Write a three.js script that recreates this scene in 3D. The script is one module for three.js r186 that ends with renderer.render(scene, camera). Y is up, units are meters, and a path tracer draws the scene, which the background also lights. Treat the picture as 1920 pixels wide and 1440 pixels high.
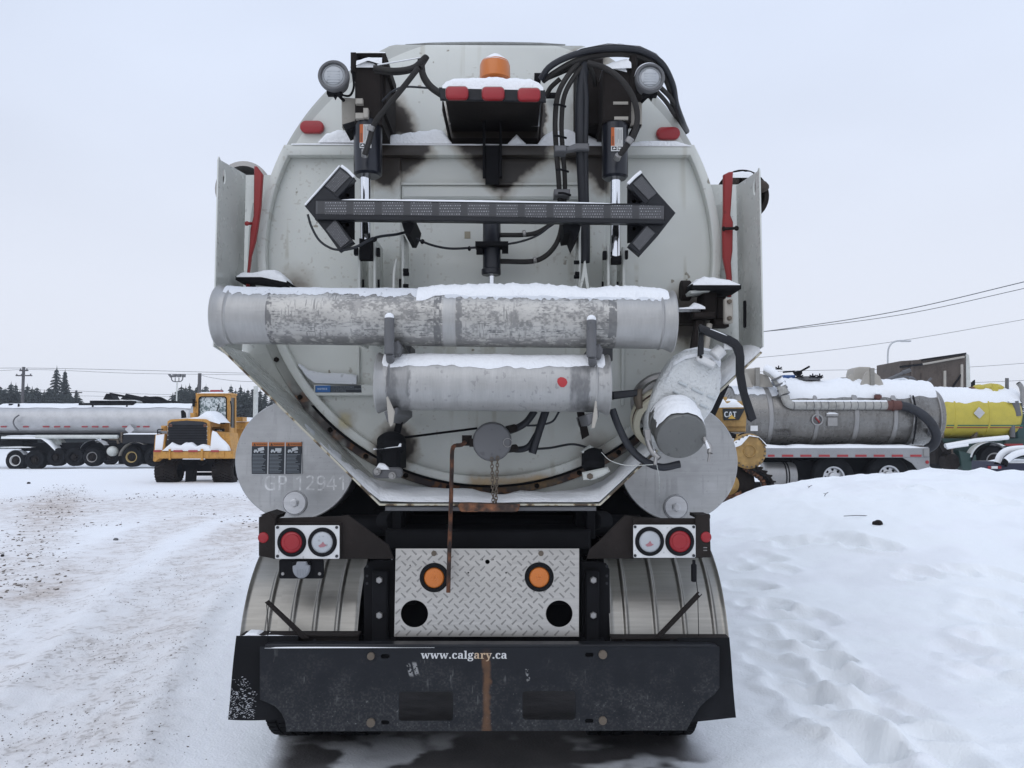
import * as THREE from 'three';
import { mergeGeometries, mergeVertices, toCreasedNormals } from 'three/addons/utils/BufferGeometryUtils.js';
import { RoundedBoxGeometry } from 'three/addons/geometries/RoundedBoxGeometry.js';

// ---------------------------------------------------------------- camera, sky, sun, exposure
const scene = new THREE.Scene();
const F = 1510, EYE = 1.7, PITCH = THREE.MathUtils.degToRad(3.638), CP = Math.cos(PITCH), SP = Math.sin(PITCH);
const camera = new THREE.PerspectiveCamera(THREE.MathUtils.radToDeg(2 * Math.atan(720 / F)), 4 / 3, 0.1, 3000);
camera.position.set(0, EYE, 0); camera.rotation.x = PITCH;
const renderer = new THREE.WebGLRenderer({ antialias: true });
renderer.toneMapping = THREE.LinearToneMapping; renderer.toneMappingExposure = 1.09;
renderer.shadowMap.enabled = true;

// deterministic noise
const hash = (x, y, s = 0) => { let h = Math.imul(x | 0, 374761393) ^ Math.imul(y | 0, 668265263) ^ Math.imul(s | 0, 2147483647 - 58); h = Math.imul(h ^ (h >>> 13), 1274126177); h ^= h >>> 16; return (h >>> 0) / 4294967296; };
const vn = (x, y, s = 0, p = 0) => {
  const xi = Math.floor(x), yi = Math.floor(y); let u = x - xi, v = y - yi; u = u * u * (3 - 2 * u); v = v * v * (3 - 2 * v);
  const w = p ? (k) => ((k % p) + p) % p : (k) => k;
  const x0 = w(xi), x1 = w(xi + 1), y0 = w(yi), y1 = w(yi + 1);
  const a = hash(x0, y0, s), b = hash(x1, y0, s), c = hash(x0, y1, s), d = hash(x1, y1, s);
  return a + (b - a) * u + (c - a) * v + (a - b - c + d) * u * v;
};
const fbm = (x, y, o = 4, s = 0, p = 0) => { let a = 0, m = 0, k = 0.5; for (let i = 0; i < o; i++) { a += k * vn(x, y, s + i * 17, p); m += k; k *= 0.5; x *= 2; y *= 2; p *= 2; } return a / m; };
function rng(seed) { let a = seed >>> 0; return () => { a = (a + 0x6d2b79f5) >>> 0; let t = Math.imul(a ^ (a >>> 15), 1 | a); t = (t + Math.imul(t ^ (t >>> 7), 61 | t)) ^ t; return ((t ^ (t >>> 14)) >>> 0) / 4294967296; }; }
const sm = (a, b, x) => { const t = Math.min(1, Math.max(0, (x - a) / (b - a))); return t * t * (3 - 2 * t); };
const mix = (a, b, t) => a + (b - a) * t;

{ // flat winter overcast
  const W = 512, Hh = 256, d = new Float32Array(W * Hh * 4);
  for (let j = 0; j < Hh; j++) for (let i = 0; i < W; i++) {
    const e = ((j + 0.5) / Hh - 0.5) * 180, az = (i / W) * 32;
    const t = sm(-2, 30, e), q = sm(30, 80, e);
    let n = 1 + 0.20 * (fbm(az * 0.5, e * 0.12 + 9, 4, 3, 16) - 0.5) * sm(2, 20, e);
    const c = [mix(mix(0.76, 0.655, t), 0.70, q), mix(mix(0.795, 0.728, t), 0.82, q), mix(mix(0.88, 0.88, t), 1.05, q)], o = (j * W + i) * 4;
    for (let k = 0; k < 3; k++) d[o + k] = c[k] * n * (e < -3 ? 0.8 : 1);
    d[o + 3] = 1;
  }
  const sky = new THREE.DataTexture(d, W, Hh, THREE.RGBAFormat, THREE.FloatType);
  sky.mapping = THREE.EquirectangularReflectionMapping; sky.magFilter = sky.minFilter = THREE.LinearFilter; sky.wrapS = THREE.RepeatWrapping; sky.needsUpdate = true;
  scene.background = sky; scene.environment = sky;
}
const sun = new THREE.DirectionalLight(0xfffaf4, 0.6);
sun.position.set(-12, 36, 22); sun.target.position.set(0, 0, -8); sun.castShadow = true; sun.shadow.radius = 110;
Object.assign(sun.shadow.camera, { left: -40, right: 40, top: 40, bottom: -40, near: 1, far: 160 });
scene.add(sun, sun.target); sun.name = 'sun';

// ---------------------------------------------------------------- geometry helpers
const V = (x, y, z) => new THREE.Vector3(x, y, z);
// a photograph pixel at world depth z
const P = (px, py, z) => { const dx = (px - 960) / F, dy = (720 - py) / F, t = z / (dy * SP - CP); return V(dx * t, EYE + (dy * CP + SP) * t, z); };
const M = (n, z) => (n * Math.abs(z)) / F;
const used = {};
const numbered = (n) => { const k = (used[n] = (used[n] ?? -1) + 1); return k ? n + '_' + String(k).padStart(3, '0') : n; };
function tag(o, label, category, group, kind) { o.userData = { label }; if (category) o.userData.category = category; if (group) o.userData.group = group; if (kind) o.userData.kind = kind; return o; }
function thing(name, label, category, pos, group) { const o = new THREE.Group(); o.name = numbered(name); o.position.copy(pos); scene.add(o); return tag(o, label, category, group); }
const rootPos = (o) => { while (o.parent && o.parent !== scene) o = o.parent; return o.position; };
function boxUV(g) {
  const p = g.attributes.position, uv = new Float32Array(p.count * 2), a = V(), b = V(), c = V(), n = V();
  for (let i = 0; i < p.count; i += 3) {
    a.fromBufferAttribute(p, i); b.fromBufferAttribute(p, i + 1); c.fromBufferAttribute(p, i + 2);
    n.copy(b).sub(a).cross(c.clone().sub(a)); const x = Math.abs(n.x), y = Math.abs(n.y), z = Math.abs(n.z);
    for (const [k, q] of [[0, a], [1, b], [2, c]]) { const [u, v] = x > y && x > z ? [q.z, q.y] : y > z ? [q.x, q.z] : [q.x, q.y]; uv[(i + k) * 2] = u; uv[(i + k) * 2 + 1] = v; }
  }
  g.setAttribute('uv', new THREE.BufferAttribute(uv, 2));
}
// one named mesh from geometries in world coordinates
function part(name, geos, mat, parent, o = {}) {
  const list = (Array.isArray(geos) ? geos : [geos]).map((g) => {
    let q = g.index ? g.toNonIndexed() : g.clone();
    for (const k of Object.keys(q.attributes)) if (!['position', 'normal', 'uv'].includes(k)) q.deleteAttribute(k);
    q.clearGroups();
    if (!q.attributes.normal) q.computeVertexNormals();
    if (!g.userData.smooth) q = toCreasedNormals(q, o.crease ?? 0.58);
    if (!(g.userData.uv || o.keepUV)) boxUV(q);
    return q;
  });
  const g = list.length > 1 ? mergeGeometries(list) : list[0];
  if (o.planar) { const p = g.attributes.position, uv = g.attributes.uv, b = o.planar; for (let i = 0; i < p.count; i++) uv.setXY(i, (p.getX(i) - b[0]) / b[2], (p.getY(i) - b[1]) / b[3]); }
  const r = parent === scene ? V(0, 0, 0) : rootPos(parent);
  g.translate(-r.x, -r.y, -r.z);
  const m = new THREE.Mesh(g, mat); m.name = name; m.castShadow = m.receiveShadow = true;
  if (o.label) m.userData.label = o.label; if (o.stuff) m.userData.kind = 'stuff';
  parent.add(m); return m;
}
const sub = (name, parent) => { const g = new THREE.Group(); g.name = name; parent.add(g); return g; };
const toShape = (pts, z, C = THREE.Shape) => { const s = new C(); pts.forEach((p, i) => { const w = z === undefined ? V(p[0], p[1], 0) : P(p[0], p[1], z); i ? s.lineTo(w.x, w.y) : s.moveTo(w.x, w.y); }); s.closePath(); return s; };
const arc = (cx, cy, rx, ry, a0 = 0, a1 = 360, n = 40) => { const r = []; const full = Math.abs(a1 - a0) >= 359; for (let i = 0; i < (full ? n : n + 1); i++) { const a = (a0 + ((a1 - a0) * i) / n) * Math.PI / 180; r.push([cx + rx * Math.cos(a), cy - ry * Math.sin(a)]); } return r; };
// outline in pixels at depth z, extruded back by d
function poly(pts, z, d, { bev = 0.003, holes = [], seg = 1 } = {}) {
  const s = toShape(pts, z); for (const h of holes) s.holes.push(toShape(h, z, THREE.Path));
  const b = Math.min(bev, d * 0.45);
  const g = new THREE.ExtrudeGeometry(s, { depth: d - 2 * b, bevelEnabled: b > 0, bevelThickness: b, bevelSize: b, bevelOffset: -b, bevelSegments: seg, curveSegments: 4 });
  g.translate(0, 0, z - d + b); return g;
}
const rect = (x0, y0, x1, y1, r = 0) => r ? [...arc(x1 - r, y0 + r, r, r, 0, 90, 5), ...arc(x0 + r, y0 + r, r, r, 90, 180, 5), ...arc(x0 + r, y1 - r, r, r, 180, 270, 5), ...arc(x1 - r, y1 - r, r, r, 270, 360, 5)] : [[x0, y0], [x1, y0], [x1, y1], [x0, y1]];
const bx = (x0, y0, x1, y1, z, d, bev = 0.003) => poly(rect(x0, y0, x1, y1), z, d, { bev });
const wb = (cx, cy, cz, sx, sy, sz, r = 0.004) => { const g = new RoundedBoxGeometry(sx, sy, sz, 1, Math.min(r, sx * 0.45, sy * 0.45, sz * 0.45)); g.translate(cx, cy, cz); return g; };
// outline in the plane x = const: points [z, y]
function side(pts, x, th, holes = []) {
  const s = toShape(pts.map(([z, y]) => [-z, y])); for (const h of holes) s.holes.push(toShape(h.map(([z, y]) => [-z, y]), undefined, THREE.Path));
  const g = new THREE.ExtrudeGeometry(s, { depth: th - 0.003, bevelEnabled: true, bevelThickness: 0.0015, bevelSize: 0.0015, bevelOffset: -0.0015, bevelSegments: 1, curveSegments: 6 });
  g.rotateY(Math.PI / 2); g.translate(x - th / 2, 0, 0); return g;
}
// a bent sheet: polyline in pixels at z, given thickness, extruded back
function strip(pts, z, d, th) {
  const w = pts.map((p) => P(p[0], p[1], z)), L = [], R = [];
  w.forEach((p, i) => { const a = w[Math.max(0, i - 1)], b = w[Math.min(w.length - 1, i + 1)]; const t = V(b.x - a.x, b.y - a.y, 0).normalize(); L.push([p.x - t.y * th / 2, p.y + t.x * th / 2]); R.unshift([p.x + t.y * th / 2, p.y - t.x * th / 2]); });
  const g = new THREE.ExtrudeGeometry(toShape([...L, ...R]), { depth: d, bevelEnabled: false }); g.translate(0, 0, z - d); return g;
}
const pts3 = (a) => a.map((p) => (p.isVector3 ? p : P(p[0], p[1], p[2])));
function tube(a, r, n = 10, seg) {
  const p = pts3(a), c = p.length > 2 ? new THREE.CatmullRomCurve3(p, false, 'centripetal') : new THREE.LineCurve3(p[0], p[1]);
  const g = new THREE.TubeGeometry(c, seg ?? Math.max(2, (p.length - 1) * 8), r, n); g.userData.smooth = true; return g;
}
function lat(prof, A, dir, seg = 32) {
  const g = new THREE.LatheGeometry(prof.map(([r, h]) => new THREE.Vector2(Math.max(r, 1e-5), h)), seg);
  g.applyQuaternion(new THREE.Quaternion().setFromUnitVectors(V(0, 1, 0), dir.clone().normalize())); g.translate(A.x, A.y, A.z); return g;
}
const cyl = (A, B, r, seg = 20, b = Math.min(r * 0.15, 0.004)) => { const L = A.distanceTo(B); return lat([[0, 0], [r - b, 0], [r, b], [r, L - b], [r - b, L], [0, L]], A, B.clone().sub(A), seg); };
const rod = (a, b, r, seg = 12) => cyl(P(...a), P(...b), r, seg);
// disc-like thing facing the camera: profile [[radius px, metres towards camera]]
const face = (px, py, z, prof, seg = 32) => { const A = P(px, py, z); return lat(prof.map(([r, h]) => [M(r, z), h]), A, V(0, 0, 1), seg); };
const disc = (px, py, r, z, d, seg = 28) => face(px, py, z, [[0, -d], [r, -d], [r, -0.35 * Math.min(d, 0.012)], [r * 0.97, 0], [0, 0]], seg);
const ring = (px, py, r0, r1, z, d, seg = 40) => face(px, py, z, [[r0, -d], [r1, -d], [r1, -0.004], [r1 - 1, 0], [r0 + 1, 0], [r0, -0.004], [r0, -d]], seg);
const hex = (px, py, r, z, d) => { const g = face(px, py, z, [[0, 0], [r, 0], [r, d * 0.8], [r * 0.8, d], [0, d]], 6); return g; };
const sphereG = (c, sx, sy, sz, n = 16) => { const g = new THREE.SphereGeometry(1, n, Math.ceil(n * 0.7)); g.scale(sx, sy, sz); g.translate(c.x, c.y, c.z); g.userData.smooth = true; return g; };
function gridGeo(nu, nv, fn) {
  const pos = [], idx = [];
  for (let i = 0; i <= nu; i++) for (let j = 0; j <= nv; j++) { const p = fn(i / nu, j / nv); pos.push(p.x, p.y, p.z); }
  for (let i = 0; i < nu; i++) for (let j = 0; j < nv; j++) { const a = i * (nv + 1) + j, b = a + nv + 1; idx.push(a, a + 1, b, b, a + 1, b + 1); }
  const g = new THREE.BufferGeometry(); g.setAttribute('position', new THREE.Float32BufferAttribute(pos, 3)); g.setIndex(idx); g.computeVertexNormals(); g.userData.smooth = true; return g;
}
const along = (pts, t) => { // piecewise interpolation of rows
  const f = t * (pts.length - 1), i = Math.min(pts.length - 2, Math.floor(f)), u = f - i; return pts[i].map((v, k) => mix(v, pts[i + 1][k], u));
};
const atX = (pts, x) => { for (let i = 0; i < pts.length - 1; i++) if (x <= pts[i + 1][0]) return mix(pts[i][1], pts[i + 1][1], (x - pts[i][0]) / (pts[i + 1][0] - pts[i][0])); return pts[pts.length - 1][1]; };
// snow lying on a ledge: top outline in pixels, base height in pixels, front depth z, depth d
function snowHeap(top, base, z, d, n = 48, sd = 1) {
  const x0 = top[0][0], x1 = top[top.length - 1][0], by = typeof base === 'number' ? () => base : (x) => atX(base, x);
  return gridGeo(n, 14, (u, v) => {
    const x = mix(x0, x1, u), a = Math.PI * v, zc = z - d / 2, b = P(x, by(x), z), t = P(x, atX(top, x), by(x) < 816 ? z - d * 0.14 : z - d * 0.6);
    const h = Math.max(0.001, t.y - b.y) * (1 + 0.18 * (fbm(x * 0.12, v * 3, 3, sd) - 0.5));
    return V(b.x + 0.006 * (fbm(x * 0.2, v * 4, 2, sd + 5) - 0.5), b.y - 0.004 + h * Math.pow(Math.sin(a), 0.55), zc + (d / 2) * Math.sign(Math.cos(a)) * Math.pow(Math.abs(Math.cos(a)), 0.8));
  });
}
// snow lying along a round bar from A to B
function barSnow(A, B, R, tf, a1 = 60, a2 = 60, n = 60, sd = 3) {
  const d = B.clone().sub(A).normalize(), up = V(0, 1, 0).addScaledVector(d, -d.y).normalize(), fw = d.clone().cross(up).normalize(); if (fw.z < 0) fw.negate();
  const f1 = typeof a1 === 'number' ? () => a1 : a1;
  return gridGeo(n, 14, (u, v) => {
    const th = (mix(-a2, f1(u), v) * Math.PI) / 180, t = tf(u) * Math.pow(Math.sin(Math.PI * v), 0.7) * (0.65 + 0.5 * fbm(u * 40, v * 4, 4, sd) + 0.25 * fbm(u * 9, v * 2, 2, sd + 2)) + 0.0012, r = R + t;
    return A.clone().lerp(B, u).addScaledVector(up, r * Math.cos(th)).addScaledVector(fw, r * Math.sin(th));
  });
}
// ---------------------------------------------------------------- textures and materials
function tex(w, h, fn, { srgb = true, size = 1, sy } = {}) { // fn -> linear grey/rgb 0..1
  const d = new Uint8Array(w * h * 4), enc = srgb ? (c) => 255 * (c <= 0.0031308 ? c * 12.92 : 1.055 * Math.pow(c, 1 / 2.4) - 0.055) : (c) => c * 255;
  for (let j = 0; j < h; j++) for (let i = 0; i < w; i++) { const c = fn(i / w, j / h, i, j), o = (j * w + i) * 4, a = typeof c === 'number' ? [c, c, c] : c; for (let k = 0; k < 3; k++) d[o + k] = Math.max(0, Math.min(255, enc(a[k]))); d[o + 3] = 255; }
  const t = new THREE.DataTexture(d, w, h); t.magFilter = THREE.LinearFilter; t.wrapS = t.wrapT = THREE.RepeatWrapping; t.repeat.set(1 / size, 1 / (sy ?? size)); if (srgb) t.colorSpace = THREE.SRGBColorSpace; t.needsUpdate = true; return t;
}
function canvas(w, h, draw) { const c = document.createElement('canvas'); c.width = w; c.height = h; draw(c.getContext('2d'), w, h); const t = new THREE.CanvasTexture(c); t.colorSpace = THREE.SRGBColorSpace; return t; }
const std = (color, rough, metal = 0, o = {}) => new (o.specularIntensity ? THREE.MeshPhysicalMaterial : THREE.MeshStandardMaterial)({ color: new THREE.Color().setRGB(...color), roughness: rough, metalness: metal, ...o });
const W1 = [1, 1, 1];
const tMottle = tex(512, 512, (u, v) => 0.80 + 0.2 * fbm(u * 8, v * 8, 5, 1, 8) + (fbm(u * 64, v * 64, 2, 9, 64) > 0.83 ? -0.25 : 0), { size: 1.3 });
const tRough = tex(512, 512, (u, v) => 0.6 + 0.55 * (fbm(u * 10, v * 10, 5, 4, 10) - 0.4), { srgb: false, size: 1.1 });
const tDust = tex(512, 512, (u, v) => { const a = fbm(u * 6, v * 6, 4, 11, 6), s = fbm(u * 90, v * 90, 2, 5, 90); return 0.55 + 0.7 * a * a + (s > 0.8 ? 1.6 * (s - 0.8) * 4 : 0) * a; }, { size: 0.9 });
const tBrush = tex(512, 512, (u, v) => 0.80 + 0.22 * fbm(u * 6, v * 128, 3, 7, 0) - 0.14 * fbm(u * 5, v * 5, 4, 8, 5), { size: 1.2 });
const tBrushR = tex(256, 256, (u, v) => 0.75 + 0.4 * (fbm(u * 5, v * 64, 3, 27) - 0.4), { srgb: false, size: 1.2 });
const tRust = tex(512, 512, (u, v) => { const n = fbm(u * 9, v * 9, 5, 21, 9), k = fbm(u * 40, v * 40, 3, 22, 40), t = sm(0.35, 0.7, n); return [mix(0.045, 0.21, t) * (0.6 + 0.8 * k), mix(0.03, 0.088, t) * (0.6 + 0.8 * k), mix(0.024, 0.042, t) * (0.6 + 0.8 * k)]; }, { size: 0.45 });
const tBump = tex(512, 512, (u, v) => fbm(u * 24, v * 24, 5, 31, 24), { srgb: false, size: 0.5 });
const tSnowB = tex(512, 512, (u, v) => 0.7 * fbm(u * 10, v * 10, 5, 41, 10) + 0.3 * fbm(u * 80, v * 80, 2, 42, 80), { srgb: false, size: 0.8 });
const tGrime = tex(512, 512, (u, v) => { const n = fbm(u * 5, v * 5, 5, 15, 5), d = fbm(u * 40, v * 6, 4, 16, 0), k = fbm(u * 50, v * 50, 3, 17, 50), a = sm(0.5, 0.72, n * 0.6 + d * 0.3 + k * 0.2) * 0.38; return [mix(0.95 - 0.2 * k, 0.30, a), mix(0.95 - 0.2 * k, 0.27, a), mix(0.95 - 0.2 * k, 0.24, a)]; }, { size: 2.3 });
const mat = {
  paint: std([0.635, 0.65, 0.61], 0.42, 0, { map: tMottle, roughnessMap: tRough }),
  paint2: null,
  beige: std([0.42, 0.39, 0.34], 0.6, 0, { map: tMottle }),
  black: std([0.018, 0.019, 0.023], 0.62, 0, { map: tDust, roughnessMap: tRough, specularIntensity: 0.6 }),
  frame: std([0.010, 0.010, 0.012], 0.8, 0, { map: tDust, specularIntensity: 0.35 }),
  gloss: std([0.012, 0.014, 0.022], 0.28, 0, { map: tDust }),
  brown: std([0.026, 0.021, 0.019], 0.85, 0, { map: tDust, bumpMap: tBump, bumpScale: 0.002, specularIntensity: 0.4 }),
  rubber: std([0.012, 0.0125, 0.0145], 0.88, 0, { map: tDust, bumpMap: tBump, bumpScale: 0.001, specularIntensity: 0.4 }),
  hose: std([0.044, 0.041, 0.039], 0.8, 0, { map: tDust, bumpMap: tBump, bumpScale: 0.0015, specularIntensity: 0.5 }),
  hoseBlack: std([0.018, 0.02, 0.027], 0.55, 0, { map: tDust }),
  grey: std([0.13, 0.13, 0.135], 0.6, 0, { map: tMottle }),
  rust: std(W1, 0.9, 0, { map: tRust, bumpMap: tBump, bumpScale: 0.003 }),
  alu: std([0.64, 0.64, 0.65], 0.46, 0.85, { map: tBrush, roughnessMap: tBrushR }),
  stain: std([0.34, 0.325, 0.295], 0.5, 0.9, { map: tBrush, roughnessMap: tBrushR }),
  chrome: std([0.82, 0.83, 0.85], 0.1, 1),
  steel: std([0.36, 0.35, 0.34], 0.45, 0.8, { map: tMottle }),
  bolt: std([0.16, 0.13, 0.10], 0.7, 0.4, { map: tMottle }),
  redLens: new THREE.MeshPhysicalMaterial({ color: new THREE.Color().setRGB(0.30, 0.008, 0.014), roughness: 0.4, clearcoat: 0.15 }),
  amber: new THREE.MeshPhysicalMaterial({ color: new THREE.Color().setRGB(0.55, 0.15, 0.014), roughness: 0.35, clearcoat: 0.3 }),
  clear: new THREE.MeshPhysicalMaterial({ color: new THREE.Color().setRGB(0.46, 0.48, 0.50), roughness: 0.3, clearcoat: 0.3, map: tMottle }),
  redPaint: std([0.30, 0.022, 0.022], 0.5, 0, { map: tMottle }),
  snow: std([0.86, 0.87, 0.885], 0.95, 0, { bumpMap: tSnowB, bumpScale: 0.012 }),
  frost: std([0.74, 0.76, 0.79], 0.85, 0, { map: tMottle, bumpMap: tSnowB, bumpScale: 0.006 }),
  yellow: std([0.62, 0.31, 0.06], 0.55, 0, { map: tGrime }),
  white: std([0.74, 0.74, 0.73], 0.5, 0, { map: tMottle }),
  edge: std([0.9, 0.9, 0.9], 0.8, 0, { map: tex(256, 256, (u, v) => { const n = fbm(u * 14, v * 14, 5, 71, 14); return n > 0.56 ? [0.09, 0.065, 0.045] : n > 0.47 ? [0.30, 0.24, 0.15] : [0.5, 0.47, 0.38]; }, { size: 0.6 }) }),
  tank: std([0.25, 0.24, 0.225], 0.47, 0.5, { map: tGrime, roughnessMap: tRough }),
};
mat.paint2 = mat.paint;
// ---------------------------------------------------------------- the ground
const gnd = (px, py) => { const dx = (px - 960) / F, dy = (720 - py) / F, vy = dy * CP + SP, t = -EYE / vy; return [dx * t, (dy * SP - CP) * t]; };
const segDist = (p, a, b) => { const dx = b[0] - a[0], dz = b[1] - a[1], t = Math.max(0, Math.min(1, ((p[0] - a[0]) * dx + (p[1] - a[1]) * dz) / (dx * dx + dz * dz))), qx = p[0] - a[0] - dx * t, qz = p[1] - a[1] - dz * t; return [Math.hypot(qx, qz), Math.sign(dx * (p[1] - a[1]) - dz * (p[0] - a[0]))]; };
const ridge = [[480, 1060], [432, 1110], [368, 1176], [335, 1238], [285, 1315], [258, 1380], [248, 1440], [235, 1600]].map((p) => gnd(...p));
const prints = [];
{
  const r = rng(77);
  const trail = (list, n, wdt, sz) => { for (let i = 0; i < n; i++) { const [px, py] = along(list, (i + 0.5) / n), g = gnd(px + (r() - 0.5) * wdt, py + (r() - 0.5) * wdt * 0.35); prints.push([g[0], g[1], sz * (0.75 + 0.5 * r()), 0.8 + r() * 0.5 - 0.5, 0.030 + 0.03 * r()]); } };
  trail([[1385, 1075], [1470, 1180], [1560, 1260], [1640, 1330], [1760, 1420]], 30, 70, 0.13);
  trail([[1420, 1130], [1500, 1290], [1600, 1370], [1660, 1440]], 22, 60, 0.14);
  trail([[1440, 1090], [1560, 1110], [1670, 1135]], 10, 16, 0.12);
  trail([[1790, 1262], [1850, 1235], [1890, 1190], [1880, 1240], [1860, 1300], [1910, 1220]], 9, 30, 0.16);
  trail([[1650, 1060], [1780, 1085], [1900, 1095]], 7, 20, 0.1);
  trail([[1690, 1160], [1790, 1160], [1900, 1170]], 6, 14, 0.1);
}
const wheelA = [[20, 1520], [70, 1430], [135, 1330], [215, 1230], [300, 1135], [385, 1055], [470, 985]].map((p) => gnd(...p)), wheelB = [[-330, 1440], [-140, 1300], [0, 1195], [120, 1100], [250, 1015], [400, 952]].map((p) => gnd(...p));
const near = (L, x, z) => { let t = 9; for (let i = 0; i < L.length - 1; i++) t = Math.min(t, segDist([x, z], L[i], L[i + 1])[0]); return t; };
const BANK = [[1.1, 0], [2, 0.24], [3.06, 0.58], [3.4, 0.73], [3.8, 0.91], [4.3, 1.03], [5.2, 1.12], [6.2, 1.18], [9, 1.12], [60, 1.0]];
function bank(x, z) {
  const d = -z, top = x < 1 ? 0 : atX(BANK, x + 0.2 * (fbm(d * 0.5, 3, 2, 66) - 0.5)), up = Math.pow(sm(4.2, 11.6, d), 0.9), dn = 1 - sm(12.1, 15.5, d);
  return top * up * dn * (1 + 0.14 * (fbm(x * 0.7, d * 0.7, 3, 61) - 0.5) + 0.10 * (fbm(x * 1.9, d * 1.9, 3, 62) - 0.5) + 0.07 * sm(8, 11, d) * (fbm(x * 4.5, d * 4.5, 3, 63) - 0.5));
}
function height(x, z, fine = true) {
  const d = -z; let h = bank(x, z);
  const right = sm(0.9, 1.8, x), left = 1 - sm(-2.2, -1.2, x);
  h += 0.05 * (fbm(x * 0.45, z * 0.45, 3, 51) - 0.5) * sm(3, 9, d);
  h += 0.22 * Math.exp(-Math.pow((d - 34 - 2 * fbm(x * 0.3, 2, 2, 47)) / 3.2, 2)) * sm(-4, -9, x) * (0.5 + fbm(x * 0.5, d * 0.3, 3, 48));
  if (d > 45) return h;
  if (fine) {
    h += right * (0.008 * (fbm(x * 9, z * 9, 4, 50) - 0.5) * (1 - sm(9, 14, d)) + 0.04 * (fbm(x * 2.2, z * 2.2, 4, 52) - 0.5) + 0.05 * (fbm(x * 0.8, z * 0.8, 3, 57) - 0.5) + 0.022 * sm(0.5, 0.75, fbm(x * 4 + z, z * 4, 3, 58)) * (1 - sm(5, 8, d)));
    if (x < -1.5 && x > -7 && d < 16) { const a = near(wheelA, x, z), b = near(wheelB, x, z), q = (w) => -0.022 * Math.exp(-Math.pow(w / 0.38, 4)) + 0.012 * Math.exp(-Math.pow((w - 0.52) / 0.12, 2)); h += (q(a) + q(b)) * (0.6 + 0.8 * fbm(x * 1.7, z * 1.7, 2, 45)) + 0.008 * (Math.exp(-Math.pow(a / 0.4, 4)) + Math.exp(-Math.pow(b / 0.4, 4))) * (fbm(a * 30, z * 3, 2, 46) - 0.5); }
    h += left * (0.016 * (fbm(x * 5, z * 2.4, 4, 53) - 0.5) + 0.01 * (fbm(x * 14, z * 14, 3, 54) - 0.5));
    if (x < -0.8 && x > -5 && d < 9) {
      let best = [9, 1]; for (let i = 0; i < ridge.length - 1; i++) { const s = segDist([x, z], ridge[i], ridge[i + 1]); if (s[0] < best[0]) best = s; }
      const toTruck = x > atX(ridge.map((p) => [-p[1], p[0]]).sort((a, b) => a[0] - b[0]), d), s = best[0];
      h += toTruck ? 0.026 * Math.exp(-Math.pow(s / 0.11, 2)) + 0.012 * (fbm(x * 3, z * 3, 3, 59) - 0.5) + 0.01 : 0.036 * Math.exp(-Math.pow(s / 0.42, 2));
    }
    // trodden snow and bare dirt under the parked truck
    const under = sm(-1.42, -1.15, x + 0.2 * (fbm(z * 3, x, 2, 91) - 0.5)) * (1 - sm(0.85, 1.15, x + 0.3 * (fbm(z * 3, x, 2, 92) - 0.5)));
    h += under * (0.03 * (fbm(x * 3.5, z * 6, 4, 93) - 0.5) - 0.015);
    for (const [fx, fz, s, a, dep] of prints) {
      const dx = x - fx, dz = z - fz; if (Math.abs(dx) > s * 4 || Math.abs(dz) > s * 4) continue;
      const u = (dx * Math.cos(a) - dz * Math.sin(a)) / s, v = (dx * Math.sin(a) + dz * Math.cos(a)) / (s * 1.9), q = Math.hypot(u, v) + 0.5 * (fbm(x * 7, z * 7, 3, 71) - 0.5);
      h -= 0.9 * dep * (1 - sm(0.52, 0.98, q)) - 0.28 * dep * Math.exp(-Math.pow((q - 1.15) / 0.25, 2));
    }
  }
  return h;
}
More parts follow.
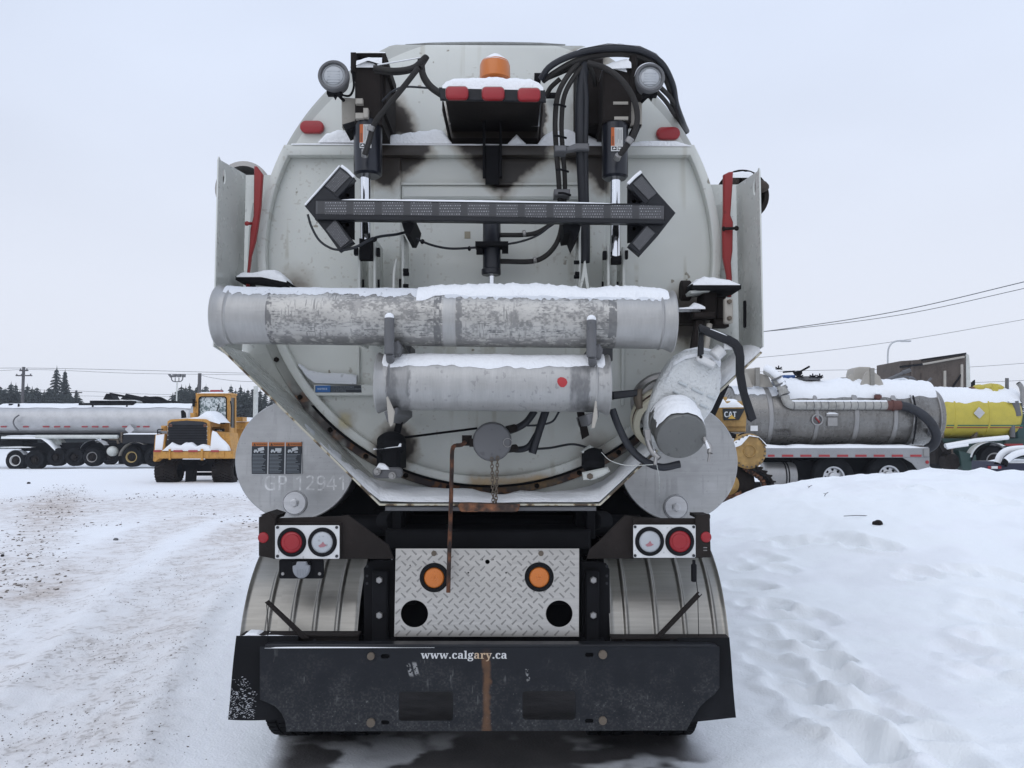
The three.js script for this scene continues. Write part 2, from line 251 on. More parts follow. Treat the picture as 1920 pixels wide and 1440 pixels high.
// where the ray through a pixel meets the ground
function onGround(px, py) { const a = P(px, py, -1), d = a.clone().sub(V(0, EYE, 0)); let t = 1.5; for (; t < 80; t *= 1.004) { const x = d.x * t, y = EYE + d.y * t, z = d.z * t; if (y < height(x, z)) break; } return V(d.x * t, height(d.x * t, d.z * t), d.z * t); }
const axis = (list) => { const r = []; for (const [a, b, s0, s1] of list) { let x = a, s = s0; while (x < b - 1e-6) { r.push(x); s = s0 + (s1 - s0) * (x - a) / (b - a); x += Math.max(0.01, s); } } r.push(list[list.length - 1][1]); return r; };
{
  const xs = axis([[-500, -60, 60, 20], [-60, -16, 6, 0.6], [-16, -5, 0.3, 0.05], [-5, 5.2, 0.028, 0.028], [5.2, 14, 0.04, 0.3], [14, 60, 0.6, 6], [60, 500, 20, 60]]);
  const zs = axis([[-0.5, 1.2, 0.4, 0.4], [1.2, 3.6, 0.3, 0.04], [3.6, 7.5, 0.026, 0.035], [7.5, 16, 0.035, 0.12], [16, 36, 0.15, 0.6], [36, 120, 1, 8], [120, 900, 20, 100]]).map((d) => -d);
  xs.sort((a, b) => a - b); const nx = xs.length, nz = zs.length, pos = new Float32Array(nx * nz * 3), uv = new Float32Array(nx * nz * 2), idx = [];
  for (let j = 0; j < nz; j++) for (let i = 0; i < nx; i++) { const k = j * nx + i; pos[k * 3] = xs[i]; pos[k * 3 + 1] = height(xs[i], zs[j]); pos[k * 3 + 2] = zs[j]; uv[k * 2] = xs[i]; uv[k * 2 + 1] = zs[j]; }
  for (let j = 0; j < nz - 1; j++) for (let i = 0; i < nx - 1; i++) { const a = j * nx + i, b = a + nx; idx.push(a, a + 1, b, b, a + 1, b + 1); }
  const g = new THREE.BufferGeometry(); g.setAttribute('position', new THREE.BufferAttribute(pos, 3)); g.setAttribute('uv', new THREE.BufferAttribute(uv, 2)); g.setIndex(idx); g.computeVertexNormals();
  // dirt tracked into the packed snow, bare wet dirt where the truck stands
  const X0 = -17, Z0 = -34, WX = 24, WZ = 33.5;
  const track = [gnd(0, 1115), gnd(60, 1010), gnd(112, 935), gnd(125, 905)];
  globalThis.dirtAt = undefined;
  const ground = tex(2048, 2048, (u, v) => {
    const x = X0 + u * WX, z = Z0 + v * WZ, d = -z;
    if (x > 1.8 || d < 2.6) { const tr = 0.05 * sm(0.55, 0.75, fbm(x * 1.5, z * 1.5, 4, 98)) * (x > 1.8); return [0.87 * (1 - tr), 0.88 * (1 - tr), 0.895 * (1 - tr)]; }
    let m = 0.0;
    const road = (1 - sm(-2.2, -1.5, x + 0.12 * (d - 5)));
    const wav = fbm(x * 0.35, z * 0.35, 3, 81);
    if (x < -1.4 && d < 17) m += (0.85 * Math.exp(-Math.pow(near(wheelA, x, z) / 0.62, 4)) + 0.6 * Math.exp(-Math.pow(near(wheelB, x, z) / 0.5, 4))) * (0.35 + 1.1 * wav); // wheel tracks
    m += 0.75 * Math.exp(-Math.pow((d - 19.5 - 0.15 * (x + 10) - 2 * (wav - 0.5)) / 3.6, 2)) * (1 - sm(-3.5, -1.5, x));  // cross track
    let td = 9; for (let i = 0; i < 3; i++) td = Math.min(td, segDist([x, z], track[i], track[i + 1])[0]);
    m += 0.8 * Math.exp(-Math.pow((td + 0.5 * (fbm(x * 1.2, z * 1.2, 3, 84) - 0.5)) / 0.6, 2)) * (1 - sm(22, 28.5, d)) * sm(-16.9, -15.5, x);
    m += road * 0.07;
    const n = fbm(x * 7, z * 5, 4, 82), f = fbm(x * 34 + 9 * n, z * 30, 4, 83);
    const tint = Math.min(1, m * 0.62 * (0.4 + 1.2 * n)), speck = sm(0.68 - 0.16 * m, 0.76 - 0.16 * m, f) * sm(0.12, 0.4, m) * sm(0.40, 0.56, n);
    let c = [mix(0.87, 0.60, tint), mix(0.88, 0.54, tint), mix(0.895, 0.50, tint)];
    c = [mix(c[0], 0.26, speck * 0.42), mix(c[1], 0.22, speck * 0.42), mix(c[2], 0.19, speck * 0.42)];
    const e = fbm(x * 2.5, z * 3.5, 4, 95), lo = 0.3 * (fbm(z * 2.2, x * 2, 3, 96) - 0.5);
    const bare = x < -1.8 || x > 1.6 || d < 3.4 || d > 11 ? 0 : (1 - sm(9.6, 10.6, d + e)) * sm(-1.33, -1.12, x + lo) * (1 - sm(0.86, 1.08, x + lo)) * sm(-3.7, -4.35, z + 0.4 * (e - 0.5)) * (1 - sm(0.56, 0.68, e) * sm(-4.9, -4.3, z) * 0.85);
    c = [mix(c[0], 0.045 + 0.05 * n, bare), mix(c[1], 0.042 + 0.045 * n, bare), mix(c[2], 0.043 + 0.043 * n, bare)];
    const tr = x < 0.9 ? 0 : sm(0.9, 1.6, x) * 0.05 * sm(0.55, 0.75, fbm(x * 1.5, z * 1.5, 4, 98)) ;
    return c.map((k) => k * (1 - tr));
  }, { size: WX, sy: WZ });
  ground.wrapS = ground.wrapT = THREE.ClampToEdgeWrapping; ground.offset.set(-X0 / WX, -Z0 / WZ);
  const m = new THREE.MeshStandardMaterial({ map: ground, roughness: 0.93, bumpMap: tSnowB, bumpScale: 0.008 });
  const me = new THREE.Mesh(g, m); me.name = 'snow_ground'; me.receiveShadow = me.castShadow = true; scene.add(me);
  tag(me, 'snow covered yard ground with dirty wheel tracks and a ploughed bank', 'ground', null, 'structure');

  // crumbs of frozen dirt lying on the packed snow
  const r = rng(5), cg = new THREE.IcosahedronGeometry(1, 0); cg.scale(1, 0.45, 0.8);
  const list = [];
  const drop = (x, z, s) => list.push(new THREE.Matrix4().compose(V(x, height(x, z) + s * 0.1, z), new THREE.Quaternion().setFromEuler(new THREE.Euler(r() * 0.5, r() * 6.3, r() * 0.5)), V(s * (0.7 + r()), s, s * (0.7 + r() * 0.6))));
  for (let i = 0; i < 5200; i++) { const L = r() < 0.7 ? wheelA : wheelB, k = along(L, Math.pow(r(), 0.8) * 0.9), x = k[0] + (r() + r() - 1) * 0.9, d = -k[1] + (r() - 0.5) * 0.9; if (d > 3.5 && fbm(x * 1.3, d * 1.3, 3, 101) > 0.46) drop(x, -d, 0.002 + 0.006 * Math.pow(r(), 4)); }
  for (let i = 0; i < 3600; i++) { const d = 15.0 + 10 * r(), x = -14 + 11.0 * r() * (1 + 0.1); if (x < -3 && fbm(x * 0.9, d * 0.9, 3, 102) > 0.5) drop(x, -d, 0.006 + 0.026 * Math.pow(r(), 3.5)); }
  for (let i = 0; i < 800; i++) { const k = along(track, Math.pow(r(), 1.3) * 0.93), x = k[0] + (r() - 0.5) * 1.1, z = k[1] + (r() - 0.5) * 1.1; drop(x, z, 0.006 + 0.022 * Math.pow(r(), 2.5)); }
  const im = new THREE.InstancedMesh(cg, std([0.17, 0.145, 0.125], 0.95), list.length); list.forEach((q, i) => im.setMatrixAt(i, q)); im.name = 'dirt_crumbs'; im.castShadow = true; scene.add(im);
  tag(im, 'brown frozen dirt crumbs strewn over the packed snow track', 'dirt', null, 'stuff');
}
function lump(name, label, cat, px, py, r, m, n = 5, sd = 1, group) {
  const c = onGround(px, py), o = thing(name, label, cat, c, group), q = rng(sd), gs = [];
  for (let i = 0; i < n; i++) { const g = new THREE.IcosahedronGeometry(r * (0.4 + 0.5 * q()), 1), p = g.attributes.position; for (let k = 0; k < p.count; k++) { const f = 1 + 0.5 * (fbm(p.getX(k) * 40 + i, p.getY(k) * 40 + p.getZ(k) * 31, 2, sd) - 0.5); p.setXYZ(k, p.getX(k) * f, p.getY(k) * f * 0.75, p.getZ(k) * f); } g.translate(c.x + (q() - 0.5) * r * 1.5 * (n > 1), c.y + r * 0.25 + (q() - 0.3) * r * 0.5, c.z + (q() - 0.5) * r); gs.push(g); }
  part('body', gs, m, o, { crease: 0.3 }); return o;
}
lump('dirt_clod', 'dark clod of frozen dirt poking out of the snow bank', 'clod', 1648, 985, 0.045, mat.brown, 7, 3);
lump('stone', 'small grey stone on the packed snow track by itself', 'stone', 216, 1013, 0.045, mat.grey, 1, 4);
lump('stone', 'dark pebble on the snow at the edge of the wheel track', 'stone', 4, 1044, 0.035, mat.brown, 2, 8);
lump('stone', 'brown stone on the snow in front of the tank trailer', 'stone', 55, 907, 0.12, mat.brown, 1, 9);
for (const [px, py, h, sd, lab] of [[1546, 931, 0.05, 1, 'lone dry twig standing upright on the bank below the steel tank'], [1516, 916, 0.035, 2, 'tiny dry stalk poking from the bank crest below the wheels'], [1608, 970, 0.03, 3, 'dry twig lying flat on the snow beside the dirt clod']]) {
  const c = onGround(px, py), o = thing('twig', lab, 'twig', c), q = rng(sd), flat = sd === 3;
  part('stem', [tube(flat ? [c.clone().add(V(-0.16, 0.012, 0)), c.clone().add(V(0, 0.02, 0.01)), c.clone().add(V(0.17, 0.012, 0))] : [c, c.clone().add(V(0.015, h * 0.6, 0)), c.clone().add(V(0.05, h, 0))], 0.004, 5), ...(flat ? [] : [tube([c.clone().add(V(0.02, h * 0.5, 0)), c.clone().add(V(-0.012, h * 0.75, 0))], 0.003, 5)])], mat.brown, o);
}
// ---------------------------------------------------------------- the parked vacuum truck
const truck = thing('vacuum_truck', 'white vacuum truck seen from behind, round rear door and black bumper, in the middle', 'truck', V(-0.15, 0, -4.72));
const TZ = -4.46;
const circ = (a0, a1, R = 433, n = 48) => arc(917, 474, R, R, a0, a1, n);
// one planar sheet of dirt, burnt paint and rust for the tank end and its door (metres across the tank end)
const pl = (() => { const a = P(450, 960, TZ), b = P(1385, 60, TZ); return [a.x, a.y, b.x - a.x, b.y - a.y]; })();
const doorTex = (() => {
  const N = 1408, w2 = (px, py, z) => { const p = P(px, py, z); return [(p.x - pl[0]) / pl[2], (p.y - pl[1]) / pl[3]]; };
  const mk = (pts, z, soft, k, col) => { const q = pts.map((p) => w2(...p, z)); let b = [9, 9, -9, -9]; for (const p of q) b = [Math.min(b[0], p[0]), Math.min(b[1], p[1]), Math.max(b[2], p[0]), Math.max(b[3], p[1])]; return { q, soft, k, col, b: [b[0] - 0.04, b[1] - 0.04, b[2] + 0.04, b[3] + 0.04] }; };
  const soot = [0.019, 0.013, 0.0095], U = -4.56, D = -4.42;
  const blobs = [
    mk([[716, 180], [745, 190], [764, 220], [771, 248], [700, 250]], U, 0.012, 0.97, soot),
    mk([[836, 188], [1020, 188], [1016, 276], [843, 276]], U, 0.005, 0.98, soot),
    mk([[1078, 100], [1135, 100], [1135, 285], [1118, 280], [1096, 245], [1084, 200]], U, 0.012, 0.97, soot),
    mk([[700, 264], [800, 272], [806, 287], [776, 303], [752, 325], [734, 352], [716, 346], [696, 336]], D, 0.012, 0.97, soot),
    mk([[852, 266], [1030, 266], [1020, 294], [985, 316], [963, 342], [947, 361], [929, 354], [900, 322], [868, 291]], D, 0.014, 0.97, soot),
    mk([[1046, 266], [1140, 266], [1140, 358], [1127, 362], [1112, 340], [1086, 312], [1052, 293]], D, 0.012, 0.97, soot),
    mk(arc(742, 836, 34, 40), D, 0.012, 0.95, soot), mk(arc(1118, 858, 24, 34), D, 0.02, 0.6, [0.12, 0.10, 0.08]),
    mk(arc(1288, 592, 40, 42), D, 0.02, 0.93, [0.05, 0.042, 0.035]), mk(arc(553, 530, 22, 16), D, 0.02, 0.6, [0.1, 0.07, 0.05]),
    mk([[660, 870], [720, 870], [760, 905], [700, 905]], D, 0.015, 0.9, soot),
    mk([[884, 896], [1012, 894], [1040, 902], [1010, 914], [880, 915]], D, 0.012, 0.62, [0.34, 0.21, 0.07]),
    mk([[640, 780], [652, 780], [650, 800], [642, 796]], D, 0.012, 0.5, [0.4, 0.33, 0.12]),
  ];
  const cC = w2(917, 474, TZ), cR = w2(917 + 438, 474, TZ)[0] - cC[0], asp = pl[3] / pl[2];
  return tex(N, N, (u, v) => {
    const n = fbm(u * 9, v * 9, 4, 201), k = fbm(u * 70, v * 70, 3, 202), dr = fbm(u * 60, v * 3, 3, 203);
    let c = [0.635, 0.65, 0.61].map((a) => a * (0.86 + 0.22 * n));
    const sp = sm(0.80, 0.84, k) * sm(0.5, 0.62, n); c = c.map((a, i) => mix(a, [0.2, 0.17, 0.12][i], sp * 0.8));
    const st = sm(0.60, 0.8, dr) * 0.22 * sm(0.35, 0.6, n + 0.3 * (k - 0.5)); c = c.map((a, i) => a * (1 - st * [0.8, 0.9, 1.1][i])); const fl = sm(0.72, 0.78, fbm(u * 150, v * 150, 2, 207)) * sm(0.48, 0.6, fbm(u * 6, v * 6, 3, 208)); c = c.map((a, i) => mix(a, [0.30, 0.26, 0.2][i], fl * 0.3));
    const rr = Math.hypot(u - cC[0], (v - cC[1]) * asp) / cR, low = (cC[1] - v) * asp / cR;
    if (rr > 1.12) return c;
    if (rr > 0.995) { // the bolted tank flange: rust takes over towards the bottom
      const q = sm(0.46, 0.84, low + 0.5 * (n - 0.5)) * sm(0.3, 0.55, fbm(u * 26, v * 26, 4, 204) + 0.5 * sm(0.8, 1, low));
      const rc = [mix(0.05, 0.26, sm(0.45, 0.7, k)), mix(0.03, 0.10, sm(0.45, 0.7, k)), 0.03];
      c = c.map((a, i) => mix(a * 0.72, rc[i], q));
    }
    for (const b of blobs) {
      if (u < b.b[0] || u > b.b[2] || v < b.b[1] || v > b.b[3]) continue;
      let inside = false, dd = 9; const L = b.q.length;
      for (let i = 0, j = L - 1; i < L; j = i++) { const [x1, y1] = b.q[i], [x2, y2] = b.q[j]; if ((y1 > v) !== (y2 > v) && u < ((x2 - x1) * (v - y1)) / (y2 - y1) + x1) inside = !inside; const ex = x2 - x1, ey = y2 - y1, t = Math.max(0, Math.min(1, ((u - x1) * ex + (v - y1) * ey) / (ex * ex + ey * ey))); dd = Math.min(dd, Math.hypot(u - x1 - ex * t, v - y1 - ey * t)); }
      const s = (inside ? dd : -dd) + 0.004 + 0.020 * (n - 0.5) + 0.014 * (k - 0.5), a = b.k * sm(-b.soft * 0.4, b.soft * 0.7, s), h = 0.6 * sm(-b.soft * 1.5, 0, s);
      c = c.map((q, i) => mix(mix(q, [0.24, 0.19, 0.13][i], h * b.k), b.col[i] * (0.7 + 0.7 * k), a));
    }
    return c;
  });
})();
doorTex.wrapS = doorTex.wrapT = THREE.ClampToEdgeWrapping;
const doorM = new THREE.MeshStandardMaterial({ map: doorTex, roughness: 0.42 });

// tank shell with its flat-topped end plate
const endShape = (R) => [...circ(25, 63.5, R, 16), [1108, 88], [1092, 83], [741, 81], [728, 84], ...circ(116, 155, R, 16), ...circ(155, 385, R, 60)];
part('tank_shell', poly(endShape(433), -4.56, 5.4, { bev: 0.02, seg: 2 }), doorM, truck, { planar: pl });
part('snow', gridGeo(60, 10, (u, v) => { const a = P(mix(760, 1060, u), 82, -4.6); return V(a.x, a.y - 0.01 + (0.012 + 0.022 * Math.sin(Math.PI * u)) * Math.pow(Math.sin(Math.PI * Math.min(0.97, v * 0.9 + 0.06)), 0.5) * Math.min(1, 8 * u * (1 - u)), -4.585 - 0.6 * v); }), mat.snow, truck, { stuff: true });
// tailgate door: raised rim, top rail, recessed panel with columns and ribs
const A0 = 27.6, doorOut = (R, y) => { const a = Math.asin((474 - y) / R) * 180 / Math.PI; return circ(180 - a, 360 + a, R, 90); };
const door = part('tailgate_door', poly(doorOut(434, 274), TZ, 0.09, { bev: 0.01 }), doorM, truck, { planar: pl });
part('door_rim', poly(doorOut(436, 270), -4.395, 0.064, { bev: 0.012, seg: 2, holes: [doorOut(419, 291)] }), doorM, door, { planar: pl });
part('door_column', bx(700, 291, 752, 640, -4.435, 0.03, 0.008), doorM, door, { planar: pl });
part('door_column', bx(1088, 291, 1136, 640, -4.435, 0.03, 0.008), doorM, door, { planar: pl });
part('door_rib', [bx(752, 341, 1088, 347, -4.43, 0.03, 0.004), bx(753, 348, 1087, 372, -4.415, 0.045, 0.012)], doorM, door, { planar: pl });
part('door_rib', bx(588, 721, 1110, 742, -4.40, 0.06, 0.006), doorM, door, { planar: pl });
part('door_rib', bx(668, 650, 674, 721, -4.44, 0.02), doorM, door, { planar: pl }); part('door_rib', bx(1165, 650, 1171, 760, -4.44, 0.02), doorM, door, { planar: pl });
part('snow', [snowHeap([[560, 680], [575, 692], [600, 697], [640, 698], [668, 702]], [[560, 684], [575, 705], [590, 717], [668, 719]], -4.40, 0.06, 30, 8)], mat.frost, door, { stuff: true });
// seam of the bottom lip
part('door_seal', poly([...doorOut(440, 760).slice(0), ...doorOut(436, 760).reverse()], -4.44, 0.05, { bev: 0 }), mat.frame, truck);
const flange = part('tank_flange', poly([...circ(168, 372, 453, 70), ...circ(372, 168, 430, 70)].reverse(), -4.515, 0.03, { bev: 0.003 }), doorM, truck, { planar: pl });
for (let a = 196; a <= 346; a += 10.7) { const x = 917 + 446 * Math.cos(a * Math.PI / 180), y = 474 - 446 * Math.sin(a * Math.PI / 180); part('bolt', hex(x, y, 5, -4.515, 0.012), mat.brown, flange); }
// snow on the door ledge
for (const [t, b, s] of [[[[596, 264], [610, 246], [632, 239], [655, 246], [672, 262]], 266, 1], [[[716, 262], [722, 250], [750, 247], [780, 242], [815, 238], [830, 240], [846, 266]], 268, 2], [[[952, 268], [968, 246], [986, 268]], 269, 3], [[[1008, 270], [1018, 252], [1036, 240], [1066, 238], [1100, 247], [1128, 262]], 271, 4], [[[1178, 268], [1200, 262], [1240, 261], [1270, 262], [1292, 271]], 272, 6]]) part('snow', snowHeap(t, b, -4.39, 0.16, 30, s), mat.snow, truck, { stuff: true });
part('snow', snowHeap([[546, 268], [600, 267], [1290, 270], [1296, 272]], [[546, 270], [1296, 273]], -4.39, 0.14, 60, 7), mat.snow, truck, { stuff: true });
// red oval marker lamps and small square sticker
for (const [x, y] of [[584, 236.5], [1253.5, 248.5]]) { const m = part('marker_lamp', poly([...arc(x + 11, y, 11.5, 11.5, 90, -90, 10), ...arc(x - 11, y, 11.5, 11.5, 270, 90, 10)], -4.525, 0.035, { bev: 0.009, seg: 2 }), mat.redLens, truck); }
part('sticker', bx(871, 434, 882, 447, -4.457, 0.003, 0), std([0.3, 0.27, 0.2], 0.6), door);

// flared chute below the door
const ch = sub('discharge_chute', truck);
const vp = (px, s, ptop, backTop) => { const x = P(px, 560, -4.05).x, yt = P(px, ptop, -4.05).y, yb = P(px, 650, -4.05).y, y2 = P(px, backTop, -4.47).y, hy = P(px, ptop + 29, -4.1).y; return side([[-4.05, yb], [-4.05, yt - 0.02], [-4.062, yt], [-4.08, yt - 0.012], [-4.47, y2], [-4.47, yb - 0.05]], x, 0.008, [Array.from({ length: 14 }, (_, i) => [-4.135 + 0.022 * Math.cos(i * 0.4488), hy - 0.015 + 0.045 * Math.sin(i * 0.4488)])]); };
part('side_plate', vp(403, 1, 292, 327), mat.paint2, ch); part('side_plate', vp(1430, -1, 313, 348), mat.paint2, ch);
part('slot', poly([...arc(1397, 566, 3, 3, 180, 0, 6), ...arc(1397, 612, 3, 3, 0, -180, 6)], -4.2, 0.01), mat.frame, ch);
const backW = (pts) => poly(pts, -4.535, 0.02, { bev: 0 });
part('back_plate', backW([[446, 328], [520, 328], [520, 600], [446, 600]]), mat.paint, ch); part('back_plate', backW([[1320, 346], [1390, 346], [1390, 616], [1320, 615]]), mat.paint, ch);
part('back_plate', backW([[446, 600], [1390, 616], [1390, 672], [1112, 936], [738, 936], [463, 665], [446, 648]]), mat.paint2, ch);
const chl = [[405, 644], [712, 946], [1125, 946], [1428, 660]];
part('chute_plate', strip(chl, -4.05, 0.49, 0.008), mat.paint2, ch);
part('worn_edge', strip(chl.map(([x, y], i) => [x, y + 0.3]), -4.047, 0.004, 0.010), mat.edge, ch, { label: 'chipped front edge with bare and rusty spots' });
// strut plates under the chute and rusty step
const step = part('step_plate', poly([...arc(866, 951, 8, 8, 180, 90, 4).reverse().reverse(), [975, 946], ...arc(966, 952, 8, 8, 0, -90, 4), ...arc(868, 952, 8, 8, 270, 180, 4)], -4.0, 0.05, { bev: 0.004 }), mat.rust, truck);
part('lip_bar', bx(722, 950, 1118, 958, -4.07, 0.04), mat.grey, ch);
const inner = [[600, 800], [640, 850], [664, 882], [690, 897], [715, 905], [780, 916], [840, 921], [885, 922], [915, 933], [945, 934], [975, 924], [1020, 929], [1070, 925], [1105, 917], [1132, 903], [1150, 890], [1182, 858], [1235, 800], [1300, 730], [1345, 690], [1404, 640]];
const outer = [[600, 834], [640, 873], [664, 897], [690, 922], [714, 941], [780, 943], [840, 943], [885, 943], [915, 944], [945, 944], [975, 943], [1020, 943], [1070, 943], [1105, 943], [1124, 942], [1150, 918], [1182, 888], [1235, 838], [1300, 777], [1345, 735], [1426, 660]];
part('snow', gridGeo(100, 12, (u, v) => { const i = along(inner, u), o = along(outer, u), a = P(o[0], o[1], -4.06), b = P(i[0], i[1], -4.505), th = sm(0, 0.12, u); const c = a.clone().lerp(b, v); c.y += 0.03 * th * Math.pow(Math.sin(Math.PI * v), 0.5) * (0.6 + 0.7 * fbm(u * 24, v * 3, 3, 12)) + 0.004; return c; }), mat.snow, ch, { stuff: true });
part('snow', gridGeo(60, 8, (u, v) => { const a = P(mix(470, 640, u), mix(706, 873, u) - 1, -4.08), b = P(mix(498, 640, u), mix(716, 848, u), -4.40); const c = a.lerp(b, v); c.y += 0.003 + 0.012 * Math.sin(Math.PI * v) * sm(0, 0.2, u) * fbm(u * 20, v * 3, 3, 14); return c; }), mat.frost, ch, { stuff: true });
// red lock levers on the chute sides
part('lock_lever', [poly([[476, 311], [481, 311], [492, 326], [488, 388], [483, 424], [478, 452], [470, 480], [466, 512], [466, 540], [460, 540], [463, 505], [467, 462], [469, 428], [475, 404]], -4.3, 0.03, { bev: 0.006 }), rod([462, 419, -4.25], [474, 419, -4.33], 0.008), sphereG(P(463, 419, -4.25), 0.013, 0.013, 0.008, 10)], mat.redPaint, truck);
part('lock_lever', [poly([[1357, 327], [1367, 322], [1375, 321], [1374, 345], [1370, 403], [1375, 416], [1374, 470], [1371, 492], [1373, 520], [1372, 556], [1365, 556], [1363, 515], [1356, 482], [1355, 430], [1357, 400]], -4.3, 0.03, { bev: 0.006 })], mat.redPaint, truck);
part('lever_pin', [rod([1355, 429, -4.3], [1382, 428, -4.25], 0.008), sphereG(P(1381, 428, -4.25), 0.013, 0.014, 0.008, 10), sphereG(P(1357, 429, -4.3), 0.01, 0.014, 0.01, 10)], mat.brown, truck);
// black bump pads with snow
for (const [x0, x1, yl, yr, s] of [[440, 538, 521, 531, 0], [1297, 1391, 536, 537, 1]]) {
  const z = s ? -4.12 : -4.25, pd = part('hinge_pad', poly([[x0, yl - 4], [x0 + 30, yl - 7], [x1 - 30, yr - 8], [x1, yr - 5], [x1, yr + 4], [x1 - 12, yr + 7], [x0 + 12, yl + 7], [x0, yl + 3]], z, 0.22, { bev: 0.012, seg: 2 }), mat.rubber, truck);
  part('snow', snowHeap(s ? [[1299, 530], [1310, 520], [1325, 515], [1345, 517], [1370, 521], [1388, 532]] : [[443, 516], [450, 508], [470, 508], [495, 503], [510, 501], [530, 515], [537, 527]], s ? 533 : [[443, 518], [490, 518], [537, 528]], z + 0.002, 0.2, 30, 20 + s), mat.snow, pd, { stuff: true });
}
part('hinge_bracket', [poly([[478, 529], [545, 537], [530, 543], [480, 541]], -4.3, 0.14)], mat.paint2, truck);
part('hinge_bracket', [poly([[1293, 545], [1356, 538], [1356, 543], [1335, 545], [1296, 550]], -4.15, 0.18)], mat.paint, truck);
part('hinge_knuckle', [bx(1318, 545, 1345, 590, -4.2, 0.15, 0.01), bx(1300, 584, 1343, 596, -4.16, 0.1, 0.008), rod([1276, 545, -4.3], [1294, 545, -4.3], 0.055, 24), bx(1275, 577, 1310, 606, -4.25, 0.12, 0.01), bx(1343, 556, 1362, 600, -4.22, 0.14, 0.01), poly([[1305, 600], [1322, 600], [1308, 655], [1296, 655]], -4.2, 0.05), bx(1338, 598, 1368, 612, -4.2, 0.1, 0.01)], mat.brown, truck);
const kp = part('knuckle_plate', poly(rect(1359, 559, 1375, 606, 3), -4.1, 0.04, { bev: 0.006 }), mat.beige, truck); for (const y of [566, 597]) part('bolt', hex(1367, y, 4.5, -4.1, 0.02), mat.bolt, kp);
part('hose', tube([[1330, 608, -4.2], [1326, 640, -4.18], [1322, 660, -4.15]], 0.016), mat.beige, truck);
part('snow', snowHeap([[1274, 575], [1295, 573], [1305, 564], [1312, 566], [1322, 572]], 578, -4.15, 0.1, 20, 23), mat.snow, truck, { stuff: true });

// ---- lift cylinders with their brackets, labels, work lamps
const lblTex = canvas(96, 256, (c, w, h) => { c.fillStyle = '#b9b9b6'; c.fillRect(0, 0, w, h); c.fillStyle = '#b2561f'; c.fillRect(0, 0, 28, 200); c.fillStyle = '#3c2a1c'; c.font = 'bold 20px sans-serif'; c.save(); c.translate(21, 190); c.rotate(-Math.PI / 2); c.fillText('WARNING', 0, 0); c.restore(); c.fillStyle = '#77787a'; for (let i = 0; i < 5; i++) c.fillRect(36 + i * 11, 10 + (i * 13) % 20, 4, 170 - (i * 29) % 60); c.fillStyle = '#d8d8d6'; c.fillRect(0, 204, w, 52); c.fillStyle = '#17181a'; c.fillRect(6, 208, 38, 40); c.fillRect(52, 208, 38, 40); c.fillStyle = '#d8d8d6'; c.beginPath(); c.moveTo(10, 240); c.lineTo(24, 214); c.lineTo(40, 232); c.fill(); c.beginPath(); c.moveTo(56, 216); c.lineTo(84, 222); c.lineTo(62, 244); c.fill(); });
const lblMat = new THREE.MeshStandardMaterial({ map: lblTex, roughness: 0.5 });
const quadUV = (g) => { g.computeBoundingBox(); const b = g.boundingBox, p = g.attributes.position, uv = new Float32Array(p.count * 2); for (let i = 0; i < p.count; i++) { uv[i * 2] = (p.getX(i) - b.min.x) / (b.max.x - b.min.x); uv[i * 2 + 1] = (p.getY(i) - b.min.y) / (b.max.y - b.min.y); } g.setAttribute('uv', new THREE.BufferAttribute(uv, 2)); g.userData.uv = true; return g; };
const decal = (name, pts, z, m, parent, d = 0.004) => part(name, quadUV(poly(pts, z, d, { bev: 0 })), m, parent);
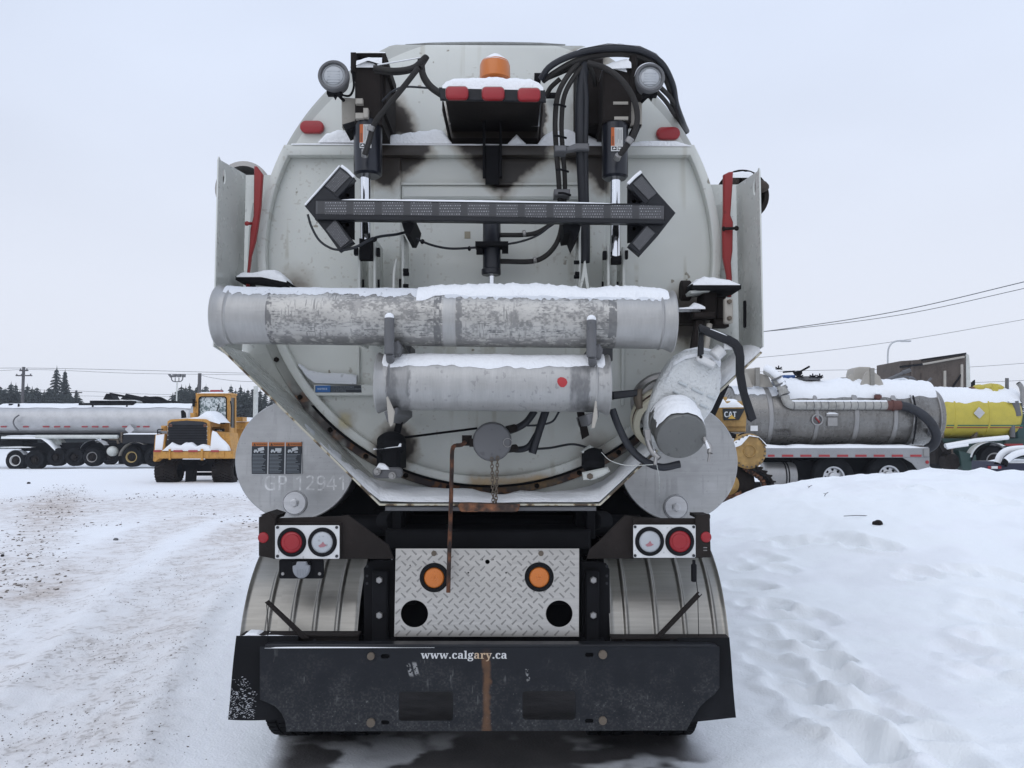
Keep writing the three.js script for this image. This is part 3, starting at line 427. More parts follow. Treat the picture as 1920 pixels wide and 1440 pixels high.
for (const s of [0, 1]) {
  const X = s ? 464 : 0, Y = s ? 4 : 0, q = (x) => x + X, cx = s ? 1153 : 690, z = -4.1;
  const lc = sub('lift_cylinder', truck);
  part('mount_box', s ? [bx(1130, 124 + Y, 1184, 228, z, 0.4, 0.01), bx(1080, 108, 1131, 235, -4.3, 0.2, 0.01), bx(1182, 102, 1194, 180, z + 0.01, 0.3, 0.006), bx(1196, 100, 1214, 170, -4.16, 0.2, 0.006)] : [bx(665, 120, 716, 232, z, 0.4, 0.01), bx(716, 130, 724, 215, -4.14, 0.36, 0.006), bx(657, 97, 667, 134, z + 0.01, 0.3, 0.006), poly([[716, 99], [722, 99], [728, 114], [728, 134], [716, 134]], z + 0.01, 0.3, { bev: 0.006 }), bx(662, 97, 722, 104, -4.14, 0.24, 0.006)], mat.brown, lc);
  part('snow', s ? [snowHeap([[1132, 122], [1150, 113], [1178, 105], [1184, 112], [1184, 122]], [[1132, 128], [1184, 126]], z + 0.03, 0.3, 20, 31), snowHeap([[1150, 125], [1160, 122], [1172, 124], [1176, 131]], [[1150, 128], [1176, 134]], z + 0.012, 0.02, 16, 32)] : [snowHeap([[667, 111], [690, 106], [716, 104]], [[667, 121], [690, 112], [716, 120]], z + 0.03, 0.26, 20, 33), snowHeap([[668, 121], [680, 112], [700, 116], [708, 123]], 125, z + 0.012, 0.04, 16, 34), snowHeap([[664, 97], [690, 94], [722, 98]], 98, -4.13, 0.22, 20, 35)], mat.snow, lc, { stuff: true });
  const yb = s ? 336 : 331, yt = s ? 232 : 228, zc = z - 0.06;
  const bar = part('barrel', [cyl(P(cx, yb, zc), P(cx, yt, zc), M(s ? 25 : 27, zc), 28, 0.012), cyl(P(cx, yt + 2, zc), P(cx, yt - 14, zc - 0.02), M(22, zc), 24)], mat.gloss, lc);
  part('piston_rod', cyl(P(s ? 1154 : 685.5, s ? 484 : 470, zc), P(s ? 1154 : 685.5, yb - 4, zc), M(10.3, zc), 28), mat.chrome, lc);
  part('rod_end', [bx((s ? 1147 : 673), s ? 478 : 446, (s ? 1166 : 697), s ? 493 : 486, zc + 0.03, 0.06, 0.008)], mat.frame, lc);
  decal('warning_sticker', rect(s ? 1146 : 674.5, s ? 239 : 233, s ? 1168 : 696, s ? 283 : 277), z + 0.016 + (s ? -0.002 : 0), lblMat, lc, 0.006);
  const vb = part('valve_plate', s ? [bx(1176, 191, 1204, 236, -4.16, 0.04), bx(1150, 190, 1178, 195, -4.09, 0.03), bx(1152, 218, 1178, 224, -4.09, 0.03)] : [poly([[640, 182], [668, 184], [668, 228], [641, 238]], -4.16, 0.05), bx(666, 184, 680, 194, -4.07, 0.06), bx(666, 211, 682, 222, -4.07, 0.06), bx(681, 202, 690, 220, -4.06, 0.04)], mat.beige, lc);
  part('valve_box', s ? poly([[1190, 230], [1204, 232], [1195, 252], [1180, 248]], -4.14, 0.12, { bev: 0.01 }) : poly([[641, 232], [668, 224], [667, 240], [648, 247]], -4.12, 0.14, { bev: 0.01 }), mat.frame, lc);
  // work lamp
  const lx = s ? 1219 : 625, ly = s ? 145 : 141, R = s ? 28.5 : 30, wl = sub('work_lamp', truck), wz = -4.0;
  part('lamp_housing', face(lx, ly, wz, [[0, -0.14], [R * 0.35, -0.135], [R * 0.75, -0.10], [R * 0.97, -0.035], [R, -0.02], [R, 0.0], [R * 0.93, 0.008], [R * 0.82, 0.006], [R * 0.78, -0.012], [R * 0.2, -0.05], [0, -0.05]], 40), mat.grey, wl);
  part('lamp_lens', face(lx, ly, wz, [[0, 0.004], [R * 0.4, 0.002], [R * 0.7, -0.004], [R * 0.79, -0.01], [R * 0.79, -0.02], [0, -0.02]], 36), mat.clear, wl);
  part('lens_ring', ring(lx, ly, R * 0.60, R * 0.66, wz - 0.001, 0.006), mat.grey, wl); part('lens_flutes', [-9, -4, 1, 6, 11].map((k) => bx(lx - R * 0.4, ly + k, lx + R * 0.4, ly + k + 2, wz + 0.004, 0.003, 0.001)), mat.clear, wl, { stuff: true });
  part('lamp_bracket', [bx(lx - 13, ly + R - 3, lx + 14, ly + R + 4, wz - 0.03, 0.05, 0.005), poly([[lx - 5, ly + R + 3], [lx + 8, ly + R + 3], [lx + 3, ly + R + 15], [lx, ly + R + 10]], wz - 0.05, 0.02), rod([lx + 2, ly + R, wz - 0.06], [lx + (s ? -16 : 20), ly + R + 18, -4.14], 0.008)], mat.frame, wl);
  if (s) part('snow', gridGeo(24, 8, (u, v) => { const a = mix(20, 165, u) * Math.PI / 180, t = 0.012 * Math.sin(Math.PI * v) * Math.sin(Math.PI * u) + 0.002, r = M(R, wz) + t, c = P(lx, ly, wz); return V(c.x + r * Math.cos(a), c.y + r * Math.sin(a), wz - 0.005 - 0.05 * v); }), mat.snow, wl, { stuff: true });
}
part('cable', tube([[634, 172, -4.06], [645, 179, -4.1], [656, 179, -4.12], [663, 165, -4.12], [662, 142, -4.1], [659, 125, -4.1]], 0.006, 6), mat.frame, truck);

// ---- shelf with three red lamps and the beacon
const sh = sub('lamp_shelf', truck);
part('shelf_bar', poly([[823, 163], [1022, 168], [1024, 190], [825, 186]], -4.0, 0.025, { bev: 0.004 }), mat.black, sh);
part('shelf_top', [wb((P(828, 163, -4.0).x + P(1018, 163, -4.0).x) / 2, P(920, 165, -4.0).y - 0.008, -4.285, M(188, -4.0), 0.008, 0.55)], mat.brown, sh);
{ const gy = P(0, 188, -4.02).y, yb = P(0, 272, -4.55).y; for (const px of [836, 1015]) part('shelf_gusset', side([[-4.03, gy], [-4.03, gy - 0.05], [-4.5, yb], [-4.555, yb - 0.02], [-4.555, gy]], P(px, 230, -4.2).x, 0.008), mat.brown, sh);
  part('shelf_lining', [wb((P(840, 0, -4.5).x + P(1011, 0, -4.5).x) / 2, (gy + yb) / 2, -4.55, M(171, -4.5), gy - yb, 0.012)], mat.brown, sh); }
part('shelf_post', [bx(905, 226, 910, 332, -4.36, 0.03), bx(936, 226, 941, 332, -4.36, 0.03), bx(910, 272, 936, 345, -4.37, 0.02), bx(921, 214, 932, 219, -4.4, 0.1)], mat.frame, sh);
part('snow', snowHeap([[829, 162], [836, 150], [850, 142], [880, 141], [920, 139], [960, 141], [995, 143], [1010, 152], [1019, 165]], [[829, 164], [1019, 168]], -3.998, 0.48, 60, 41), mat.snow, sh, { stuff: true });
for (const [x, y] of [[856.5, 172.5], [924.5, 173.5], [992, 175.5]]) { const rr = rect(x - 21.5, y - 12, x + 21.5, y + 12, 8), l = part('stop_lamp', poly(rr, -3.965, 0.035, { bev: 0.012, seg: 3 }), mat.redLens, sh); part('lamp_base', poly(rect(x - 21.5, y - 12, x + 21.5, y + 14, 8), -3.992, 0.012, { bev: 0.003 }), mat.beige, l); }
{ const b = P(928, 150, -4.2), bc = part('beacon', lat([[0, 0], [0.082, 0], [0.081, 0.075], [0.074, 0.095], [0.05, 0.11], [0, 0.113]], b, V(0, 1, 0), 32), mat.amber, truck);
  part('snow', gridGeo(32, 8, (u, v) => { const a = u * Math.PI * 2, r = 0.078 * v; return V(b.x + r * Math.cos(a), b.y + 0.121 - 0.04 * v * v * v + 0.012 * fbm(3 + Math.cos(a) * 2 * v, 3 + Math.sin(a) * 2 * v, 2, 9) + 0.012 * Math.cos(a - 1) * (1 - v), b.z + r * Math.sin(a)); }), mat.snow, bc, { stuff: true }); }
part('tube_fitting', bx(1002, 136, 1014, 150, -4.3, 0.1, 0.004), mat.frame, truck); part('tube_fitting', bx(1024, 173, 1050, 180, -4.5, 0.04), mat.frame, truck);

// ---- arrow board
const ab = sub('arrow_board', truck), az = -3.97;
const ledTex = canvas(1024, 64, (c, w, h) => { c.fillStyle = '#4a4a4c'; c.fillRect(0, 0, w, h); const q = rng(3); for (let m = 0; m < 12; m++) { const x0 = 20 + m * 84; c.fillStyle = '#3b3b3d'; c.fillRect(x0 - 14, 0, 20, h); for (let i = 0; i < 9; i++) for (let j = 0; j < 6; j++) { const g = 120 + 90 * q(); c.fillStyle = `rgb(${g},${g},${g + 4})`; c.beginPath(); c.arc(x0 + 10 + i * 7 + (j % 2) * 3, 6 + j * 10, 1.6, 0, 7); c.fill(); } } });
const ledM = new THREE.MeshStandardMaterial({ map: ledTex, roughness: 0.35 });
const ledS = new THREE.MeshStandardMaterial({ map: canvas(128, 256, (c, w, h) => { c.fillStyle = '#454547'; c.fillRect(0, 0, w, h); const q = rng(4); for (let i = 0; i < 9; i++) for (let j = 0; j < 18; j++) { const g = 75 + 75 * q(); c.fillStyle = `rgb(${g},${g},${g + 4})`; c.beginPath(); c.arc(10 + i * 13 + (j % 2) * 6, 8 + j * 14, 2.4, 0, 7); c.fill(); } }), roughness: 0.35 });
part('bar', [poly([[590, 373], [1247, 382], [1247, 419], [590, 411]], az, 0.05, { bev: 0.004 })], mat.black, ab);
decal('lamp_strip', [[592, 377], [1245, 386], [1245, 411], [592, 401]], az + 0.004, ledM, ab, 0.005);
part('bar_lip', poly([[592, 401], [1245, 411], [1245, 419], [592, 411]], az + 0.022, 0.02, { bev: 0.003 }), mat.black, ab);
part('snow', snowHeap([[628, 374], [660, 370.5], [900, 373], [1100, 377], [1205, 382]], [[628, 374.5], [1205, 383]], az, 0.05, 80, 44), mat.snow, ab, { stuff: true });
const heads = [[[[571, 386], [606, 348], [640, 374], [640, 402], [609, 433]], [[638.5, 311], [665, 334], [632, 371], [606, 348]], [[638, 317], [656, 331], [627, 361], [610, 349]], [[609, 433], [629, 408], [663, 453], [636, 471]], [[628, 412], [655, 451], [639, 464], [611, 430]], [[626, 345], [665, 340], [665, 450], [626, 440]]],
  [[[1267, 399], [1233, 361], [1196, 384], [1196, 418], [1236, 439]], [[1203, 323], [1177, 346], [1211, 384], [1233, 361]], [[1203, 330], [1187, 344], [1216, 374], [1231, 362]], [[1236, 439], [1212, 420], [1178, 460], [1200, 479]], [[1213, 424], [1186, 456], [1199, 470], [1228, 437]], [[1176, 350], [1214, 356], [1214, 450], [1176, 456]]]];
for (const h of heads) {
  part('arrow_head', [poly(h[0], az - 0.006, 0.04), poly(h[1], az - 0.002, 0.05), poly(h[3], az - 0.002, 0.05)], mat.black, ab);
  decal('lamp_panel', h[2], az + 0.003, ledS, ab); decal('lamp_panel', h[4], az + 0.003, ledS, ab);
  const bp = part('backing_plate', poly(h[5], az - 0.055, 0.008), mat.frame, ab); const bx0 = (h[5][0][0] + h[5][1][0]) / 2 + (h === heads[0] ? 6 : -6);
  for (const y of h === heads[0] ? [367, 421] : [377, 429]) part('bolt', disc(bx0, y, 4, az - 0.055, 0.01, 8), mat.bolt, bp);
}
part('snow', [tube([[572, 384, az], [606, 346, az], [637, 311, az - 0.01]], 0.005, 6), tube([[640, 311, az], [652, 320, az], [664, 332, az]], 0.008, 6), tube([[1177, 345, az], [1190, 332, az], [1202, 322, az]], 0.009, 6)], mat.snow, ab, { stuff: true });
part('board_bracket', [poly([[751, 411], [778, 411], [775, 425], [768, 440], [760, 440], [755, 425]], -4.05, 0.3, { bev: 0.006 }), poly([[1054, 417], [1090, 417], [1088, 430], [1077, 452], [1070, 434], [1058, 436]], -4.05, 0.3, { bev: 0.006 })], mat.frame, ab);

// ---- door lock cylinder in the middle
const lk = sub('lock_cylinder', truck);
part('barrel', [cyl(P(922, 512, -4.3), P(922, 412, -4.3), M(17, -4.3), 24, 0.008), cyl(P(921, 516, -4.3), P(921, 504, -4.3), M(18.5, -4.3), 24, 0.005)], mat.gloss, lk);
part('clamp_plate', [bx(891, 452, 953, 461, -4.22, 0.1), bx(893, 461, 905, 475, -4.26, 0.04), bx(941, 461, 953, 473, -4.26, 0.04)], mat.frame, lk);
part('piston_rod', cyl(P(922, 560, -4.3), P(922, 512, -4.3), M(6, -4.3), 18), mat.chrome, lk);
// door lugs and ears with bolts
for (const [x, y0, y1, z, d] of [[673, 467, 645, -4.17, 0.25], [702, 447, 645, -4.17, 0.25], [755, 440, 645, -4.2, 0.22], [1087, 424, 545, -4.2, 0.22], [1141, 457, 600, -4.17, 0.25], [1170, 462, 600, -4.17, 0.25]]) part('door_lug', bx(x - 2.5, y0, x + 2.5, y1, z, d, 0.003), mat.paint2, door);
part('lug_hook', tube([[743, 486, -4.18], [739, 510, -4.16], [738, 545, -4.15]], 0.008, 6), mat.paint, door); part('lug_hook', [poly([[1095, 490], [1098, 488], [1106, 545], [1100, 545], [1096, 520], [1090, 545], [1086, 545]], -4.16, 0.02)], mat.paint2, door);
for (const g of [bx(663, 463, 670, 477, -4.15, 0.04), bx(705, 464, 711, 479, -4.15, 0.04), bx(1131, 470, 1138, 485, -4.15, 0.04), bx(1173, 469, 1178, 484, -4.15, 0.04), ...[[764, 507], [765, 514], [764, 536]].map(([x, y]) => rod([756, y, -4.2], [x + 2, y, -4.2], 0.011, 6)), ...[[1076, 492], [1078, 513], [1076, 519]].map(([x, y]) => rod([x, y, -4.2], [1086, y, -4.2], 0.011, 6))]) part('lug_pin', g, mat.frame, door);
for (const [x, y] of [[681, 524], [710, 524], [750, 523], [1130, 528], [1158, 528]]) part('gas_strut', rod([x, y, -4.2], [x, 545, -4.2], 0.006), mat.frame, door);
const noteTex = canvas(512, 96, (c, w, h) => { c.fillStyle = '#1c232b'; c.fillRect(0, 0, w, h); c.fillStyle = '#2b62a0'; c.fillRect(4, 4, 164, h - 8); c.fillStyle = '#c9d2da'; c.font = 'bold 30px sans-serif'; c.fillText('NOTICE', 24, 60); c.fillStyle = '#8d959c'; c.font = 'bold 19px sans-serif'; ['Seal Must Not Be Damaged.', 'Ensure sealing surfaces are clean before', 'each door closing.'].forEach((t, i) => c.fillText(t, 178, 30 + i * 26)); });
decal('notice_sticker', [[591, 723], [677, 722], [678, 736], [591, 736]], -4.398, new THREE.MeshStandardMaterial({ map: noteTex, roughness: 0.5 }), door);
// ---- hoses and cables
const hose = (pts, rpx, m = mat.hose, n = 10) => part('hose', tube(pts, M(rpx * 0.86, pts[0][2]), n), m, truck);
hose([[700, 127, -4.05], [740, 132, -4.06], [775, 126, -4.08], [797, 107, -4.12]], 6);
hose([[702, 134, -4.07], [742, 138, -4.08], [778, 131, -4.1], [793, 118, -4.12]], 4);
part('snow', barSnow(P(708, 124, -4.05), P(790, 110, -4.11), 0.004, (u) => 0.004, 50, 50, 30), mat.snow, truck, { stuff: true });
hose([[789, 112, -4.12], [793, 140, -4.12], [806, 161, -4.1], [832, 180, -4.06]], 8);
hose([[800, 106, -4.13], [790, 122, -4.12], [786, 128, -4.1]], 7);
hose([[784, 128, -4.0], [755, 165, -3.98], [722, 205, -3.96], [702, 232, -3.96], [692, 265, -3.97], [684, 290, -4.0]], 6.2);
part('hose_fitting', [rod([697, 236, -3.955], [694, 246, -3.96], M(7.4, 3.96)), rod([684, 280, -4.0], [684, 294, -4.03], M(6.5, 4))], mat.steel, truck);
hose([[716, 190, -4.05], [735, 172, -4.1], [760, 163, -4.2], [805, 165, -4.2]], 2.4, mat.hoseBlack, 6);
hose([[1014, 148, -4.15], [1030, 126, -4.1], [1075, 103, -4.05], [1140, 91, -4.05], [1200, 96, -4.1], [1238, 116, -4.15], [1260, 155, -4.25], [1268, 195, -4.4], [1279, 226, -4.6], [1288, 246, -5.1]], 7, mat.hoseBlack);
hose([[1018, 152, -4.17], [1040, 136, -4.12], [1080, 114, -4.07], [1140, 102, -4.07], [1196, 106, -4.12], [1232, 124, -4.17], [1253, 160, -4.27], [1262, 195, -4.4], [1275, 226, -4.6], [1286, 248, -5.1]], 6);
hose([[1115, 98, -4.07], [1130, 88, -4.07], [1158, 85, -4.08], [1196, 92, -4.12]], 4, mat.hoseBlack);
part('snow', gridGeo(60, 6, (u, v) => { const l = [[1020, 138, -4.12], [1045, 112, -4.07], [1090, 91, -4.03], [1140, 81, -4.03], [1200, 86, -4.08], [1230, 100, -4.13], [1245, 115, -4.16]], a = along(l, u), p = P(...a); p.y += 0.008 * Math.sin(Math.PI * v) * Math.sin(Math.PI * Math.min(1, u * 1.2)) * (0.5 + fbm(u * 20, v, 2, 6)); p.z -= 0.03 * v; return p; }), mat.snow, truck, { stuff: true });
hose([[1228, 168, -4.15], [1248, 190, -4.3], [1264, 214, -4.5], [1281, 240, -5.0]], 5);
hose([[1234, 160, -4.16], [1256, 182, -4.3], [1270, 208, -4.5], [1284, 238, -5.0]], 5.5);
const ha = [[1090, 112, -4.08], [1066, 140, -4.08], [1047, 175, -4.1], [1041, 225, -4.12], [1043, 280, -4.14], [1047, 330, -4.2], [1050, 380, -4.25], [1053, 425, -4.28], [1040, 462, -4.3], [1010, 487, -4.3], [932, 490, -4.3]];
hose(ha, 6); hose(ha.slice(0, 6).map(([x, y, z]) => [x + 12, y + 2, z - 0.01]).concat([[1058, 378, -4.26], [1050, 405, -4.28], [1028, 424, -4.3], [1000, 438, -4.3], [932, 441, -4.3]]), 5.5);
for (const [x, y] of [[1047, 196], [1048, 255], [1052, 318], [1056, 362]]) part('hose_tie', tube([[x - 9, y, -4.085], [x, y, -4.07], [x + 14, y + 4, -4.09]], 0.006, 6), mat.frame, truck);
hose([[1036, 420, -4.28], [1010, 440, -4.3], [980, 452, -4.3], [950, 458, -4.3]], 2.6, mat.hoseBlack, 6);
hose([[1096, 118, -4.1], [1090, 170, -4.12], [1089, 260, -4.14], [1093, 345, -4.2], [1096, 420, -4.24], [1096, 492, -4.24]], 12.5, mat.hoseBlack, 14);
hose([[1094, 122, -4.09], [1099, 180, -4.10], [1098, 260, -4.12], [1099, 345, -4.18], [1101, 425, -4.23]], 6, mat.hoseBlack, 10);
hose([[1103, 118, -4.04], [1135, 128, -4.0], [1165, 150, -3.97], [1188, 185, -3.96], [1195, 222, -3.96], [1188, 252, -3.97], [1172, 278, -3.99], [1158, 296, -4.02]], 6.4);
hose([[1104, 122, -4.08], [1112, 140, -4.12], [1116, 160, -4.2]], 5);
part('hose_fitting', [rod([1184, 258, -3.96], [1177, 268, -3.97], M(7.6, 3.96)), rod([1160, 290, -4.0], [1156, 299, -4.03], M(6.5, 4)), rod([980, 438, -4.29], [986, 437, -4.29], M(6.2, 4.3)), rod([1000, 488, -4.29], [1006, 487, -4.29], M(6.2, 4.3))], mat.steel, truck);
part('hose_clamp', [bx(1040, 272, 1062, 283, -4.06, 0.1, 0.005), poly([[1060, 276], [1080, 268], [1105, 268], [1105, 280], [1082, 280], [1062, 284]], -4.08, 0.04, { bev: 0.006 })], mat.grey, truck);
part('hose_clamp', [bx(1039, 354, 1069, 366, -4.18, 0.1, 0.005)], mat.grey, truck);
hose([[1016, 150, -4.18], [1045, 138, -4.15], [1092, 118, -4.1]], 6);
hose([[1024, 180, -4.2], [1032, 165, -4.17], [1050, 148, -4.14]], 5.5);
hose([[577, 402, -3.99], [584, 425, -4.0], [600, 452, -4.0], [622, 466, -4.0], [638, 469, -3.99]], 2.6, mat.hoseBlack, 8);
hose([[636, 470, -3.98], [665, 464, -4.0], [698, 448, -4.05], [715, 443, -4.1], [740, 440, -4.15], [758, 436, -4.2]], 3.4, mat.hoseBlack, 8);
hose([[770, 441, -4.2], [790, 452, -4.25], [815, 461, -4.3], [845, 466, -4.35], [893, 464, -4.3]], 2.8, mat.hoseBlack, 8);
part('cable_tie', [sphereG(P(792, 453, -4.26), 0.012, 0.014, 0.014, 8), sphereG(P(880, 466, -4.32), 0.01, 0.014, 0.012, 8), sphereG(P(700, 449, -4.06), 0.02, 0.014, 0.014, 8)], mat.frame, truck);
// below the pipes
part('strap', poly([[1148, 734], [1196, 730], [1198, 742], [1150, 749]], -4.05, 0.05, { bev: 0.006 }), mat.hoseBlack, truck);
hose([[1148, 768, -4.0], [1160, 800, -3.98], [1180, 838, -3.97], [1205, 862, -3.96], [1240, 876, -3.95], [1275, 870, -3.95]], 8, mat.hoseBlack, 12);
hose([[1003, 770, -4.2], [985, 793, -4.2], [960, 806, -4.22], [944, 808, -4.24]], 8, mat.hoseBlack);
hose([[1024, 768, -4.18], [1010, 810, -4.18], [998, 850, -4.18]], 9, mat.hoseBlack);
hose([[1006, 815, -4.19], [990, 838, -4.2], [970, 843, -4.22], [952, 838, -4.24]], 7, mat.hoseBlack);
hose([[1048, 772, -4.2], [1036, 790, -4.2], [1010, 797, -4.2], [988, 798, -4.2]], 2.6, mat.hoseBlack, 6);
hose([[988, 843, -4.2], [1030, 840, -4.25], [1075, 833, -4.3], [1105, 840, -4.3]], 2.6, mat.hoseBlack, 6);
part('lock_rod', rod([745, 822, -4.3], [895, 803, -4.3], M(2.2, 4.3)), mat.frame, truck);
part('door_strut', [poly([[748, 766], [760, 766], [748, 822], [735, 822]], -4.25, 0.03)], mat.frame, truck);
part('door_strut', [poly([[1082, 772], [1095, 770], [1105, 816], [1092, 824]], -4.25, 0.03)], mat.brown, truck);
const dogL = part('door_clamp', [cyl(P(734, 846, -4.15), P(734, 820, -4.2), 0.075, 20, 0.02), bx(716, 828, 750, 880, -4.14, 0.26, 0.02), poly([[705, 835], [730, 830], [735, 890], [705, 880]], -4.18, 0.16, { bev: 0.02 })], mat.rubber, truck);
part('snow', snowHeap([[700, 838], [715, 846], [728, 832], [735, 814], [748, 822], [752, 830]], [[700, 842], [752, 836]], -4.12, 0.08, 20, 55), mat.snow, dogL, { stuff: true });
const dogR = part('door_clamp', [cyl(P(1112, 880, -4.17), P(1112, 846, -4.22), 0.06, 20, 0.02), poly([[1096, 848], [1130, 842], [1132, 872], [1122, 888], [1100, 884]], -4.2, 0.16, { bev: 0.02 })], mat.rubber, truck);
part('snow', snowHeap([[1092, 842], [1108, 832], [1118, 840], [1128, 846]], 848, -4.18, 0.1, 16, 56), mat.paint2, dogR);
const ll = part('clamp_link', [poly(rect(698, 876, 754, 897, 9), -4.14, 0.05, { bev: 0.008 })], mat.grey, truck); for (const [x, y] of [[707, 884], [735, 892]]) part('bolt', [disc(x, y, 7, -4.115, 0.03), hex(x, y, 4.5, -4.115, 0.012)], mat.steel, ll);
part('snow', snowHeap([[703, 877], [710, 866], [722, 868], [730, 878]], 879, -4.13, 0.05, 16, 57), mat.snow, ll, { stuff: true });
const lr = part('clamp_link', [poly([[1092, 886], [1128, 878], [1140, 876], [1145, 884], [1132, 892], [1112, 900], [1094, 900]], -4.14, 0.05, { bev: 0.008 })], mat.paint2, truck); part('bolt', [hex(1106, 893, 6, -4.14, 0.02)], mat.bolt, lr);
// round drain valve with bent handle and chains
const dv = sub('drain_valve', truck);
part('valve_cap', face(922.5, 828, -4.05, [[0, -0.33], [30, -0.33], [31, -0.06], [36, -0.055], [37, -0.02], [35, -0.004], [33, 0], [0, 0.002]], 44), mat.grey, dv);
part('valve_ear', [bx(866, 816, 884, 836, -4.08, 0.06, 0.006), bx(880, 822, 890, 838, -4.06, 0.05), rod([950, 842, -4.1], [968, 840, -4.14], 0.02), rod([950, 806, -4.1], [966, 802, -4.14], 0.02)], mat.brown, dv);
part('handle_rod', tube([[872, 829, -4.06], [866, 834, -4.04], [852, 836, -4.02], [848.5, 842, -4.0], [847, 880, -4.0], [845, 960, -3.98], [842, 1050, -3.97], [840.5, 1111, -3.96]], M(4, 4), 8), std([0.55, 0.5, 0.5], 0.9, 0, { map: tRust, bumpMap: tBump, bumpScale: 0.003 }), dv);
const chain = (pts) => { const gs = []; const n = Math.round(Math.hypot(pts[1][0] - pts[0][0], pts[1][1] - pts[0][1]) / 6.2); for (let i = 0; i <= n; i++) { const g = new THREE.TorusGeometry(M(2.6, 4), M(0.95, 4), 5, 10); g.scale(1, 1.55, 1); g.rotateY(i % 2 ? 1.3 : 0.2); const c = P(mix(pts[0][0], pts[1][0], i / n), mix(pts[0][1], pts[1][1], i / n), pts[0][2]); g.translate(c.x, c.y, c.z); g.userData.smooth = true; gs.push(g); } return gs; };
part('chain', chain([[922, 862, -4.04], [925, 944, -4.04]]), mat.bolt, dv); part('chain', chain([[933, 860, -4.04], [930, 940, -4.04]]), mat.bolt, dv);
part('pull_ring', (() => { const g = new THREE.TorusGeometry(M(8, 4.05), 0.0022, 6, 24), c = P(952, 830, -4.045); g.translate(c.x, c.y, c.z); return g; })(), mat.steel, dv);

// ---- knife gate outlet valve
const kv = sub('outlet_valve', truck), iced = std([0.74, 0.755, 0.75], 0.4, 0, { map: tMottle, bumpMap: tSnowB, bumpScale: 0.02 });
part('valve_body', poly([[1236, 712], [1250, 690], [1262, 672], [1278, 660], [1305, 653], [1335, 657], [1348, 668], [1354, 690], [1356, 712], [1352, 738], [1338, 768], [1318, 795], [1305, 830], [1290, 850], [1240, 850], [1215, 815], [1213, 780], [1222, 745]], -4.0, 0.17, { bev: 0.035, seg: 4 }), iced, kv);
part('body_rib', [[[1272, 716], [1288, 724]], [[1297, 728], [1318, 738]], [[1326, 741], [1342, 748]], [[1262, 733], [1274, 740]], [[1283, 744], [1304, 755]], [[1312, 758], [1326, 764]]].map(([a, b]) => rod([a[0], a[1], -3.996], [b[0], b[1], -3.996], 0.008, 8)), std([0.55, 0.58, 0.59], 0.4), kv);
const cd = V(0.03, -0.52, 0.85).normalize(), cA = P(1262, 782, -4.02);
part('clamp_ring', lat([[0.155, -0.075], [0.175, -0.07], [0.18, -0.045], [0.172, -0.03], [0.165, -0.025], [0.172, -0.012], [0.168, 0.004], [0.14, 0.012], [0.14, -0.08]], P(1250, 792, -4.12), cd, 40), std([0.5, 0.47, 0.36], 0.5, 0, { map: tMottle }), kv);
part('ring_rust', lat([[0.162, -0.034], [0.172, -0.032], [0.173, -0.026], [0.170, -0.018], [0.16, -0.016]], P(1250, 792, -4.12), cd, 40), mat.rust, kv);
const cap = part('dust_cap', lat([[0, 0], [0.124, 0], [0.126, 0.03], [0.130, 0.035], [0.130, 0.055], [0.124, 0.06], [0.122, 0.185], [0.117, 0.194], [0.08, 0.197], [0, 0.196]], cA, cd, 44), std([0.19, 0.19, 0.18], 0.5, 0.6, { map: tMottle, bumpMap: tBump, bumpScale: 0.002 }), kv);
{ const up = V(0, 1, 0).addScaledVector(cd, -cd.y).normalize(), rt = cd.clone().cross(up);
  part('snow', gridGeo(24, 12, (u, v) => { const a = mix(-62 - 18 * (fbm(u * 6, 4, 2, 64) - 0.3), 66 + 14 * (fbm(u * 6, 9, 2, 65) - 0.4), v) * Math.PI / 180, s = mix(0.01, 0.186 - 0.07 * Math.pow(fbm(v * 7, 2, 3, 66), 1.5), u), r = 0.125 + (0.018 * Math.sin(Math.PI * v) * (0.5 + fbm(u * 6, v * 6, 3, 61)) + 0.001) * Math.pow(Math.sin(Math.PI * Math.min(0.98, u * 0.93 + 0.06)), 0.5); return cA.clone().addScaledVector(cd, s + 0.02 * (fbm(v * 7, 3, 2, 62) - 0.5) * u).addScaledVector(up, r * Math.cos(a)).addScaledVector(rt, r * Math.sin(a)); }), mat.snow, cap, { stuff: true });
  part('cam_arm', [tube([[1316, 800, -3.9], [1322, 825, -3.86], [1331, 838, -3.84], [1331, 850, -3.83]], 0.013, 8), tube([[1331, 850, -3.83], [1329, 866, -3.83]], 0.008, 8), poly([[1307, 800], [1319, 796], [1322, 822], [1314, 832]], -3.88, 0.03)], mat.steel, kv);
  part('cam_arm', [tube([[1213, 822, -3.9], [1222, 846, -3.86], [1236, 860, -3.84]], 0.014, 8), tube([[1230, 858, -3.84], [1228, 872, -3.83]], 0.009, 8), poly([[1208, 805], [1220, 805], [1222, 832], [1212, 830]], -3.88, 0.03)], mat.steel, kv);
  part('snow', [tube([[1217, 832, -3.89], [1228, 850, -3.845]], 0.007, 6), tube([[1324, 827, -3.85], [1329, 842, -3.83]], 0.008, 6)], mat.snow, kv, { stuff: true });
  part('lanyard', [tube([[1283, 780, -3.86], [1267, 777, -3.85], [1258, 776, -3.86]], 0.006, 6), tube([[1285, 772, -3.87], [1296, 782, -3.87], [1309, 800, -3.88]], 0.008, 6)], mat.grey, kv); }
part('handle', [poly([[1310, 612], [1314, 607], [1372, 630], [1384, 637], [1394, 650], [1397, 668], [1397, 700], [1403, 735], [1420, 785], [1410, 791], [1404, 786], [1387, 728], [1382, 700], [1382, 668], [1376, 652], [1365, 645], [1312, 622]], -3.9, 0.035, { bev: 0.008, seg: 2 })], mat.black, kv);
part('handle_link', [poly([[1311, 612], [1320, 614], [1320, 664], [1309, 668]], -3.935, 0.02)], mat.black, kv);
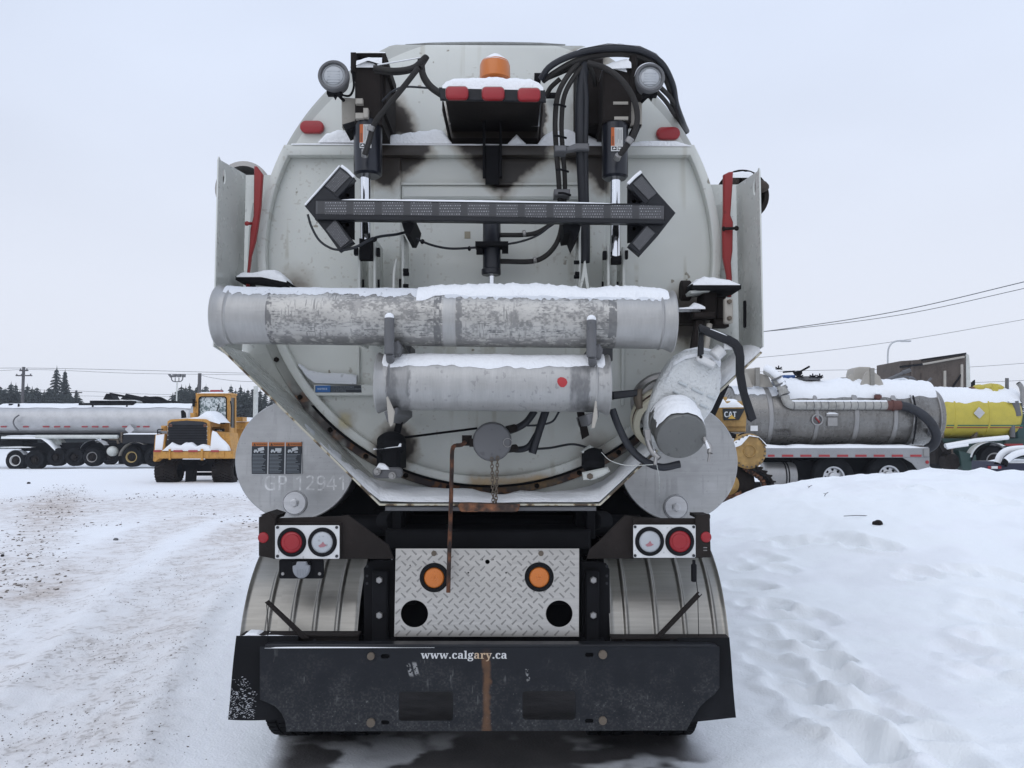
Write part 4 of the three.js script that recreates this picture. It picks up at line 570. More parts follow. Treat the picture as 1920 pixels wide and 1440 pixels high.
part('snow', snowHeap([[1332, 614], [1345, 618], [1360, 625], [1368, 630]], [[1332, 616], [1368, 631]], -3.9, 0.03, 20, 66), mat.snow, kv, { stuff: true });
part('clevis', [poly([[1306, 670], [1314, 663], [1330, 672], [1344, 680], [1338, 690], [1308, 676]], -3.94, 0.04, { bev: 0.006 }), cyl(P(1339, 668, -3.96), P(1354, 654, -3.96), 0.033, 20), cyl(P(1350, 659, -3.96), P(1361, 648, -3.95), 0.014, 14), bx(1358, 640, 1374, 655, -3.92, 0.03)], mat.white, kv);
part('pivot_pin', disc(1314.5, 669, 3, -3.935, 0.01), mat.frame, kv);
part('snow', gridGeo(30, 10, (u, v) => { const l = [[1245, 700], [1262, 668], [1285, 655], [1310, 650], [1335, 655], [1350, 672]], a = along(l, u); const p = P(a[0], a[1] + v * 18, -3.99 - 0.12 * (1 - v)); p.z += 0.02 * Math.sin(Math.PI * v); p.y += 0.012 * Math.sin(Math.PI * u) * Math.sin(Math.PI * v); return p; }), mat.snow, kv, { stuff: true });
part('pipe_stub', [cyl(P(1238, 748, -4.35), P(1248, 762, -4.12), 0.145, 30), lat([[0.14, 0], [0.165, 0.01], [0.165, 0.03], [0.15, 0.045]], P(1240, 748, -4.2), cd, 36)], mat.steel, kv);
part('hose_end', [poly([[1192, 730], [1205, 728], [1206, 765], [1196, 768], [1190, 748]], -4.05, 0.06, { bev: 0.012 })], mat.bolt, kv);
part('wire', tube([[1128, 848, -4.02], [1142, 862, -3.98], [1172, 872, -3.95], [1228, 871, -3.84]], 0.002, 5), mat.paint2, kv);
part('wire', tube([[1231, 870, -3.83], [1235, 890, -3.9], [1236, 930, -4.2]], 0.002, 5), mat.paint2, kv);

// ---- stacked suction pipes carried across the back: things of their own
const aluPipe = (name, label, A, B, R, m, o = {}) => {
  const L = A.distanceTo(B), d = B.clone().sub(A), t = thing(name, label, 'pipe', A.clone().lerp(B, 0.5), o.group), f = o.flare ?? 0.013;
  const prof = [[R - 0.006, 0.004], [R + f, 0], [R + f + 0.004, 0.006], [R + f * 0.7, 0.022], [R + 0.004, 0.034], [R, 0.045], [R, 0.06], [R + 0.006, 0.068], [R, 0.076], [R, 0.1]]; const n = 40; for (let i = 1; i < n; i++) prof.push([R, 0.1 + (L - 0.2) * i / n]);
  for (const [r, h] of [[R, 0.1], [R, 0.076], [R + 0.006, 0.068], [R, 0.06], [R, 0.045], [R + 0.004, 0.034], [R + f * 0.7, 0.022], [R + f + 0.004, 0.006], [R + f, 0], [R - 0.006, 0.004]]) prof.push([r, L - h]);
  for (const h of [0.3, 0.6]) prof.push([R - 0.006, L * (1 - h)]);
  prof.push([R - 0.006, 0.004]);
  const g = lat(prof, A, d, 56), p = g.attributes.position, uv = new Float32Array(p.count * 2), ax = d.clone().normalize();
  for (let i = 0; i < p.count; i++) { const q = V(p.getX(i), p.getY(i), p.getZ(i)).sub(A), s = q.dot(ax); q.addScaledVector(ax, -s); uv[i * 2] = s / L; uv[i * 2 + 1] = 0.5 + Math.atan2(q.y, Math.abs(q.z) + 1e-6) / Math.PI; }
  g.setAttribute('uv', new THREE.BufferAttribute(uv, 2)); g.userData.uv = true; part('tube', g, m, t, { crease: 0.5 }); return t;
};
const pipeTex = (long) => tex(2048, 256, (u, v) => { // u along the pipe, v bottom to top
  const n = fbm(u * 26, v * 4, 4, 301), k = fbm(u * 160, v * 26, 3, 302), hs = fbm(u * 45, v * 60, 3, 303), vs = fbm(u * 320, v * 9, 3, 304), pt = fbm(u * 14, v * 5, 4, 306);
  let c = [0.40, 0.395, 0.385].map((a) => a * (0.86 + 0.25 * n) * (0.93 + 0.14 * vs));
  const dk = [0.065, 0.066, 0.07].map((a) => a * (0.7 + 1.0 * k));
  let w = 0;
  if (long) {
    const zone = Math.max(sm(0.118, 0.124, u) * (1 - sm(0.495, 0.5, u)), sm(0.522, 0.527, u) * (1 - sm(0.868, 0.874, u)));
    c = c.map((a, i) => mix(a, [0.50, 0.485, 0.455][i] * (0.8 + 0.3 * n), zone));
    const g1 = 0.45 * fbm(u * 60, v * 12, 4, 310) + 0.55 * fbm(u * 190, v * 50, 3, 312), soft = sm(0.40, 0.72, g1 + 0.5 * (pt - 0.5)) * 0.75;
    const scr = 0.95 * sm(0.60, 0.68, 0.7 * fbm(u * 42, v * 150, 3, 311) + 0.3 * k) * sm(0.40, 0.55, fbm(u * 11, v * 7, 3, 313)), ver = 0.7 * sm(0.62, 0.70, fbm(u * 420, v * 8, 3, 314)) * sm(0.45, 0.6, fbm(u * 18, v * 4, 3, 315));
    w = zone * Math.max(soft, scr, ver);
    for (const [a, b, q] of [[0.119, 0.132, 0.9], [0.478, 0.494, 0.95], [0.525, 0.539, 0.8], [0.852, 0.870, 0.9], [0.64, 0.66, 0.6], [0.30, 0.325, 0.5]]) w = Math.max(w, q * sm(a - 0.001, a + 0.001, u) * (1 - sm(b - 0.001, b + 0.001, u)) * sm(0.38, 0.5, pt * 0.5 + k * 0.5));
    w = Math.max(w, zone * 0.75 * sm(0.27, 0.2, v) * sm(0.3, 0.5, fbm(u * 60, v * 20, 3, 308)));
  } else {
    for (const [a, b] of [[0.055, 0.145], [0.83, 0.905]]) w = Math.max(w, sm(a - 0.012, a + 0.004, u + 0.008 * (k - 0.5)) * (1 - sm(b - 0.004, b + 0.012, u + 0.02 * (k - 0.5))) * (0.45 + 0.6 * sm(0.35, 0.6, n)) * 0.8);
    w = Math.max(w, 0.35 * sm(0.70, 0.78, fbm(u * 60, v * 18, 3, 309)));
    c = c.map((a) => a * 1.02);
  }
  return c.map((a, i) => mix(a, dk[i], Math.min(1, w) * (0.72 + 0.4 * (k - 0.3))));
});
const pipeM = (t) => { t.repeat.set(1, 1); return new THREE.MeshStandardMaterial({ map: t, roughness: 0.42, metalness: 0.45, bumpMap: tBump, bumpScale: 0.0008 }); };
const pz = -3.93, R1 = M(52, pz), LA = P(411, 593, pz), LB = P(1261, 603, pz);
const lp = aluPipe('suction_pipe', 'longest aluminium suction pipe with scratched paint lying across the truck door', LA, LB, R1, pipeM(pipeTex(true)), { group: 'suction pipes carried on the truck' });
part('snow', barSnow(LA.clone().lerp(LB, 0.02), LA.clone().lerp(LB, 0.47), R1, (u) => 0.006 + 0.008 * fbm(u * 9, 2, 2, 5), (u) => 44 + 24 * (fbm(u * 40, 5, 4, 8) - 0.5), 40, 220, 71), mat.frost, lp, { stuff: true });
part('snow', barSnow(LA.clone().lerp(LB, 0.44), LA.clone().lerp(LB, 0.835), R1, (u) => 0.043 * Math.pow(Math.sin(Math.PI * Math.min(1, Math.max(0, u * 0.9 + 0.04))), 0.5) * (1 - 0.5 * sm(0.85, 1, u)), (u) => 42 + 16 * (1 - sm(0, 0.16, u)) + 12 * (fbm(u * 10, 5, 3, 18) - 0.5), 50, 80, 72), mat.snow, lp, { stuff: true });
part('snow', barSnow(LA.clone().lerp(LB, 0.80), LA.clone().lerp(LB, 0.985), R1, (u) => 0.036 * Math.pow(Math.sin(Math.PI * (u * 0.86 + 0.06)), 0.5), (u) => 44 + 14 * (fbm(u * 10, 5, 3, 19) - 0.5), 50, 50, 73), mat.snow, lp, { stuff: true });
part('snow', barSnow(LA.clone().lerp(LB, 0.5), LA.clone().lerp(LB, 0.98), R1, () => 0.003, (u) => 50 + 16 * (fbm(u * 60, 5, 4, 22) - 0.5), 20, 220, 77), mat.frost, lp, { stuff: true });
const SA = P(709, 718, pz), SB = P(1141, 722, pz), R2 = M(51, pz);
const sp = aluPipe('suction_pipe', 'shorter aluminium suction pipe with a red dot hanging below the longest pipe', SA, SB, R2, pipeM(pipeTex(false)), { group: 'suction pipes carried on the truck' });
part('snow', barSnow(SA.clone().lerp(SB, 0.03), SA.clone().lerp(SB, 0.975), R2, (u) => 0.008 + 0.008 * fbm(u * 8, 3, 3, 31), (u) => 56 + 16 * (fbm(u * 16, 5, 4, 28) - 0.5), 45, 100, 74), mat.snow, sp, { stuff: true });
{ const c = P(1051, 719, pz), a = 0.02; part('paint_dot', gridGeo(10, 10, (u, v) => { const r = v * 0.024 * (0.9 + 0.25 * fbm(u * 5, 2, 2, 3)), t = u * 2 * Math.PI, y = r * Math.sin(t); return V(c.x + r * Math.cos(t), SA.clone().lerp(SB, 0.785).y + y + 0.004, pz + Math.sqrt((R2 + 0.0025) ** 2 - (y + 0.004) ** 2)); }), std([0.42, 0.03, 0.035], 0.6), sp); }
// hooks that carry them
for (const [x, y0, y1] of [[730, 596, 664], [1109, 600, 670]]) {
  const k = part('pipe_hook', [rod([x, y1, -3.765], [x, y0, -3.765], M(9.5, 3.77), 16), rod([x + 1, y1 - 2, -3.765], [x + 2, y1 + 12, -3.83], M(8, 3.8), 12), poly([[x - 4, y1 - 18], [x + 16, y1 - 26], [x + 22, y1 - 14], [x + 18, y1 + 2], [x, y1 + 4]], -3.8, 0.3, { bev: 0.01 })], mat.grey, truck);
  part('snow', sphereG(P(x, y0 - 1, -3.765), M(9, 3.77), 0.022, M(8, 3.77), 12), mat.snow, k, { stuff: true });
  part('hook_tip', [poly(x < 900 ? [[724, 745], [727, 743], [740, 772], [737, 796], [732, 800], [728, 790]] : [[1116, 752], [1119, 752], [1121, 782], [1115, 803], [1109, 803], [1112, 780]], -3.78, 0.012)], mat.beige, k);
  part('hook_arm', [poly([[x - 10, y1 + 108], [x + 14, y1 + 100], [x + 14, y1 + 112], [x - 4, y1 + 128]], -3.8, 0.6, { bev: 0.006 }), bx(x + 4, y0 + 52, x + 40, y1 + 6, -4.15, 0.2)], mat.grey, k);
}
// pipes stored lengthways in the side racks
for (const [x, y, r, lab, dark] of [[455, 353, 53, 'open end of a stored pipe behind the chute side plate nearest the yellow hauler', 0], [1393, 366, 50, 'brown capped end of a stored pipe behind the chute side plate nearest the steel tank', 1]]) {
  const z = -4.85, A = P(x, y, z), t = thing('stored_pipe', lab, 'pipe', A, 'pipes stored in the side racks');
  const R = M(r, z); for (const zz of [-5.3, -7.0]) part('pipe_rack', [cyl(V(A.x, A.y - R - 0.02, zz), V(A.x + (dark ? -0.3 : 0.3), A.y - 0.75, zz), 0.03, 10), wb(A.x, A.y - R - 0.025, zz, 0.34, 0.04, 0.07)], mat.paint, truck);
  part('tube', lat([[R * 0.8, -0.01], [R * 0.8, -1.2], [0, -1.2], [0, -3.0], [R * 0.86, -3.0], [R * 0.86, -0.04], [R * 0.9, -0.03], [R, -0.025], [R, 0], [R * 0.82, 0.004], [R * 0.8, -0.01]], A, V(0, 0, 1), 40), dark ? mat.brown : mat.steel, t);
  if (dark) { part('torn_cover', [...[[-22, -28], [14, -30], [28, -16]].map(([dx, dy], i) => sphereG(P(x + dx, y + dy, z + 0.02), M(16 + i % 3 * 3, z), M(13, z), 0.04, 10))], std([0.075, 0.055, 0.045], 0.9, 0, { map: tDust, bumpMap: tBump, bumpScale: 0.01 }), t); part('snow', snowHeap([[x - 28, y - 34], [x - 20, y - 44], [x + 2, y - 49], [x + 16, y - 47], [x + 26, y - 38]], y - 34, z + 0.06, 0.3, 24, 81), mat.snow, t, { stuff: true }); }
}
// ---- side water tanks
const endTex = (text) => (() => {
  const c = document.createElement('canvas'); c.width = c.height = 512; const x = c.getContext('2d'); x.fillStyle = '#000'; x.fillRect(0, 0, 512, 512);
  if (text) { x.fillStyle = '#fff'; x.font = '86px sans-serif'; x.save(); x.scale(0.95, 1); x.fillText('GP', 130, 384); x.fillText('12941', 268, 384); x.restore(); }
  const d = x.getImageData(0, 0, 512, 512).data;
  return tex(512, 512, (u, v, i, j) => { const n = fbm(u * 7, v * 7, 5, 401), b = fbm(u * 4, v * 90, 3, 402), s = fbm(u * 60, v * 60, 2, 403), t = text ? d[((511 - j) * 512 + i) * 4] / 255 * (0.35 + 0.9 * sm(0.35, 0.6, fbm(u * 30, v * 30, 3, 404))) : 0, dp = fbm(u * 40, v * 3, 3, 405), q = 0.44 * (0.66 + 0.36 * n + 0.12 * b) * (s > 0.84 ? 0.82 : 1) * (1 - 0.14 * sm(0.58, 0.72, dp) * sm(0.4, 0.6, n)); return mix(q, 0.85, t * 0.42); });
})();
for (const s of [0, 1]) {
  const cx = s ? 1272 : 554, cy = s ? 866 : 862, r = s ? 111 : 113, z = -4.58, A = P(cx, cy, z), R = M(r, z), t = sub('side_tank', truck);
  const g = lat([[0, -2.8], [R - 0.01, -2.8], [R - 0.004, -0.02], [R, -0.012], [R, -0.004], [R - 0.006, 0.0], [R - 0.014, -0.002], [R * 0.7, 0.006], [0, 0.012]], A, V(0, 0, 1), 72);
  const te = endTex(!s); te.repeat.set(1, 1); te.wrapS = te.wrapT = THREE.ClampToEdgeWrapping;
  part('tank_body', g, new THREE.MeshStandardMaterial({ map: te, roughness: 0.40, metalness: 0.75 }), t, { planar: [A.x - R, A.y - R, 2 * R, 2 * R], crease: 0.5 });
  const px = s ? 1268 : 552, py = s ? 951 : 943;
  part('drain_plug', [disc(px, py, 21, z + 0.018, 0.02, 40), ring(px, py, 21, 23.5, z + 0.014, 0.02, 40)], mat.alu, t); part('bolt', [hex(px, py, 8, z + 0.018, 0.014), disc(px, py, 4, z + 0.04, 0.012, 10)], mat.alu, t);
  if (!s) {
    const lt = canvas(768, 512, (c, w, h) => { c.fillStyle = '#b5b6b8'; c.fillRect(0, 0, w, h); for (let k = 0; k < 3; k++) { const x = 10 + k * 255; c.fillStyle = '#1b2129'; c.fillRect(x, 10, 238, 492); c.fillStyle = '#a9622e'; c.fillRect(x, 10, 238, 60); c.fillStyle = '#2a1a10'; c.beginPath(); c.moveTo(x + 22, 62); c.lineTo(x + 42, 22); c.lineTo(x + 62, 62); c.fill(); c.font = 'bold 32px sans-serif'; c.fillText('WARNING', x + 70, 54); c.fillStyle = '#b9bdc0'; c.save(); c.translate(x + 120, 140); c.fillRect(-90, 2, 70, 14); c.fillRect(-82, -16, 40, 20); for (const q of [-76, -34, 22, 48]) { c.beginPath(); c.arc(q, 22, 12, 0, 7); c.fill(); } c.rotate([-0.25, 0, -0.3][k]); c.fillRect(-22, [-42, -38, -44][k], 92, 50); c.restore(); const r = rng(k + 2); c.fillStyle = '#7d848a'; for (let i = 0; i < 14; i++) c.fillRect(x + 14, 196 + i * 21, 130 + 80 * r(), 7); } });
    const lb = sub('warning_label', t), lm = new THREE.MeshStandardMaterial({ map: lt, roughness: 0.5 });
    decal('sticker', [[471, 829], [565, 828], [566, 888], [472, 890]], z + 0.022, lm, lb, 0.012);
  }
}
// ---- chassis: rails, cross members, lamp brackets
const fr = sub('chassis_frame', truck);
part('cross_member', [bx(722, 994, 1108, 1030, -4.2, 0.3, 0.01), bx(700, 955, 1130, 1000, -4.75, 0.1), bx(730, 955, 760, 1040, -4.35, 0.8), bx(1080, 955, 1108, 1040, -4.35, 0.8), bx(738, 1190, 1092, 1214, -4.22, 0.05), bx(735, 1020, 1092, 1212, -4.45, 0.03)], mat.frame, fr);
part('cross_tube', [rod([640, 985, -4.6], [1200, 985, -4.6], 0.06, 16), bx(904, 1000, 1004, 1050, -4.4, 0.2, 0.03)], mat.frame, fr);
for (const [a, b, c, d, hx] of [[682, 1050, 740, 1214, 712], [1090, 1052, 1142, 1214, 1112]]) {
  const l = a < 900; const rl = part('frame_rail', [poly(l ? [[682, 1214], [682, 1066], [690, 1054], [704, 1051], [734, 1051], [740, 1051], [740, 1214]] : [[1090, 1214], [1090, 1053], [1124, 1053], [1137, 1057], [1143, 1068], [1145, 1214]], -4.20, 0.02), bx(l ? 697 : 1098, 1072, l ? 727 : 1124, 1214, -4.15, 0.06, 0.008)], mat.frame, fr);
  for (const y of [1087, 1153]) part('bolt', hex(hx, y, 6.5, -4.15, 0.02), mat.steel, rl);
  part('rail_hole', [[1062, 0], [1080, 1], [1094, 2]].map(([y]) => disc(l ? 688 : 1138, y, 2.6, -4.199, 0.01, 10)), mat.hoseBlack, rl);
}
part('spring_hanger', bx(736, 950, 752, 1010, -4.25, 0.1), mat.frame, fr); part('spring_hanger', bx(1100, 950, 1116, 1010, -4.25, 0.1), mat.frame, fr); part('spring_pin', rod([720, 976, -4.4], [740, 976, -4.3], 0.05), mat.frame, fr); part('spring_pin', rod([1112, 976, -4.3], [1135, 976, -4.4], 0.05), mat.frame, fr);
for (const z of [-4.82, -6.2, -7.8]) part('added_shade_plate', [poly([[585, 850], [700, 905], [800, 925], [1040, 925], [1140, 905], [1245, 850], [1255, 1000], [1110, 1050], [740, 1050], [570, 1000]].map(([x, y]) => [960 + (x - 960) * 4.82 / -z, 816 + (y - 816) * 4.82 / -z]), z, 0.02), ...[760, 918, 1080].map((x) => bx(960 + (x - 964) * 4.82 / -z, 816 + 100 * 4.82 / -z, 960 + (x - 956) * 4.82 / -z, 816 + 230 * 4.82 / -z, z + 0.1, 0.1))], mat.frame, fr);  // added black plates standing in for deep shade in the gap under the tank
const lampPlate = (x0, y0, x1, y1, z) => poly(rect(x0, y0, x1, y1, 3), z, 0.006, { bev: 0.002 });
for (const s of [0, 1]) {
  const lb = sub('tail_lamp_cluster', truck), z = -4.05;
  part('bracket', s ? [poly([[1100, 1048], [1106, 1030], [1120, 1018], [1172, 966], [1200, 970], [1318, 976], [1318, 1046]], z - 0.03, 0.02), bx(1187, 972, 1318, 1046, z - 0.012, 0.02)] : [poly([[738, 1048], [728, 1022], [652, 966], [640, 968], [512, 972], [512, 1048]], z - 0.03, 0.02), bx(512, 980, 640, 1048, z - 0.012, 0.02)], mat.brown, lb);
  part('end_plate', s ? [poly([[1304, 968], [1331, 964], [1333, 1045], [1304, 1046]], z + 0.005, 0.02), bx(1306, 966, 1332, 972, z, 0.16)] : [poly([[485, 970], [502, 962], [516, 972], [515, 1048], [485, 1042]], z + 0.005, 0.02), poly([[487, 966], [502, 960], [520, 966], [516, 974]], z, 0.16)], mat.brown, lb);
  const pl2 = part('lamp_plate', lampPlate(s ? 1187.5 : 515.5, s ? 984 : 985, s ? 1304.5 : 636.5, s ? 1046 : 1048, z + 0.012), mat.white, lb);
  for (const x of s ? [1191, 1301] : [520, 631]) for (const y of s ? [988, 1042] : [989, 1043]) part('screw', disc(x, y, 2.8, z + 0.018, 0.005, 10), mat.hoseBlack, pl2);
  const lx = s ? [[1274.5, 1], [1218, 0]] : [[547, 1], [604.5, 0]];
  for (const [x, red] of lx) {
    const y = s ? 1015 : 1016.5, L = part(red ? 'stop_lamp' : 'reverse_lamp', face(x, y, z + 0.014, [[0, 0.016], [8, 0.016], [15, 0.014], [19.5, 0.008], [21, 0.002], [0, 0.002]], 32), red ? mat.redLens : mat.clear, lb);
    part('grommet', face(x, y, z + 0.014, [[19.5, 0.004], [20.5, 0.012], [23.5, 0.012], [26, 0.005], [27, 0]], 36), mat.rubber, L);
    if (red) part('lens_ring', ring(x, y, 13, 15, z + 0.03, 0.008), mat.redLens, L);
    else part('stain', poly([[x - 8, y + 7], [x - 2, y + 3], [x + 1, y - 1], [x + 4, y + 4], [x + 8, y + 6], [x + 3, y + 9], [x - 4, y + 10]], z + 0.032, 0.004, { bev: 0 }), std([0.36, 0.16, 0.18], 0.5), L);
  }
  part('side_marker', face(s ? 1324 : 493.5, s ? 1007 : 1008, z + 0.006, [[0, 0.008], [6, 0.007], [9, 0.004], [10, 0]], 28), mat.redLens, lb);
  if (s) part('bracket_tag', [bx(1319, 1026, 1326, 1028, z + 0.008, 0.004), bx(1319, 1031, 1326, 1033, z + 0.008, 0.004)], mat.steel, lb);
}
const sock = part('trailer_socket', [poly(rect(523, 1049, 606, 1085, 4), -4.06, 0.02), poly(rect(548, 1053, 580, 1068, 4), -4.02, 0.04)], mat.frame, truck);
part('socket_cover', [poly([...arc(564, 1066, 16, 19, 180, 360, 14), [580, 1062], [575, 1060], [573, 1054], [556, 1054], [554, 1060], [548, 1062]], -3.99, 0.03, { bev: 0.006 }), ...[556, 561, 566, 571].map((x) => bx(x, 1068, x + 2, 1080, -3.987, 0.004))], std([0.24, 0.25, 0.27], 0.5), sock);
for (const x of [530, 599]) part('screw', disc(x, 1076, 3, -4.055, 0.01, 10), mat.steel, sock);
part('plug', [rod([1301, 1050, -4.05], [1301, 1062, -4.05], 0.008), rod([1301, 1058, -4.05], [1301, 1090, -4.06], 0.014)], mat.frame, truck);
// ---- tread plate panel with round openings
const pz2 = -4.1, holes = [[777, 1151, 25.5], [1048.5, 1151, 25], [914, 1053.5, 4.3], [904, 1049, 1.6], [924, 1049, 1.6], [878, 1074, 1.6], [949, 1074, 1.6], [769, 1060, 1.2]];
const tp = part('tread_plate', poly([[742, 1028.5], [1086, 1028.5], [1085.5, 1194], [739, 1194]], pz2, 0.006, { bev: 0.001, holes: holes.map(([x, y, r]) => arc(x, y, r, r, 0, 360, r > 9 ? 36 : 10)) }), std([0.58, 0.555, 0.52], 0.42, 0.8, { map: tBrush, roughnessMap: tBrushR }), truck);
{ const gs = [], lug = new THREE.CylinderGeometry(0.0035, 0.0055, 0.032, 6); lug.scale(1, 1, 0.5);
  const a = P(742, 1028.5, pz2), b = P(1085, 1192, pz2), q = rng(8); let i = 0;
  const step2 = 0.0265; for (let y = b.y + 0.014; y < a.y - 0.008; y += step2, i++) for (let x = a.x + 0.014 + (i % 2) * step2, j = 0; x < b.x - 0.012; x += step2 * 2, j++) {
    if (holes.slice(0, 3).some(([hx, hy, hr]) => { const c = P(hx, hy, pz2); return Math.hypot(x - c.x, y - c.y) < M(hr, pz2) + 0.012; })) continue;
    if ([[814, 1083], [1011, 1082]].some(([hx, hy]) => { const c = P(hx, hy, pz2); return Math.hypot(x - c.x, y - c.y) < M(24, pz2); })) continue;
    const g = lug.clone(); g.rotateZ(i % 2 ? 0.8 : -0.8); g.translate(x, y, pz2); gs.push(g); }
  part('tread_lugs', gs, std([0.27, 0.26, 0.245], 0.4, 0.85), tp, { stuff: true, crease: 0.9 }); }
for (const [x, y] of [[814, 1083], [1011, 1082]]) { const l = part('amber_lamp', face(x, y, pz2 + 0.004, [[0, 0.014], [10, 0.013], [17, 0.009], [19.5, 0.002], [0, 0.002]], 32), mat.amber, truck); part('grommet', face(x, y, pz2 + 0.002, [[18.5, 0.004], [20, 0.016], [23.5, 0.014], [26.5, 0.004], [27, 0]], 36), mat.rubber, l); const d = []; const q = rng(3); for (let r = 0; r < 4; r++) for (let k = 0; k < [1, 6, 12, 17][r]; k++) { const t = k / [1, 6, 12, 17][r] * 6.283; d.push(sphereG(P(x + r * 5.2 * Math.cos(t), y + r * 5.2 * Math.sin(t), pz2 + 0.018 - r * 0.002), 0.0055, 0.0055, 0.003, 6)); } part('lens_facets', d, mat.amber, l, { stuff: true }); }
for (const x of [813.5, 1014.5]) part('bolt', disc(x, 1038, 5, pz2 + 0.008, 0.01, 16), mat.bolt, tp);
// ---- ribbed stainless quarter fenders
for (const s of [0, 1]) {
  const x0 = P(s ? 1144 : 450, 1190, -4.16).x, x1 = P(s ? 1366 : 670, 1190, -4.16).x, ribs = (s ? [1176, 1232, 1286, 1342] : [499, 545, 588, 630]).map((p) => P(p, 1190, -4.16).x), cy = 0.50, cz = -4.74, R = 0.60;
  const prof = (x) => { let h = 0; for (const r of ribs) h = Math.max(h, 0.014 * Math.exp(-Math.pow((x - r) / 0.010, 4))); const e = Math.min(x - x0, x1 - x); return h + 0.012 * Math.exp(-Math.pow(e / 0.012, 2)); };
  const f = sub('quarter_fender', truck); const xs = []; for (let i = 0; i <= 160; i++) xs.push(mix(x0, x1, i / 160));
  const g = gridGeo(160, 36, (u, v) => { const x = mix(x0, x1, u), a = mix(0.26, 2.0, v), r = R + prof(x) + 0.003 * (fbm(x * 5, v * 5, 2, 33 + s) - 0.5); return V(x, cy + r * Math.sin(a), cz + r * Math.cos(a)); });
  part('fender_skin', g, mat.stain, f);
  const b = gridGeo(8, 36, (u, v) => { const x = mix(x0, x1, u), a = mix(0.26, 2.0, v), r = R - 0.012; return V(x, cy + r * Math.sin(a), cz + r * Math.cos(a)); }); part('fender_lining', b, mat.frame, f);
  part('fender_brace', s ? poly([[1310, 1110], [1317, 1115], [1238, 1198], [1226, 1198]], -4.03, 0.02) : poly([[496, 1130], [502, 1126], [578, 1197], [566, 1199]], -4.03, 0.02), mat.brown, f);
  if (s) part('brace_pin', disc(1312, 1114, 2.5, -4.028, 0.006, 8), mat.steel, f);
  const ap = part('apron_angle', s ? [bx(1146, 1196, 1368, 1216, -4.07, 0.02), bx(1146, 1196, 1368, 1199, -4.05, 0.08)] : [bx(452, 1190, 672, 1216, -4.07, 0.02), bx(452, 1190, 672, 1194, -4.05, 0.08)], mat.brown, f);
  for (const x of s ? [1170, 1260] : [523, 590]) part('bolt_hole', disc(x, 1201, 3, -4.068, 0.008, 10), mat.hoseBlack, ap);
  if (!s) part('snow', snowHeap([[452, 1189], [462, 1180], [480, 1181], [492, 1187], [500, 1184], [520, 1184], [545, 1187], [560, 1190]], 1191, -4.045, 0.09, 40, 91), mat.snow, f, { stuff: true });
  part('fender_wire', s ? tube([[1300, 1062, -4.05], [1307, 1100, -4.06], [1309, 1150, -4.06], [1310, 1192, -4.06]], 0.002, 5) : tube([[500, 1132, -4.02], [502, 1170, -4.03], [502, 1212, -4.03]], 0.002, 5), mat.frame, f);
}
